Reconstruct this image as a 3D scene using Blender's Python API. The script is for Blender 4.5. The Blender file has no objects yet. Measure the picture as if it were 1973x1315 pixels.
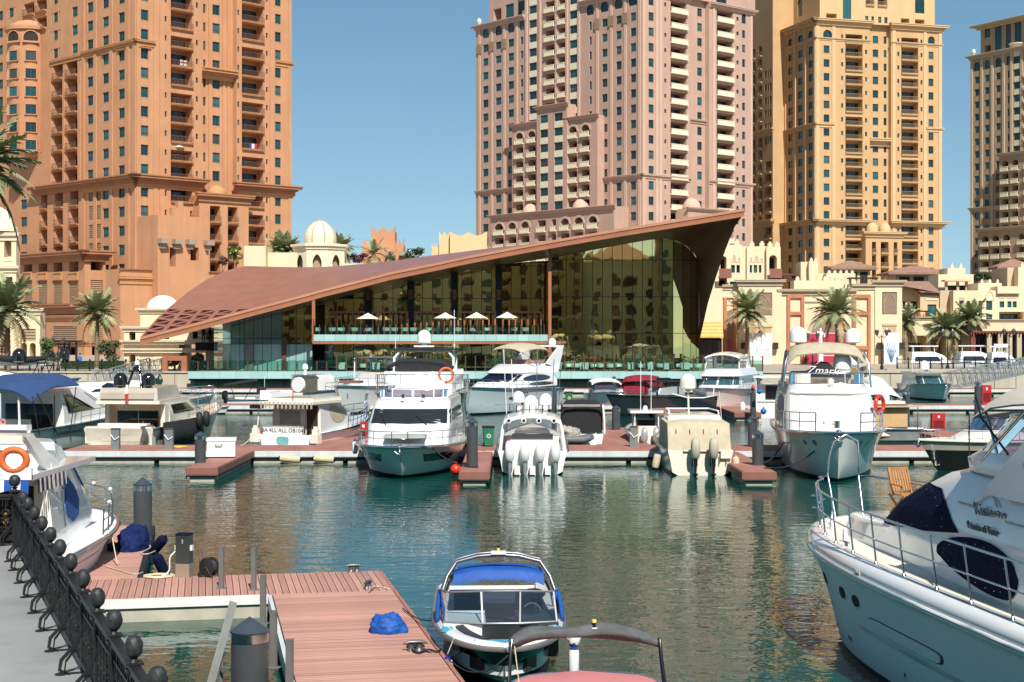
import bpy,bmesh,math,random
from math import sin,cos,pi,radians,sqrt,atan2
from mathutils import Vector,Matrix,noise
random.seed(11)
SC=bpy.context.scene
COL=SC.collection
# ---------------------------------------------------------------- camera, sky, sun, exposure
F,HX,HY,CH=3000.0,986.5,640.0,6.2
cam=bpy.data.cameras.new('camera');camo=bpy.data.objects.new('camera',cam);COL.objects.link(camo)
cam.sensor_width=36;cam.lens=36*F/1973;cam.clip_start=.3;cam.clip_end=9000
cam.shift_y=-(657.5-HY)/1973
camo.location=(0,0,CH);camo.rotation_euler=(pi/2,0,0);SC.camera=camo
SUN_EL,SUN_AZ=radians(47),radians(14)
W=bpy.data.worlds.new('World');SC.world=W;W.use_nodes=True
nt=W.node_tree;bg=nt.nodes['Background']
sky=nt.nodes.new('ShaderNodeTexSky');sky.sky_type='NISHITA';sky.sun_disc=False
sky.sun_elevation=SUN_EL;sky.sun_rotation=pi-SUN_AZ
sky.altitude=0;sky.air_density=1.0;sky.dust_density=0.3;sky.ozone_density=1.0
tcw=nt.nodes.new('ShaderNodeTexCoord');mpw=nt.nodes.new('ShaderNodeMapping');mpw.inputs['Location'].default_value=(0,0,.09)
hsw=nt.nodes.new('ShaderNodeHueSaturation');hsw.inputs['Saturation'].default_value=1.12;hsw.inputs['Hue'].default_value=.483
nt.links.new(tcw.outputs['Generated'],mpw.inputs[0]);nt.links.new(mpw.outputs[0],sky.inputs[0]);nt.links.new(sky.outputs[0],hsw.inputs['Color']);nt.links.new(hsw.outputs[0],bg.inputs[0]);bg.inputs[1].default_value=0.076
sl=bpy.data.lights.new('sun','SUN');sl.energy=4.3;sl.angle=radians(.5);sl.color=(1,.95,.87)
so=bpy.data.objects.new('sun',sl);COL.objects.link(so);so.location=(30,-60,80)
so.rotation_euler=Vector((-sin(SUN_AZ)*cos(SUN_EL),cos(SUN_AZ)*cos(SUN_EL),-sin(SUN_EL))).to_track_quat('-Z','Y').to_euler()
SC.view_settings.view_transform='Standard';SC.view_settings.look='None'
SC.view_settings.exposure=0.55;SC.view_settings.gamma=1;SC.view_settings.use_curve_mapping=False
try:
 SC.cycles.max_bounces=8;SC.cycles.transparent_max_bounces=24;SC.cycles.caustics_reflective=False;SC.cycles.caustics_refractive=False
except Exception:pass
# ---------------------------------------------------------------- helpers
def PX(px,Y):return(px-HX)*Y/F
def PZ(py,Y):return CH-(py-HY)*Y/F
def P3(px,py,Y):return Vector((PX(px,Y),Y,PZ(py,Y)))
def YW(py,z=0.):return(CH-z)*F/(py-HY)
class MB:
 def __init__(s):s.v=[];s.f=[];s.m=[]
 def face(s,pts,m=0):
  i=len(s.v);s.v+=[tuple(p)for p in pts];s.f.append(tuple(range(i,i+len(pts))));s.m.append(m)
 def raw(s,vs,fs,m=0):
  i=len(s.v);s.v+=[tuple(p)for p in vs]
  for f in fs:s.f.append(tuple(i+k for k in f));s.m.append(m)
 def box(s,x0,x1,y0,y1,z0,z1,m=0):
  v=[(x,y,z)for z in(z0,z1)for y in(y0,y1)for x in(x0,x1)]
  s.raw(v,[(0,2,3,1),(4,5,7,6),(0,1,5,4),(2,6,7,3),(0,4,6,2),(1,3,7,5)],m)
 def mbox(s,M,sx,sy,sz,m=0):
  v=[M@Vector((x*sx/2,y*sy/2,z*sz/2))for z in(-1,1)for y in(-1,1)for x in(-1,1)]
  s.raw(v,[(0,2,3,1),(4,5,7,6),(0,1,5,4),(2,6,7,3),(0,4,6,2),(1,3,7,5)],m)
 def bar(s,a,b,w,h=None,m=0):
  a=Vector(a);b=Vector(b);d=b-a
  if d.length<1e-6:return
  M=Matrix.Translation((a+b)/2)@d.to_track_quat('X','Z').to_matrix().to_4x4()
  s.mbox(M,d.length,w,h or w,m)
 def tube(s,pts,r,n=6,m=0,closed=False):
  pts=[Vector(p)for p in pts];k=len(pts);rows=[]
  rr=r if isinstance(r,(list,tuple))else[r]*k
  up=None
  for i,p in enumerate(pts):
   a=pts[(i-1)%k]if(closed or i>0)else p
   b=pts[(i+1)%k]if(closed or i<k-1)else p
   t=(b-a).normalized()if(b-a).length>1e-9 else Vector((0,0,1))
   if up is None:
    up=Vector((0,0,1))if abs(t.z)<.9 else Vector((1,0,0))
   e=t.cross(up)
   if e.length<1e-4:e=t.cross(Vector((0,1,.3)))
   e.normalize();g=e.cross(t);up=g
   rows.append([p+(e*cos(2*pi*j/n)+g*sin(2*pi*j/n))*rr[i]for j in range(n)])
  i0=len(s.v)
  for rw in rows:s.v+=[tuple(p)for p in rw]
  for i in range(k if closed else k-1):
   for j in range(n):
    a,b=i0+i*n,i0+((i+1)%k)*n
    s.f.append((a+j,a+(j+1)%n,b+(j+1)%n,b+j));s.m.append(m)
  if not closed:
   s.f.append(tuple(i0+j for j in range(n))[::-1]);s.m.append(m)
   s.f.append(tuple(i0+(k-1)*n+j for j in range(n)));s.m.append(m)
 def lathe(s,prof,c=(0,0,0),n=14,m=0,a0=0.,a1=2*pi,M=None):
  full=abs(a1-a0-2*pi)<1e-6;i0=len(s.v);cols=n if full else n+1
  for r,z in prof:
   for j in range(cols):
    a=a0+(a1-a0)*j/n
    p=Vector((r*cos(a),r*sin(a),z))
    if M is not None:p=M@p
    s.v.append((c[0]+p.x,c[1]+p.y,c[2]+p.z))
  for i in range(len(prof)-1):
   for j in range(n):
    a,b=i0+i*cols,i0+(i+1)*cols
    j2=(j+1)%cols
    s.f.append((a+j,a+j2,b+j2,b+j));s.m.append(m)
 def prism(s,poly,z0,z1,m=0,cap=True):
  n=len(poly)
  for i in range(n):
   a,b=poly[i],poly[(i+1)%n]
   s.face([(a[0],a[1],z0),(b[0],b[1],z0),(b[0],b[1],z1),(a[0],a[1],z1)],m)
  if cap:
   s.face([(p[0],p[1],z1)for p in poly],m);s.face([(p[0],p[1],z0)for p in poly][::-1],m)
 def ext(s,poly,vec,m=0):
  poly=[Vector(p)for p in poly];vec=Vector(vec);n=len(poly)
  s.face(poly[::-1],m);s.face([p+vec for p in poly],m)
  for i in range(n):
   a,b=poly[i],poly[(i+1)%n];s.face([a,b,b+vec,a+vec],m)
 def grid(s,rows,m=0,closed=False):
  i0=len(s.v);n=len(rows[0])
  for r in rows:s.v+=[tuple(p)for p in r]
  for i in range(len(rows)-1):
   for j in range(n if closed else n-1):
    a,b=i0+i*n,i0+(i+1)*n
    s.f.append((a+j,a+(j+1)%n,b+(j+1)%n,b+j));s.m.append(m)
 def mesh(s,name,mats,smooth=0,weld=None):
  me=bpy.data.meshes.new(name);me.from_pydata(s.v,[],s.f)
  for q in(mats if isinstance(mats,(list,tuple))else[mats]):me.materials.append(q)
  if any(s.m):me.polygons.foreach_set('material_index',s.m)
  if smooth:
   bm=bmesh.new();bm.from_mesh(me)
   bmesh.ops.remove_doubles(bm,verts=bm.verts,dist=weld or 1e-4)
   bmesh.ops.recalc_face_normals(bm,faces=bm.faces)
   bm.to_mesh(me);bm.free()
   me.shade_smooth();me.set_sharp_from_angle(angle=radians(smooth))
  me.update()
  return me
 def build(s,name,mats,parent=None,smooth=0,loc=None,rz=0.,weld=None):
  return put(name,s.mesh(name,mats,smooth,weld),parent,loc,rz)
def put(name,me,parent=None,loc=None,rz=0.):
 o=bpy.data.objects.new(name,me);COL.objects.link(o)
 if parent is not None:o.parent=parent
 if loc is not None:o.location=loc
 if rz:o.rotation_euler=(0,0,rz)
 return o
def thing(name,label,cat,loc=(0,0,0),rz=0.,group=None):
 o=bpy.data.objects.new(name,None);COL.objects.link(o);o.location=loc;o.rotation_euler=(0,0,rz)
 o.empty_display_size=.2
 return tag(o,label,cat,group)
def tag(o,label,cat,group=None):
 o['label']=label;o['category']=cat
 if group:o['group']=group
 return o
def structure(o):o['kind']='structure';return o
def stuff(o):o['kind']='stuff';return o
def kids(o):return[c for c in o.children]
def dup(o,loc,rz=None,label=None,parent=None):
 c=o.copy();COL.objects.link(c)
 if parent is not None:c.parent=parent
 if loc is not None:c.location=loc
 if rz is not None:c.rotation_euler=(0,0,rz)
 if label:c['label']=label
 for k in kids(o):dup(k,None,None,None,c)
 return c
MATS={}
def pm(name,col,rough=.6,metal=0.,var=.12,scale=1.5,bump=0.,bscale=30.,streak=0.,rnd=0.,spec=.4,coat=0.,trans=0.,emit=None,stretch=(1,1,1),dirt=None,dirtcol=(.05,.04,.03)):
 if name in MATS:return MATS[name]
 m=bpy.data.materials.new(name);m.use_nodes=True;t=m.node_tree;b=t.nodes['Principled BSDF'];L=t.links.new
 b.inputs['Roughness'].default_value=rough;b.inputs['Metallic'].default_value=metal
 b.inputs['Specular IOR Level'].default_value=spec;b.inputs['Coat Weight'].default_value=coat
 b.inputs['Coat Roughness'].default_value=.06
 tc=t.nodes.new('ShaderNodeTexCoord');mp=t.nodes.new('ShaderNodeMapping');mp.inputs['Scale'].default_value=stretch
 L(tc.outputs['Object'],mp.inputs[0])
 cur=None
 def mixcol(a,fac,colB,typ='MIX'):
  x=t.nodes.new('ShaderNodeMix');x.data_type='RGBA';x.blend_type=typ
  if isinstance(fac,float):x.inputs[0].default_value=fac
  else:L(fac,x.inputs[0])
  if hasattr(a,'links')or hasattr(a,'is_linked'):L(a,x.inputs[6])
  else:x.inputs[6].default_value=(*a,1)
  if hasattr(colB,'is_linked'):L(colB,x.inputs[7])
  else:x.inputs[7].default_value=(*colB,1)
  return x.outputs[2]
 def noise(sc,det=4,vec=None,ro=.6):
  n=t.nodes.new('ShaderNodeTexNoise');n.inputs['Scale'].default_value=sc;n.inputs['Detail'].default_value=det;n.inputs['Roughness'].default_value=ro
  L(vec or mp.outputs[0],n.inputs['Vector']);return n.outputs['Fac']
 def ramp(f,a,bb):
  r=t.nodes.new('ShaderNodeMapRange');r.inputs[1].default_value=a;r.inputs[2].default_value=bb;L(f,r.inputs[0]);return r.outputs[0]
 lo=tuple(max(0,c*(1-var))for c in col);hi=tuple(min(1,c*(1+var))for c in col)
 cur=mixcol(lo,ramp(noise(scale),.3,.7),hi)
 if streak:
  m2=t.nodes.new('ShaderNodeMapping');m2.inputs['Scale'].default_value=(1.3,1.3,.07);L(tc.outputs['Object'],m2.inputs[0])
  cur=mixcol(cur,ramp(noise(1.,5,m2.outputs[0]),.45,.8),tuple(c*(1-streak)for c in col))
 if dirt:
  cur=mixcol(cur,ramp(noise(dirt,6),.58,.85),dirtcol)
 if rnd:
  oi=t.nodes.new('ShaderNodeObjectInfo');hv=t.nodes.new('ShaderNodeHueSaturation')
  L(ramp(oi.outputs['Random'],0,1),hv.inputs['Value'])
  r=hv.inputs['Value'].links[0].from_node;r.inputs[3].default_value=1-rnd;r.inputs[4].default_value=1+rnd
  L(cur,hv.inputs['Color']);cur=hv.outputs[0]
 L(cur,b.inputs['Base Color'])
 if bump:
  bn=t.nodes.new('ShaderNodeBump');bn.inputs['Strength'].default_value=1;bn.inputs['Distance'].default_value=bump
  L(noise(bscale,3),bn.inputs['Height']);L(bn.outputs[0],b.inputs['Normal'])
 if trans:b.inputs['Transmission Weight'].default_value=trans
 if emit:b.inputs['Emission Color'].default_value=(*emit[:3],1);b.inputs['Emission Strength'].default_value=emit[3]
 MATS[name]=m;return m
def clearglass(name,tint=(.75,.9,.86),refl=.06,rough=.02):
 m=bpy.data.materials.new(name);m.use_nodes=True;t=m.node_tree;t.nodes.remove(t.nodes['Principled BSDF']);L=t.links.new
 tr=t.nodes.new('ShaderNodeBsdfTransparent');tr.inputs[0].default_value=(*tint,1)
 gl=t.nodes.new('ShaderNodeBsdfGlossy');gl.inputs[0].default_value=(.9,.95,.95,1);gl.inputs['Roughness'].default_value=rough
 fr=t.nodes.new('ShaderNodeFresnel');fr.inputs[0].default_value=1.5
 ad=t.nodes.new('ShaderNodeMath');ad.operation='ADD';ad.use_clamp=True;ad.inputs[1].default_value=refl;L(fr.outputs[0],ad.inputs[0])
 mx=t.nodes.new('ShaderNodeMixShader');L(ad.outputs[0],mx.inputs[0]);L(tr.outputs[0],mx.inputs[1]);L(gl.outputs[0],mx.inputs[2])
 L(mx.outputs[0],t.nodes['Material Output'].inputs[0]);return m
def windowglass(name,cols,rough=.04):
 """dark tinted glass, colour picked per window"""
 m=bpy.data.materials.new(name);m.use_nodes=True;t=m.node_tree;b=t.nodes['Principled BSDF'];L=t.links.new
 oi=t.nodes.new('ShaderNodeObjectInfo');cr=t.nodes.new('ShaderNodeValToRGB');cr.color_ramp.interpolation='CONSTANT'
 e=cr.color_ramp.elements
 while len(e)<len(cols):e.new(1)
 for i,c in enumerate(cols):e[i].position=i/len(cols);e[i].color=(*c,1)
 L(oi.outputs['Random'],cr.inputs[0]);L(cr.outputs[0],b.inputs['Base Color'])
 b.inputs['Roughness'].default_value=rough;b.inputs['Specular IOR Level'].default_value=.7
 return m
def wavymirror(name,tint,wob=.02,scale=.35,rough=.015):
 """coated reflective curtain-wall glass; every pane bows a little differently"""
 m=bpy.data.materials.new(name);m.use_nodes=True;t=m.node_tree;b=t.nodes['Principled BSDF'];L=t.links.new
 b.inputs['Base Color'].default_value=(*tint,1);b.inputs['Metallic'].default_value=1;b.inputs['Roughness'].default_value=rough
 g=t.nodes.new('ShaderNodeNewGeometry');oi=t.nodes.new('ShaderNodeObjectInfo');c=t.nodes.new('ShaderNodeCombineXYZ')
 mu=t.nodes.new('ShaderNodeMath');mu.operation='MULTIPLY';mu.inputs[1].default_value=40;L(oi.outputs['Random'],mu.inputs[0]);L(mu.outputs[0],c.inputs[1])
 ad=t.nodes.new('ShaderNodeVectorMath');ad.operation='ADD';L(g.outputs['Position'],ad.inputs[0]);L(c.outputs[0],ad.inputs[1])
 n=t.nodes.new('ShaderNodeTexNoise');n.inputs['Scale'].default_value=scale;n.inputs['Detail'].default_value=1;L(ad.outputs[0],n.inputs['Vector'])
 bn=t.nodes.new('ShaderNodeBump');bn.inputs['Strength'].default_value=1;bn.inputs['Distance'].default_value=wob;L(n.outputs['Fac'],bn.inputs['Height']);L(bn.outputs[0],b.inputs['Normal'])
 return m
ORANGE=pm('orange_plaster',(.52,.26,.135),.85,var=.10,scale=.25,streak=.14)
ORANGE2=pm('orange_trim',(.53,.26,.115),.8,var=.08,scale=.4,streak=.2)
TERRA=pm('terracotta_cornice',(.38,.17,.085),.8,var=.12,scale=.5)
PINK=pm('pink_stone',(.48,.312,.24),.85,var=.08,scale=.25,streak=.13)
PINK2=pm('pink_trim',(.55,.38,.295),.8,var=.06,scale=.4)
CREAMB=pm('cream_balustrade',(.72,.64,.47),.8,var=.06,scale=.8)
YELLOW=pm('ochre_plaster',(.53,.335,.165),.85,var=.08,scale=.25,streak=.10)
YELLOW2=pm('ochre_trim',(.59,.40,.21),.8,var=.06,scale=.4)
SAND=pm('sand_plaster',(.41,.29,.185),.85,var=.08,scale=.3,streak=.12)
SAND2=pm('sand_trim',(.52,.41,.28),.8,var=.06,scale=.4)
CREAM=pm('cream_plaster',(.74,.60,.40),.85,var=.06,scale=.35,streak=.12)
CREAM2=pm('pale_cream',(.76,.66,.48),.85,var=.05,scale=.5,streak=.1)
LOUVER=pm('louvre_bronze',(.30,.20,.115),.6,var=.1,scale=2)
TILE=pm('clay_roof_tile',(.30,.17,.12),.8,var=.2,scale=2,bump=.05,bscale=8)
DARKIN=pm('dark_interior',(.03,.022,.018),.8,var=.2)
FRAMEG=pm('green_frame',(.03,.10,.10),.5,var=.05)
RAILM=pm('brown_metal',(.16,.085,.06),.5,var=.1)
WING=windowglass('tower_window_glass',[(.008,.035,.04),(.014,.07,.075),(.008,.02,.025),(.02,.11,.115),(.01,.05,.06),(.015,.018,.016),(.06,.12,.115),(.009,.03,.034),(.05,.052,.042),(.014,.06,.068)])
DOORG=windowglass('door_glass',[(.008,.012,.014),(.015,.03,.03),(.03,.025,.02)])
WHITE=pm('white_gelcoat',(.80,.80,.78),.25,var=.03,scale=.8,coat=.5,streak=.05)
# ---------------------------------------------------------------- water, land
def water_mat():
 m=bpy.data.materials.new('harbour_water');m.use_nodes=True;t=m.node_tree;b=t.nodes['Principled BSDF'];L=t.links.new
 b.inputs['Base Color'].default_value=(.0025,.052,.038,1);b.inputs['Roughness'].default_value=.03;b.inputs['IOR'].default_value=1.333;b.inputs['Specular IOR Level'].default_value=.5
 g=t.nodes.new('ShaderNodeNewGeometry')
 def nz(sx,sy,sc,det,rough=.5):
  mp=t.nodes.new('ShaderNodeMapping');mp.inputs['Scale'].default_value=(sx,sy,1);mp.inputs['Rotation'].default_value=(0,0,.25);L(g.outputs['Position'],mp.inputs[0])
  n=t.nodes.new('ShaderNodeTexNoise');n.inputs['Scale'].default_value=sc;n.inputs['Detail'].default_value=det;n.inputs['Roughness'].default_value=rough;L(mp.outputs[0],n.inputs['Vector']);return n.outputs['Fac']
 a=nz(.8,1.3,1.5,3,.55);c=nz(1,1.2,.35,2);big=nz(1,1,.05,2)
 w1=t.nodes.new('ShaderNodeMath');w1.operation='MULTIPLY_ADD';w1.inputs[1].default_value=1.2;L(c,w1.inputs[0]);L(a,w1.inputs[2])
 r=t.nodes.new('ShaderNodeMapRange');r.inputs[1].default_value=.35;r.inputs[2].default_value=.65;r.inputs[3].default_value=.010;r.inputs[4].default_value=.042;L(big,r.inputs[0])
 bn=t.nodes.new('ShaderNodeBump');bn.inputs['Strength'].default_value=1.;L(r.outputs[0],bn.inputs['Distance']);L(w1.outputs[0],bn.inputs['Height']);L(bn.outputs[0],b.inputs['Normal'])
 return m
WATERM=water_mat()
GZ=2.0
QY=161.6
b=MB();b.face([(-700,-160,0),(700,-160,0),(700,300,0),(-700,300,0)]);structure(b.build('water',WATERM))
CONC=pm('quay_concrete',(.50,.44,.34),.85,var=.12,scale=.4,streak=.25)
PAVE=pm('paving',(.40,.33,.26),.9,var=.1,scale=.3)
b=MB();b.prism([(-900,QY+.4),(41,QY+.4),(41,173.4),(900,173.4),(900,185),(55,185),(55,231),(900,231),(900,7000),(-900,7000)],-3,GZ);structure(b.build('ground',PAVE))
# quay wall: a row of precast panels
t=thing('quay_wall','cream concrete quay wall of precast panels under the restaurant terrace','wall',(0,QY,0))
for k in range(46):
 x0=-62+k*2.25
 b=MB();b.box(x0+.03,x0+2.22,0,.38,-1,1.95,0);b.box(x0+.9,x0+1.3,-.03,0,.4,1.2,0)if k%7==3 else None;b.build('panel',CONC,t)
b=MB();b.box(-62,41.5,-.12,.5,1.95,2.12);b.build('coping',CONC,t)
t=thing('quay_wall','grey stone quay wall under the black railing on the right','wall',(0,173,0))
for k in range(30):
 x0=41.6+k*2.4
 b=MB();b.box(x0+.03,x0+2.37,0,.38,-1,1.7,0);b.build('panel',CONC,t)
b=MB();b.box(41.6,114,-.15,.5,1.7,2.1);b.build('coping',CONC,t)
# ---------------------------------------------------------------- facades
MESHES={}
def cached(key,fn):
 if key not in MESHES:MESHES[key]=fn()
 return MESHES[key]
def arcpts(w,h,n=10):
 """round-headed opening outline from bottom left, over the head, to bottom right (x, z)"""
 r=w/2;pts=[(0,0)]
 for i in range(n+1):
  a=pi-pi*i/n;pts.append((r+r*cos(a),max(h-r,.02)+min(r,h)*sin(a)))
 return pts+[(w,0)]
def window_mesh(w,h,fm,gm,arch=False,sill=True,panes=2):
 def mk():
  b=MB();t=.09 if w>.8 else .06
  if arch:
   pts=arcpts(w,h);b.face([(x,.16,z)for x,z in pts],1)
   for p,q in zip(pts[:-1],pts[1:]):b.bar((p[0],.12,p[1]),(q[0],.12,q[1]),.1,.14,0)
   b.box(0,w,.08,.16,h-w/2-.05,h-w/2+.05,0)
  else:
   b.face([(0,.17,0),(w,.17,0),(w,.17,h),(0,.17,h)],1)
   b.box(0,w,.08,.165,0,t);b.box(0,w,.08,.165,h-t,h);b.box(0,t,.08,.165,t,h-t);b.box(w-t,w,.08,.165,t,h-t)
   if h>1.6:b.box(t,w-t,.1,.165,h*.3,h*.3+.06)
  for k in range(1,panes):b.box(w*k/panes-.035,w*k/panes+.035,.1,.166,t,h-t if not arch else h-.15)
  if sill:b.box(-.08,w+.08,-.12,.0,-.14,0,2)
  return b.mesh('window',[fm,gm,sill if sill is not True else fm])
 return cached(('win',round(w,1),round(h,1),fm.name,gm.name,arch,bool(sill),panes),mk)
def railing_mesh(w,style,mats):
 """balcony slab edge (m0); its balustrade is built apart"""
 def mk():
  b=MB()
  if style=='solid':
   b.box(-.1,w+.1,-.5,-.32,.05,.95,0);b.box(-.16,w+.16,-.56,-.26,.95,1.1,0);b.box(-.16,w+.16,-.6,0,-.2,.05,0)
   for k in range(int(w/.8)+1):b.box(k*.8-.05,k*.8+.12,-.54,-.5,.05,.95,0)
  else:
   b.box(-.05,w+.05,-.37,-.3,1.0,1.07,0);b.box(-.05,w+.05,-.36,-.31,.1,.15,0)
   n=max(3,int(w/.28))
   for k in range(n+1):b.box(w*k/n-.03,w*k/n+.03,-.355,-.315,.1,1.02,0)
  return b.mesh('balustrade',mats)
 return cached(('rail',round(w,1),style,mats[0].name),mk)
def slab_mesh(w,mat):
 def mk():
  b=MB();b.box(-.05,w+.05,-.42,0,-.28,.0,0);b.box(-.05,w+.05,-.5,0,-.1,0.02,0);return b.mesh('balcony',mat)
 return cached(('slab',round(w,1),mat.name),mk)
class Face:
 """one side of a building: P0 = foot of its near corner (world xy), d = direction of growing u"""
 def __init__(s,root,P0,ang,mats):
  s.root=root;s.o=Vector((root.location.x,root.location.y));s.P0=Vector(P0);s.d=Vector((cos(ang),sin(ang)));s.n=Vector((s.d.y,-s.d.x));s.ang=ang
  s.wall,s.trim,s.frame,s.glass=mats[:4];s.rail=mats[4]if len(mats)>4 else RAILM;s.rails=mats[5]if len(mats)>5 else 'bars';s.low=(-1,0)
 def u(s,px,w=0.):
  p=s.P0+s.n*w;k=(px-HX)/F
  return(k*p.y-p.x)/(s.d.x-k*s.d.y)
 def Y(s,px,w=0.):return(s.P0+s.n*w+s.d*s.u(px,w)).y
 def z(s,px,py,w=0.):return PZ(py,s.Y(px,w))
 def L(s,u,w,z):
  p=s.P0+s.d*u+s.n*w-s.o;return(p.x,p.y,z)
 def ob(s,b,u0,u1,w0,w1,z0,z1,m=0):
  v=[s.L(u,w,z)for z in(z0,z1)for w in(w1,w0)for u in(u0,u1)]
  b.raw(v,[(0,2,3,1),(4,5,7,6),(0,1,5,4),(2,6,7,3),(0,4,6,2),(1,3,7,5)],m)
 def panel(s,u0,u1,w,z0,z1,ops,wall=None):
  """wall sheet with real openings; ops = (u0,u1,z0,z1,kind,extra)"""
  b=MB();W_=w
  ops=[o for o in ops if o[3]<=z1+.01 and o[2]>=z0-.01 and o[0]>u0-.01 and o[1]<u1+.01]
  us=sorted({round(x,3)for o in ops for x in o[:2]}|{round(u0,3),round(u1,3)})
  for a,c in zip(us[:-1],us[1:]):
   mid=(a+c)/2;seg=sorted([(o[2],o[3])for o in ops if o[0]<mid<o[1]]);zc=z0
   for p,q in seg:
    if p>zc+1e-3:b.face([s.L(a,w,zc),s.L(c,w,zc),s.L(c,w,p),s.L(a,w,p)])
    zc=max(zc,q)
   if zc<z1-1e-3:b.face([s.L(a,w,zc),s.L(c,w,zc),s.L(c,w,z1),s.L(a,w,z1)])
  for o in ops:
   a,c,p,q,kind=o[:5];deep={'bal':2.0,'balarch':2.0,'log':2.6,'logarch':2.6,'lou':.22}.get(kind,.28);ww=w-deep
   mb=1 if deep>1 else 0
   b.face([s.L(a,w,p),s.L(c,w,p),s.L(c,ww,p),s.L(a,ww,p)],0);b.face([s.L(a,w,q),s.L(a,ww,q),s.L(c,ww,q),s.L(c,w,q)],0)
   b.face([s.L(a,w,p),s.L(a,ww,p),s.L(a,ww,q),s.L(a,w,q)],0);b.face([s.L(c,w,p),s.L(c,w,q),s.L(c,ww,q),s.L(c,ww,p)],0)
   if deep>1 or kind=='lou':b.face([s.L(a,ww,p),s.L(c,ww,p),s.L(c,ww,q),s.L(a,ww,q)],0)
   if 'arch' in kind and kind!='arch':
    n=10;r=(c-a)/2;zs=q-r
    for i in range(n):
     a1,a2=pi-pi*i/n,pi-pi*(i+1)/n
     x1,x2=a+r+r*cos(a1),a+r+r*cos(a2);h1,h2=zs+r*sin(a1),zs+r*sin(a2)
     b.face([s.L(x1,w-.003,h1),s.L(x2,w-.003,h2),s.L(x2,w-.003,q),s.L(x1,w-.003,q)],0)
   if kind=='arch':
    n=8;r=(c-a)/2;zs=q-r
    for i in range(n):
     a1,a2=pi-pi*i/n,pi-pi*(i+1)/n
     x1,x2=a+r+r*cos(a1),a+r+r*cos(a2);h1,h2=zs+r*sin(a1),zs+r*sin(a2)
     b.face([s.L(x1,w-.003,h1),s.L(x2,w-.003,h2),s.L(x2,w-.003,q),s.L(x1,w-.003,q)],0)
  o_=b.build('wall',[wall or s.wall],s.root)
  for o in ops:s.fill(o,W_)
  return o_
 def place(s,name,me,u,w,z):
  return put(name,me,s.root,s.L(u,w,z),s.ang)
 def fill(s,o,w):
  a,c,p,q,kind=o[:5];wd=c-a;h=q-p;ex=o[5]if len(o)>5 else None
  if kind in('win','small','arch'):
   s.place('window',window_mesh(round(wd,1),round(h,1),s.frame,s.glass,kind=='arch',s.trim if kind=='win' else None,2 if wd>1 else 1),a,w-.1,p)
  elif kind=='lou':
   def mk():
    b=MB();n=int(h/.35)
    for k in range(n):b.raw([(0,.02,k*h/n),(wd,.02,k*h/n),(wd,.14,(k+.8)*h/n),(0,.14,(k+.8)*h/n)],[(0,1,2,3)])
    b.box(-.05,.06,-.02,.1,0,h);b.box(wd-.06,wd+.05,-.02,.1,0,h)
    return b.mesh('louvre',LOUVER)
   s.place('louvre',cached(('lou',round(wd,1),round(h,1)),mk),a,w-.05,p)
  else:
   deep=2.0 if kind.startswith('bal')else 2.6
   dw=wd*.9  # dark glazed door, widened so its colour adds shade to the recess
   s.place('balcony_door',window_mesh(round(dw,1),round(min(h-.35,2.4),1),DARKIN,DOORG,False,None,3),a+.05*wd,w-deep+.2,p+.03)
   if kind.startswith('bal')and not(ex=='norail'):
    r=s.place('balcony',slab_mesh(wd,s.trim),a,w,p+.0)
    k=put('balustrade',railing_mesh(wd,s.rails,[s.rail]),r)
 def cornice(s,u0,u1,z,h,pr,w=0.,mat=None,name='cornice',e0=0.,e1=0.):
  """stepped moulding with its top at z + h"""
  b=MB();st=[(0,.42,.35),(.42,.62,.6),(.62,.86,1.0),(.86,1,1.12)]
  for a,c,p in st:s.ob(b,u0-e0*p*pr,u1+e1*p*pr,w-.05,w+pr*p,z+h*a,z+h*c)
  return b.build(name,mat or s.trim,s.root)
 def strips(s,us,z0,z1,wd,w,pr=.22,mat=None,name='pilaster'):
  for u in us:
   b=MB();s.ob(b,u-wd/2,u+wd/2,w-.02,w+pr,z0,z1);b.build(name,mat or s.trim,s.root)
 def cols(s,spec,zb,fl,w=0.,limits=None):
  """openings for columns of (px0, px1, kind, dz, h, i0, i1)"""
  r=[]
  for c in spec:
   a,e=s.u(c[0],w),s.u(c[1],w)
   for i in range(c[5],c[6]+1):
    z=zb+fl*i+c[3]-(s.low[1]if i<=s.low[0]else 0);h=c[4]
    k=c[2]
    if k=='bal3':k='bal';h=c[4]-(1.15 if i%3==0 else 0)
    r.append((a,e,z,z+h,k))
  return r
 def back(s,u0,u1,z0,z1,dep,w=0.,mat=None,corner=False):
  """roof and far sides behind this face, so the block is solid from any side"""
  b=MB();P=[s.L(u0,w,0),s.L(u1,w,0),s.L(u1,w-dep,0),s.L(u0,w-dep,0)]
  b.face([(p[0],p[1],z1)for p in P])
  for i in((1,2)if corner else(1,2,3)):
   p,q=P[i],P[(i+1)%4];b.face([(p[0],p[1],z0),(q[0],q[1],z0),(q[0],q[1],z1),(p[0],p[1],z1)])
  return b.build('rear_wall',mat or s.wall,s.root)
def tower(name,label,px,D,th):
 t=thing(name,label,'tower',(PX(px,D),D,0));return t,(PX(px,D),D)
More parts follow.
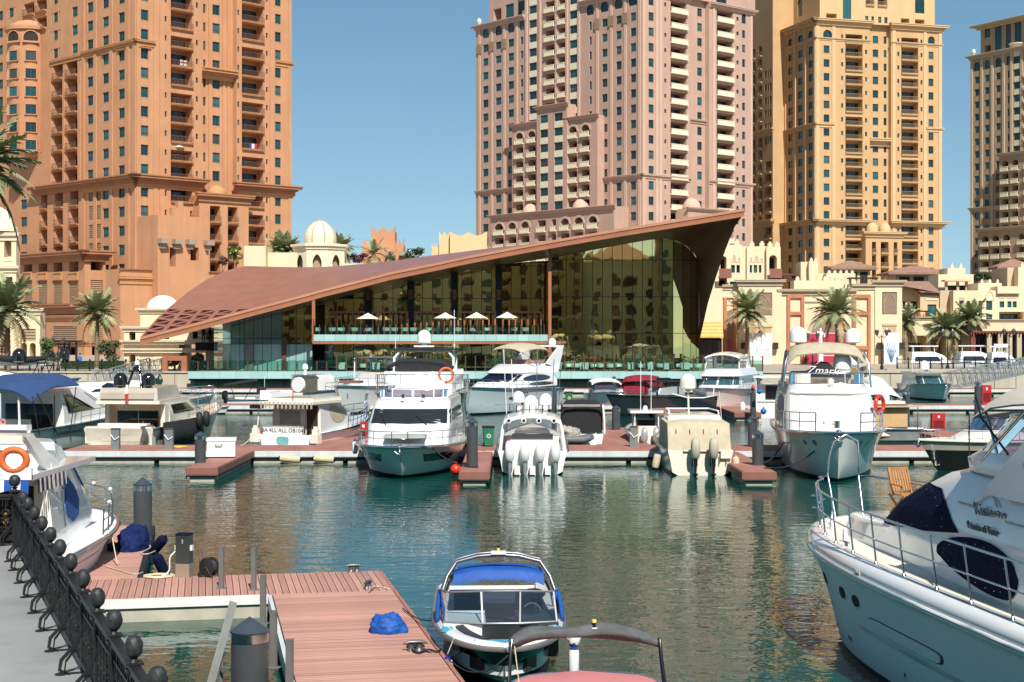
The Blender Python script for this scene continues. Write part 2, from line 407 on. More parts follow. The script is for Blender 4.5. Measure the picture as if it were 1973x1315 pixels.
def orange_tower():
 t,P=tower('apartment_tower','orange plastered apartment tower with green windows and stacked balconies, at far left',262,281.5,0)
 th=radians(45);mats=(ORANGE,ORANGE2,FRAMEG,WING,RAILM)
 R=Face(t,P,th,mats);Lf=Face(t,P,th-pi/2,mats)
 zb,fl=17.3,3.5;top=84;R.low=Lf.low=(4,.55)
 e=R.u(562)
 ua,ub=R.u(389),R.u(456)
 c1=R.cols([(270.8,286,'win',0,1.9,0,15),(317.5,321.3,'small',.4,1.0,0,15),(329,370.5,'bal3',-.45,3.1,0,15),(377.5,381.5,'small',.4,1.0,0,15)],zb,fl)
 R.panel(0,ua,0,GZ,top,c1)
 mid=R.cols([(409.5,423.5,'win',0,1.9,0,15),(391.5,396,'small',0,1.7,0,15)],zb,fl,-1.3)
 R.panel(ua,ub,-1.3,GZ,top,mid)
 c2=R.cols([(457.5,461,'small',.4,1.0,0,15),(466,507.5,'bal3',-.45,3.1,0,15),(512.5,516,'small',.4,1.0,0,15),(530,541,'win',0,1.9,0,15)],zb,fl)
 R.panel(ub,e,0,GZ,top,c2)
 b=MB()
 for u in(ua,ub):b.face([R.L(u,0,GZ),R.L(u,-1.3,GZ),R.L(u,-1.3,top),R.L(u,0,top)])
 b.build('return_wall',ORANGE,t)
 R.strips([R.u(300),R.u(312)],GZ,top,1.0,0,.12,ORANGE);R.strips([.45],GZ,top,.9,0,.2,ORANGE);R.strips([e-.5,R.u(523)],GZ,top,.8,0,.15,ORANGE)
 R.strips([R.u(404,-1.3),R.u(431,-1.3),R.u(440,-1.3)],GZ,top,.6,-1.3,.2,ORANGE)
 R.cornice(0,ua,33.0,1.75,1.5,0,TERRA,e0=1,e1=.6);R.cornice(0,ua,32.4,.7,.5,0,ORANGE2,e0=1)
 R.cornice(ub,e,33.0,1.75,1.5,0,TERRA,e0=.6,e1=1);R.cornice(ub,e,32.4,.7,.5,0,ORANGE2,e1=1)
 R.cornice(0,R.u(297),58.1,1.1,.55,0,ORANGE2,e0=1);R.cornice(R.u(530),e,58.1,1.1,.45,0,ORANGE2,e1=1)
 R.cornice(ua,ub,R.z(410,152),2.0,1.9,-1.3,ORANGE2)
 z1=R.z(420,378,2.2);u0,u1=R.u(384,2.2),R.u(479,2.2)
 lo=[(R.u(a,2.2),R.u(c,2.2),z1-1.9-3.5*k-2.9,z1-1.9-3.5*k,'bal')for a,c in((404.5,424.5),(439,457.5))for k in range(6)]
 R.panel(u0,u1,2.2,GZ,z1,lo);R.back(u0,u1,GZ,z1,2.2,2.2)
 R.cornice(u0,u1,z1-1.2,1.6,.9,2.2,TERRA,e0=1,e1=1)
 b=MB();q=R.L(R.u(417,1),1,z1+.4);b.lathe([(1.9,0),(1.9,.35),(1.55,1.0),(.9,1.5),(0,1.7)],q,14);b.build('roof_dome',ORANGE2,t,50)
 a1,a2,a3=Lf.u(160),Lf.u(97),Lf.u(-90)
 l1=Lf.cols([(228.5,240,'win',0,1.9,0,15),(198,209.5,'win',0,1.9,0,15),(168.5,179.5,'win',0,1.9,5,15),(171,194,'lou',-.1,2.7,1,4)],zb,fl)
 Lf.panel(a1,0,0,GZ,top,l1)
 l2=Lf.cols([(139,149.5,'win',0,1.9,12,15),(103,111.5,'win',0,1.9,12,15),(98.3,100.3,'small',0,1.9,12,15),(113.2,115.4,'small',0,1.9,12,15),(106,121,'bal',-.4,2.9,0,4),(135,151,'bal',-.4,2.9,0,4),(102.5,121,'bal',-.5,3.0,5,11),(128,149,'bal',-.5,3.0,5,11)],zb,fl)
 Lf.panel(a2,a1,0,GZ,top,l2)
 l3=Lf.cols([(70,90,'bal',-.5,2.3,14,15),(46,66,'bal',-.5,2.3,14,15),(17.5,26,'win',0,1.9,10,15),(-2,5.5,'win',0,1.9,8,15),(13,14.5,'small',0,1.9,10,15),(28,29.5,'small',0,1.9,10,15),(79,91,'bal',-.4,2.9,0,4),(40,52,'win',0,1.9,0,4),(-30,-18,'win',0,1.9,0,15),(-60,-48,'win',0,1.9,0,15)],zb,fl)
 Lf.panel(a3,a2,0,GZ,top,l3)
 Lf.cornice(a1,0,58.1,1.1,.55,0,ORANGE2,e1=1);Lf.cornice(a2,a1,57.9,1.1,.35,0,ORANGE2);Lf.cornice(a1,0,32.4,.7,.5,0,ORANGE2,e1=1)
 Lf.cornice(Lf.u(72),0,33.0,1.75,1.5,0,TERRA,e1=1,e0=1)
 Lf.strips([Lf.u(p)for p in(161,184,215,247)],GZ,top,1.0,0,.22,ORANGE);Lf.strips([-.45],GZ,top,.9,0,.2,ORANGE)
 Lf.strips([Lf.u(p)for p in(99,124,154)],34,56,.7,0,.25,ORANGE)
 for px in(174,204,234):
  b=MB();u=Lf.u(px);Lf.ob(b,u-1.3,u+1.3,0,.3,57.72,57.95);b.build('hood_mould',TERRA,t)
 b=MB();u=R.u(278);R.ob(b,u-1.3,u+1.3,0,.3,57.72,57.95);b.build('hood_mould',TERRA,t)
 uc=Lf.u(58);c=Lf.L(uc,0.2,0);r=4.2
 b=MB();b.lathe([(r-1,40.5),(r,42.3),(r,65.5),(r+.5,65.6),(r+.55,66.3),(r-.3,66.5),(r-.6,66.9),(r*.6,67.5),(r*.3,67.9),(0,68.0)],c,36);b.build('turret',SAND2 if False else ORANGE,t,40)
 for k in range(7):
  zz=zb+fl*(k+7)+.1
  for aa in(-2.6,-2.02,-1.2,-.45):
   p=(c[0]+(r+.04)*cos(aa),c[1]+(r+.04)*sin(aa),zz);arch=k==6
   wd=3.0 if(arch and aa in(-1.2,-2.02))else(2.2 if aa in(-1.2,-2.02)else .8)
   if arch and wd<1:continue
   def mk(wd=wd,arch=arch):
    g=MB();h=2.4 if arch else 1.9
    if arch:
     pts=arcpts(wd,h);g.face([(x-wd/2,-.02,z)for x,z in pts],1)
     for pa,pb in zip(pts[:-1],pts[1:]):g.bar((pa[0]-wd/2,-.08,pa[1]),(pb[0]-wd/2,-.08,pb[1]),.28,.2,0)
     g.box(-wd/2,wd/2,-.3,0,0,.35,0)
    else:
     g.face([(-wd/2,-.03,0),(wd/2,-.03,0),(wd/2,-.03,h),(-wd/2,-.03,h)],1)
     for x in(-wd/2,wd/2):g.box(x-.1,x+.1,-.2,.1,-.1,h+.1,0)
     g.box(-wd/2,wd/2,-.2,.1,-.15,0,0);g.box(-wd/2,wd/2,-.2,.1,h,h+.12,0)
     if wd>1:g.box(-.04,.04,-.07,0,0,h,2)
    return g.mesh('window',[ORANGE,DARKIN if arch else WING,FRAMEG])
   put('window',cached(('turw',wd,arch),mk),t,p,aa+pi/2)
 R.back(0,e,GZ,top,-a3,0,None,True)
 w=7.0;Q=Vector(P)+Lf.n*w
 pl=Face(t,Q,Lf.ang,mats);pc=pl.u(163);pl.P0=pl.P0+pl.d*pc;pr_=Face(t,pl.P0,th,mats)
 zt=PZ(484,pl.Y(150));zA=PZ(523,pl.Y(150))
 uL=pl.u(-60);uR=pr_.u(203.5)
 bays=[(46,62),(74,91),(103,120),(133,151)]
 ops=[(pl.u(a),pl.u(c),PZ(524,pl.Y(c)),PZ(503,pl.Y(c)),'log')for a,c in bays]
 ops+=[(pl.u(a),pl.u(c),PZ(587,pl.Y(c)),PZ(541,pl.Y(c)),'lou')for a,c in bays]
 ops+=[(pl.u(78),pl.u(89),2.2,PZ(624,pl.Y(80)),'lou'),(pl.u(102),pl.u(148),PZ(667,pl.Y(120)),PZ(629,pl.Y(120)),'lou'),(pl.u(112),pl.u(148),2.0,PZ(668,pl.Y(120)),'log')]
 pl.panel(uL,0,0,GZ,zt,ops)
 opr=[(pr_.u(174.5),pr_.u(199),PZ(521,pr_.Y(180)),PZ(501,pr_.Y(180)),'log'),(pr_.u(174.5),pr_.u(199),PZ(584,pr_.Y(180)),PZ(540,pr_.Y(180)),'lou'),(pr_.u(175),pr_.u(199),PZ(667,pr_.Y(180)),PZ(629,pr_.Y(180)),'lou'),(pr_.u(177),pr_.u(198),2.0,PZ(668,pr_.Y(180)),'log')]
 pr_.panel(0,uR,0,GZ,zt,opr);pr_.back(0,uR,GZ,zt,-uL,0,None,True)
 for f,a,c,ea,ec in((pl,uL,0,0,1),(pr_,0,uR,1,1)):
  f.cornice(a,c,zt-1.9,2.0,1.4,0,TERRA,e0=ea,e1=ec);f.cornice(a,c,PZ(603,270),1.9,1.2,0,TERRA,e0=ea,e1=ec);f.cornice(a,c,PZ(613,270)-.3,.9,.45,0,ORANGE2,e0=ea,e1=ec)
  f.cornice(a,c,PZ(668,270),.8,.3,0,TERRA,e0=ea,e1=ec)
 for a,c in bays:
  b=MB();u0,u1=pl.u(a),pl.u(c);zz=PZ(524,pl.Y(c))
  pl.ob(b,u0,u1,0,.35,zz-.3,zz);pl.ob(b,u0,u1,0,.22,zz-1.1,zz-.3);pl.ob(b,u0,u1,0,.3,zz-1.5,zz-1.1);b.build('parapet',ORANGE2,t)
 w=5.0;q=Face(t,Vector(P)+R.n*w,th,mats);u0,u1=q.u(232),q.u(480)
 zz=PZ(521,q.Y(300));ops=[(q.u(213+24),q.u(252),PZ(610,q.Y(240)),PZ(566,q.Y(240)),'lou')]
 q.panel(u0,u1,0,GZ,zz,[]);q.back(u0,u1,GZ,zz,5,0);q.cornice(u0,u1,zz-.4,.5,.3,0,TERRA,e0=1);q.cornice(u0,u1,zz-2.6,1.5,.5,0,ORANGE2,e0=1)
 w=7.0;q=Face(t,Vector(P)+R.n*w,th,mats);u0,u1=q.u(304),q.u(402);z0=PZ(500,q.Y(340));z1=PZ(417,q.Y(350))
 ops=[(q.u(327),q.u(338.5),PZ(514,q.Y(330)),PZ(477,q.Y(330)),'log'),(q.u(367),q.u(383),PZ(502,q.Y(370)),PZ(477,q.Y(370)),'log')]
 q.panel(u0,u1,0,GZ,z1,ops);q.back(u0,u1,GZ,z1,7,0)
 for p in(311,338,364,399):
  b=MB();u=q.u(p);q.ob(b,u-.8,u+.8,0,1.3,PZ(477,290),PZ(468,290));q.ob(b,u-.5,u+.5,0,.7,PZ(486,290),PZ(477,290));b.build('bracket',pm('spout_stone',(.33,.26,.2),.9),t)
 b=MB();q.ob(b,u0+3,u1-4,-1,0,z1,z1+1.5);q.ob(b,u0+4.2,u1-5.4,-1,0,z1+1.5,z1+2.7);b.build('parapet',ORANGE,t)
 def balcony_thing(px,py,name,label,cat,w=.1):f=R;u=f.u(px);p=f.L(u,w,f.z(px,py));return thing(name,label,cat,(p[0]+t.location.x,p[1]+t.location.y,p[2]),th)
 WF=pm('white_flag_cloth',(.75,.74,.70),.8);RF=pm('red_flag_cloth',(.55,.03,.04),.8);BF=pm('blue_flag_cloth',(.02,.05,.3),.8)
 o=balcony_thing(353,127,'hanging_flag','white flag with a red cross hung below a balcony of the orange tower','flag');b=MB();b.box(-.75,.75,-.03,0,0,1.0);b.build('cloth',WF,o);b=MB();b.box(-.75,.75,-.045,-.03,.4,.6);b.box(-.1,.1,-.046,-.03,0,1.0);b.build('cross',RF,o)
 o=balcony_thing(485,287,'hanging_flag','blue white and red flag draped on a balcony rail of the orange tower','flag',.4)
 for k,m in enumerate((BF,WF,RF)):b=MB();b.box(-.9+.6*k,-.3+.6*k,-.03,0,0,.9);b.build('stripe',m,o)
 for px,py,lab in((346,288,'cream parasol open on a left hand balcony of the orange tower'),(493,375,'white parasol open on a balcony under the big cornice of the orange tower')):
  o=balcony_thing(px,py+12,'parasol',lab,'parasol',-.4);b=MB();b.lathe([(1.1,1.5),(.5,1.85),(0,2.0)],(0,0,0),8);b.build('canopy',WF,o);b=MB();b.tube([(0,0,.2),(0,0,1.9)],.03,5);b.build('pole',RAILM,o)
 return t
orange_tower()
# ---- pink tower
def pink_tower():
 t,P=tower('apartment_tower','pink stone apartment tower with cream balustrades rising behind the copper roof',1237,353,0)
 th=radians(41);mats=(PINK,PINK2,FRAMEG,WING,CREAMB,'solid')
 R=Face(t,P,th,mats);Lf=Face(t,P,th-pi/2,mats)
 fl=3.5;zb=78.1-.95-3.5*20;top=84.2
 e=R.u(1449.6);us=R.u(1366);uk=R.u(1330)
 r1=R.cols([(1249.8,1259.6,'win',0,1.9,3,20),(1249.8,1259.6,'arch',0,2.4,21,21),(1280,1284,'small',.4,.9,3,21),(1292,1322.6,'bal',-.6,2.7,3,21)],zb,fl)
 R.panel(0,uk,0,GZ,top,r1)
 r2=R.cols([(1343.6,1352.4,'win',0,1.9,3,21)],zb,fl,-1.2);R.panel(uk,us,-1.2,GZ,top,r2)
 r3=R.cols([(1381,1412,'bal',-.6,2.7,3,21),(1418.8,1423.4,'small',.4,.9,3,21),(1430,1435.8,'win',0,1.9,3,20),(1429,1437,'arch',0,2.4,21,21)],zb,fl)
 R.panel(us,e,0,GZ,top,r3)
 b=MB()
 for u in(uk,us):b.face([R.L(u,0,GZ),R.L(u,-1.2,GZ),R.L(u,-1.2,top),R.L(u,0,top)])
 b.build('return_wall',PINK,t)
 R.strips([.5,R.u(1265),R.u(1272),R.u(1375),e-.5],GZ,top,.8,0,.2,PINK2)
 R.cornice(0,uk,R.z(1250,344),1.0,.6,0,PINK2,e0=1);R.cornice(us,e,R.z(1250,344),1.0,.6,0,PINK2,e1=1);R.cornice(uk,us,R.z(1340,236),1.0,.6,-1.2,PINK2)
 R.cornice(0,uk,top-1.2,1.2,1.0,0,PINK2,e0=1);R.cornice(us,e,top-1.2,1.2,1.0,0,PINK2,e1=1)
 aL=Lf.u(917)
 l=Lf.cols([(930.5,941,'win',0,1.9,3,20),(955,966,'win',0,1.9,3,20),(979.3,990,'win',0,1.9,3,20),(1003,1008,'small',0,1.9,3,20),(930,942,'arch',0,2.4,21,21),(954.5,967,'arch',0,2.4,21,21),(978.5,991,'arch',0,2.4,21,21),(1001,1010,'arch',0,2.4,21,21),(1020,1034,'win',0,1.9,3,22),(1051,1068.5,'bal',-.6,2.6,3,22),(1076.5,1089,'bal',-.6,2.6,3,22),(1098,1112.7,'win',0,1.9,3,22),(1135.5,1140,'small',0,1.9,3,20),(1160,1170.3,'win',0,1.9,3,20),(1187.2,1197.5,'win',0,1.9,3,20),(1215,1225.5,'win',0,1.9,3,20),(1130,1144,'arch',0,2.4,21,21),(1157,1172,'arch',0,2.4,21,21),(1184,1199.5,'arch',0,2.4,21,21),(1211.5,1227.5,'arch',0,2.4,21,21)],zb,fl)
 m0,m1=Lf.u(1013),Lf.u(1118)
 inm=lambda o:m0<(o[0]+o[1])/2<m1
 Lf.panel(aL,m0,0,GZ,top,[o for o in l if o[1]<m0]);Lf.panel(m1,0,0,GZ,top,[o for o in l if o[0]>m1])
 Lf.panel(m0,m1,0,GZ,100,[o for o in l if inm(o)])
 for a,c in((1020,1034),(1098,1112.7)):
  for i in range(8,23):
   if i<9:continue
   z=zb+fl*i+1.9;b=MB();Lf.ob(b,Lf.u(a),Lf.u(c),-.03,.06,z+.05,z+fl-1.95);b.build('spandrel',CREAMB,t)
 Lf.strips([Lf.u(p)for p in(924,948,972,996,1151,1178,1205,1232)],GZ,top,.8,0,.2,PINK2);Lf.strips([Lf.u(p)for p in(1015,1041,1072.5,1093,1116)],GZ,100,.7,0,.3,PINK2)
 for a,c,e1 in((aL,m0,0),(m1,0,1)):
  Lf.cornice(a,c,top-1.2,1.2,1.0,0,PINK2,e0=0 if e1 else 1,e1=e1);Lf.cornice(a,c,R.z(1250,344),1.0,.6,0,PINK2,e1=e1)
 for a in(924,948,972,1151,1178,1205):b=MB();u=Lf.u(a);Lf.ob(b,u-.9,u+.9,.2,.32,zb+fl*20-.2,zb+fl*20+2.2);b.build('panel',LOUVER,t)
 R.back(0,e,GZ,top,-aL,0,None,True)
 U=Face(t,Vector(P)-Lf.n*3-R.n*3,th,mats);UL=Face(t,U.P0,th-pi/2,mats)
 ul=UL.u(943);ur=U.u(1455)
 ops=UL.cols([(951,966,'log',.4,3.8,0,0),(974,990,'win',.4,4.2,0,0),(999,1010,'win',.4,4.2,0,0),(1125,1140,'win',.4,4.2,0,0),(1150,1166,'win',.4,4.2,0,0),(1180,1195,'win',.4,4.2,0,0),(1210,1225,'win',.4,4.2,0,0)],top,fl)
 UL.panel(ul,0,0,top,100,ops);U.panel(0,ur,0,top,100,U.cols([(1260,1275,'win',.4,4,0,0),(1300,1318,'win',.4,4,0,0),(1380,1400,'win',.4,4,0,0)],top,fl));U.back(0,ur,top,100,-ul,0,None,True)
 for p,a in((1024,1.0),(1110,1.0)):
  b=MB();c=UL.L(UL.u(p),.4,top+.4);b.lathe([(.6,-2.2),(1.6,-.9),(2.0,-.2),(2.0,1.0),(1.85,1.0),(1.85,0),(0,0)],c,16);b.build('bow_balcony',CREAMB,t,40)
 b=MB();q=Lf.L(aL+.6,-.6,top);b.lathe([(.4,0),(.3,.5),(.55,.8),(.65,1.2),(.5,1.7),(.2,2),(0,2.1)],q,12);b.build('roof_finial',CREAMB,t,50)
 def block(w,px0,px1,z1,cols_,ztop_h=1.0,arch=None,key=None):
  f=Face(t,Vector(P)+Lf.n*w,th-pi/2,mats);u0,u1=f.u(px0),f.u(px1)
  ops=[]
  for a,c,kind,n in cols_:
   for k in range(n):
    zz=z1-1.9-fl*k
    kd=kind
    if kind=='balA':kd='balarch' if k==0 else 'bal'
    h=2.7 if kd[:3]=='bal' else 1.9
    ops.append((f.u(a),f.u(c),zz-h,zz,kd))
    if kind=='win' and k<n-1 and key:
     b=MB();f.ob(b,f.u(a),f.u(c),-.03,.06,zz-fl+.05,zz-h-.05);b.build('spandrel',CREAMB,t)
    if kd=='balarch':
     b=MB();r=(f.u(c)-f.u(a))/2;um=(f.u(a)+f.u(c))/2;zc=zz-r
     for q in range(10):
      a1,a2=pi*q/10,pi*(q+1)/10
      pts=[(um+R_*cos(A),zc+R_*sin(A))for A in(a1,a2)for R_ in(r+.02,r+.5)]
      P4=[pts[0],pts[1],pts[3],pts[2]]
      b.ext([f.L(x,-.02,z)for x,z in P4],(f.n.x*.14,f.n.y*.14,0))
     b.build('arch_moulding',PINK2,t)
  f.panel(u0,u1,0,GZ,z1,ops);f.back(u0,u1,GZ,z1,w+.1,0);f.cornice(u0,u1,z1-.5,.8,.7,0,PINK2,e0=1,e1=1)
  return f,u0,u1
 zt=lambda px,py,w:PZ(py,Face(t,Vector(P)+Lf.n*w,th-pi/2,mats).Y(px))
 block(2.2,986.5,1034,zt(1010,240,2.2),[(993.7,1008,'balA',7),(1017.5,1033-1,'balA',7)])
 block(2.8,1034,1092.5,zt(1060,205,2.8),[(1041,1055.6,'win',8),(1068,1084,'win',8)],key=1)
 block(2.2,1092.5,1151,zt(1120,226,2.2),[(1096,1112,'balA',7),(1120,1136,'balA',7)])
 f,u0,u1=block(4.6,945.5,1183,zt(1060,408,4.6),[(953,970.5,'balA',3),(979,995,'balA',3),(1004,1020,'balA',3),(1036,1051.5,'bal',3),(1062.7,1071.5,'bal',3),(1080.5,1097,'balA',3),(1106.7,1124,'balA',3),(1133.7,1151,'balA',3)])
 for p in(1008,1105):
  b=MB();q=f.L(f.u(p),-2.5,zt(1060,408,4.6)+.2);b.lathe([(2.2,0),(2.2,.4),(1.8,1.4),(1.,2.2),(0,2.5)],q,14);b.build('roof_dome',PINK2,t,50)
 w=4.;q=Face(t,Vector(P)+R.n*w,th,mats);u0,u1=q.u(1326),q.u(1398);z1=q.z(1345,403)
 q.panel(u0,u1,0,GZ,z1,[(q.u(a),q.u(c),z1-4.4,z1-1.6,'balarch')for a,c in((1336,1352),(1368,1384))]);q.back(u0,u1,GZ,z1,w,0);q.cornice(u0,u1,z1-.5,.8,.7,0,PINK2,e0=1,e1=1)
 b=MB();b.lathe([(2.2,0),(2.2,.4),(1.8,1.4),(1.,2.2),(0,2.5)],q.L(q.u(1345),-2,z1+.2),14);b.build('roof_dome',PINK2,t,50)
 return t
pink_tower()
# ---- ochre tower
def ochre_tower():
 t,P=tower('apartment_tower','golden ochre apartment tower with two balcony stacks, right of the pink tower',1571.6,394,0)
 th=radians(17);mats=(YELLOW,YELLOW2,FRAMEG,WING,pm('bronze_rail',(.30,.20,.11),.6),'bars')
 R=Face(t,P,th,mats);Lf=Face(t,P,th-pi/2,mats)
 fl=3.5;zb=77.9-.95-3.5*20;top=85.0
 e=R.u(1814.6);s1,s2=R.u(1676),R.u(1717)
 def bal3(a,c):
  r=[]
  for i in range(4,22):
   h=3.05 if(i%3)else 2.2
   r.append((R.u(a),R.u(c),zb+fl*i-.55,zb+fl*i-.55+h,'bal'))
  return r
 r1=R.cols([(1587,1598,'win',0,1.9,3,20),(1586,1603,'arch',0,2.4,21,21),(1620.6,1624.4,'small',.3,1.1,3,21),(1666.8,1670.6,'small',.3,1.1,3,21)],zb,fl)+bal3(1629,1661.7)
 R.panel(0,s1,0,GZ,top,r1)
 r2=R.cols([(1681.5,1692,'win',0,1.9,3,21),(1702.7,1708,'win',0,1.9,3,21)],zb,fl,-1.4);R.panel(s1,s2,-1.4,GZ,top,r2)
 r3=R.cols([(1729,1732.6,'small',.3,1.1,3,21),(1773.6,1777.2,'small',.3,1.1,3,21),(1789,1798.4,'win',0,1.9,3,20),(1788,1801,'arch',0,2.4,21,21)],zb,fl)+bal3(1736.6,1769)
 R.panel(s2,e,0,GZ,top,r3)
 b=MB()
 for u in(s1,s2):b.face([R.L(u,0,GZ),R.L(u,-1.4,GZ),R.L(u,-1.4,top),R.L(u,0,top)])
 b.build('return_wall',YELLOW,t)
 R.strips([.5,R.u(1606),R.u(1722),e-.5,R.u(1782)],GZ,top,.9,0,.18,YELLOW2)
 zc=R.z(1592,427);zd=R.z(1592,241)
 for a,c,x0,x1 in((0,s1,1,.5),(s2,e,.5,1)):
  R.cornice(a,c,top-1.0,1.6,1.3,0,YELLOW2,e0=x0,e1=x1);R.cornice(a,c,33.35,1.4,1.5,0,YELLOW2,e0=x0,e1=x1)
  R.cornice(a,c,R.z(1592,78),.7,.4,0,YELLOW2,e0=x0,e1=x1)
 R.cornice(0,R.u(1607),58.1,1.1,.5,0,YELLOW2,e0=1);R.cornice(R.u(1784),e,58.1,1.1,.5,0,YELLOW2,e1=1);R.cornice(s1,s2,R.z(1690,281),2.0,1.6,-1.4,YELLOW2)
 aL=Lf.u(1494)
 l=Lf.cols([(1518.6,1527,'win',0,1.9,3,20),(1537.5,1546,'win',0,1.9,3,20),(1557.6,1566,'win',0,1.9,3,20),(1500.5,1508,'win',0,1.9,15,20),(1497,1507,'bal',-.5,2.9,6,13),(1518,1528,'arch',0,2.4,21,21),(1537,1547,'arch',0,2.4,21,21),(1557,1567,'arch',0,2.4,21,21),(1500,1509,'arch',0,2.4,21,21)],zb,fl)
 Lf.panel(aL,0,0,GZ,top,l)
 for z,h,p in((top-1,1.6,1.3),(33.35,1.4,1.5),(58.1,1.1,.5),(R.z(1592,78),.7,.4)):Lf.cornice(aL,0,z,h,p,0,YELLOW2,e1=1)
 Lf.strips([-.5]+[Lf.u(p)for p in(1513,1532,1551.5)],GZ,top,.9,0,.25,YELLOW2)
 R.back(0,e,GZ,top,-aL,0,None,True)
 q=Face(t,Vector(P)+Lf.n*3.5,th-pi/2,mats);u0,u1=q.u(1440),q.u(1489)
 ops=q.cols([(1473.5,1477,'win',0,2.0,14,19),(1478.5,1481,'small',0,2.0,14,19),(1483,1486,'small',0,2.0,14,19),(1474,1486,'bal',-.5,2.9,3,12),(1449.5,1455,'bal',-.5,2.6,8,21),(1461.5,1468,'bal',-.5,2.6,8,21)],zb,fl)
 q.panel(u0,u1,0,GZ,96,ops);q.back(u0,u1,GZ,96,10,0);q.cornice(u0,u1,zd,1.2,.6,0,YELLOW2,e1=1);q.cornice(u0,u1,zc,1.6,1.2,0,YELLOW2,e1=1)
 U=Face(t,Vector(P)-Lf.n*2.5-R.n*2.5,th,mats);UL=Face(t,U.P0,th-pi/2,mats);ur=U.u(1801);ul=UL.u(1500)
 ops=U.cols([(1566.5,1583,'arch',3.8,4.6,0,0),(1624,1640,'arch',1.0,7.5,0,0),(1763,1781,'arch',4.2,4.4,0,0),(1563,1581,'log',.6,2.0,0,0),(1592,1612,'log',.6,2.0,0,0),(1736,1752,'log',.6,2.,0,0),(1763,1781,'log',.6,2.,0,0),(1668,1684,'bal',5.5,3,0,0),(1691,1709,'bal',5.5,3,0,0),(1667,1673,'small',1,1.6,0,0),(1679,1684,'small',1,1.6,0,0),(1692,1698,'small',1,1.6,0,0),(1704,1710,'small',1,1.6,0,0)],top,fl)
 U.panel(0,ur,0,top,97,ops,CREAM2 if False else YELLOW2);UL.panel(ul,0,0,top,97,UL.cols([(1499+5,1509,'arch',1,7.5,0,0),(1516,1526,'arch',1.,7.5,0,0),(1537,1546,'arch',3.8,4.6,0,0)],top,fl),YELLOW2);U.back(0,ur,top,97,-ul,0,None,True)
 w=2.4;q=Face(t,Vector(P)+R.n*w,th,mats);u0,u1=q.u(1668),q.u(1738);z1=q.z(1700,450)
 ops=[(q.u(a),q.u(c),z1-2.2-fl*k-2.8,z1-2.2-fl*k,'bal')for a,c in((1680,1688),(1697,1712),(1722,1729))for k in range(3)]
 q.panel(u0,u1,0,GZ,z1,ops);q.back(u0,u1,GZ,z1,w,0);q.cornice(u0,u1,z1-1.,1.4,1.0,0,YELLOW2,e0=1,e1=1)
 for p in(1685,1709):
  b=MB();b.lathe([(1.6,0),(1.6,.6),(1.35,1.5),(.8,2.2),(0,2.5)],q.L(q.u(p),-1.2,z1+.4),14);b.build('roof_dome',YELLOW2,t,50)
 f=Face(t,Vector(P)+Lf.n*.5+R.n*.5,th-pi/2,mats)
 return t
ochre_tower()
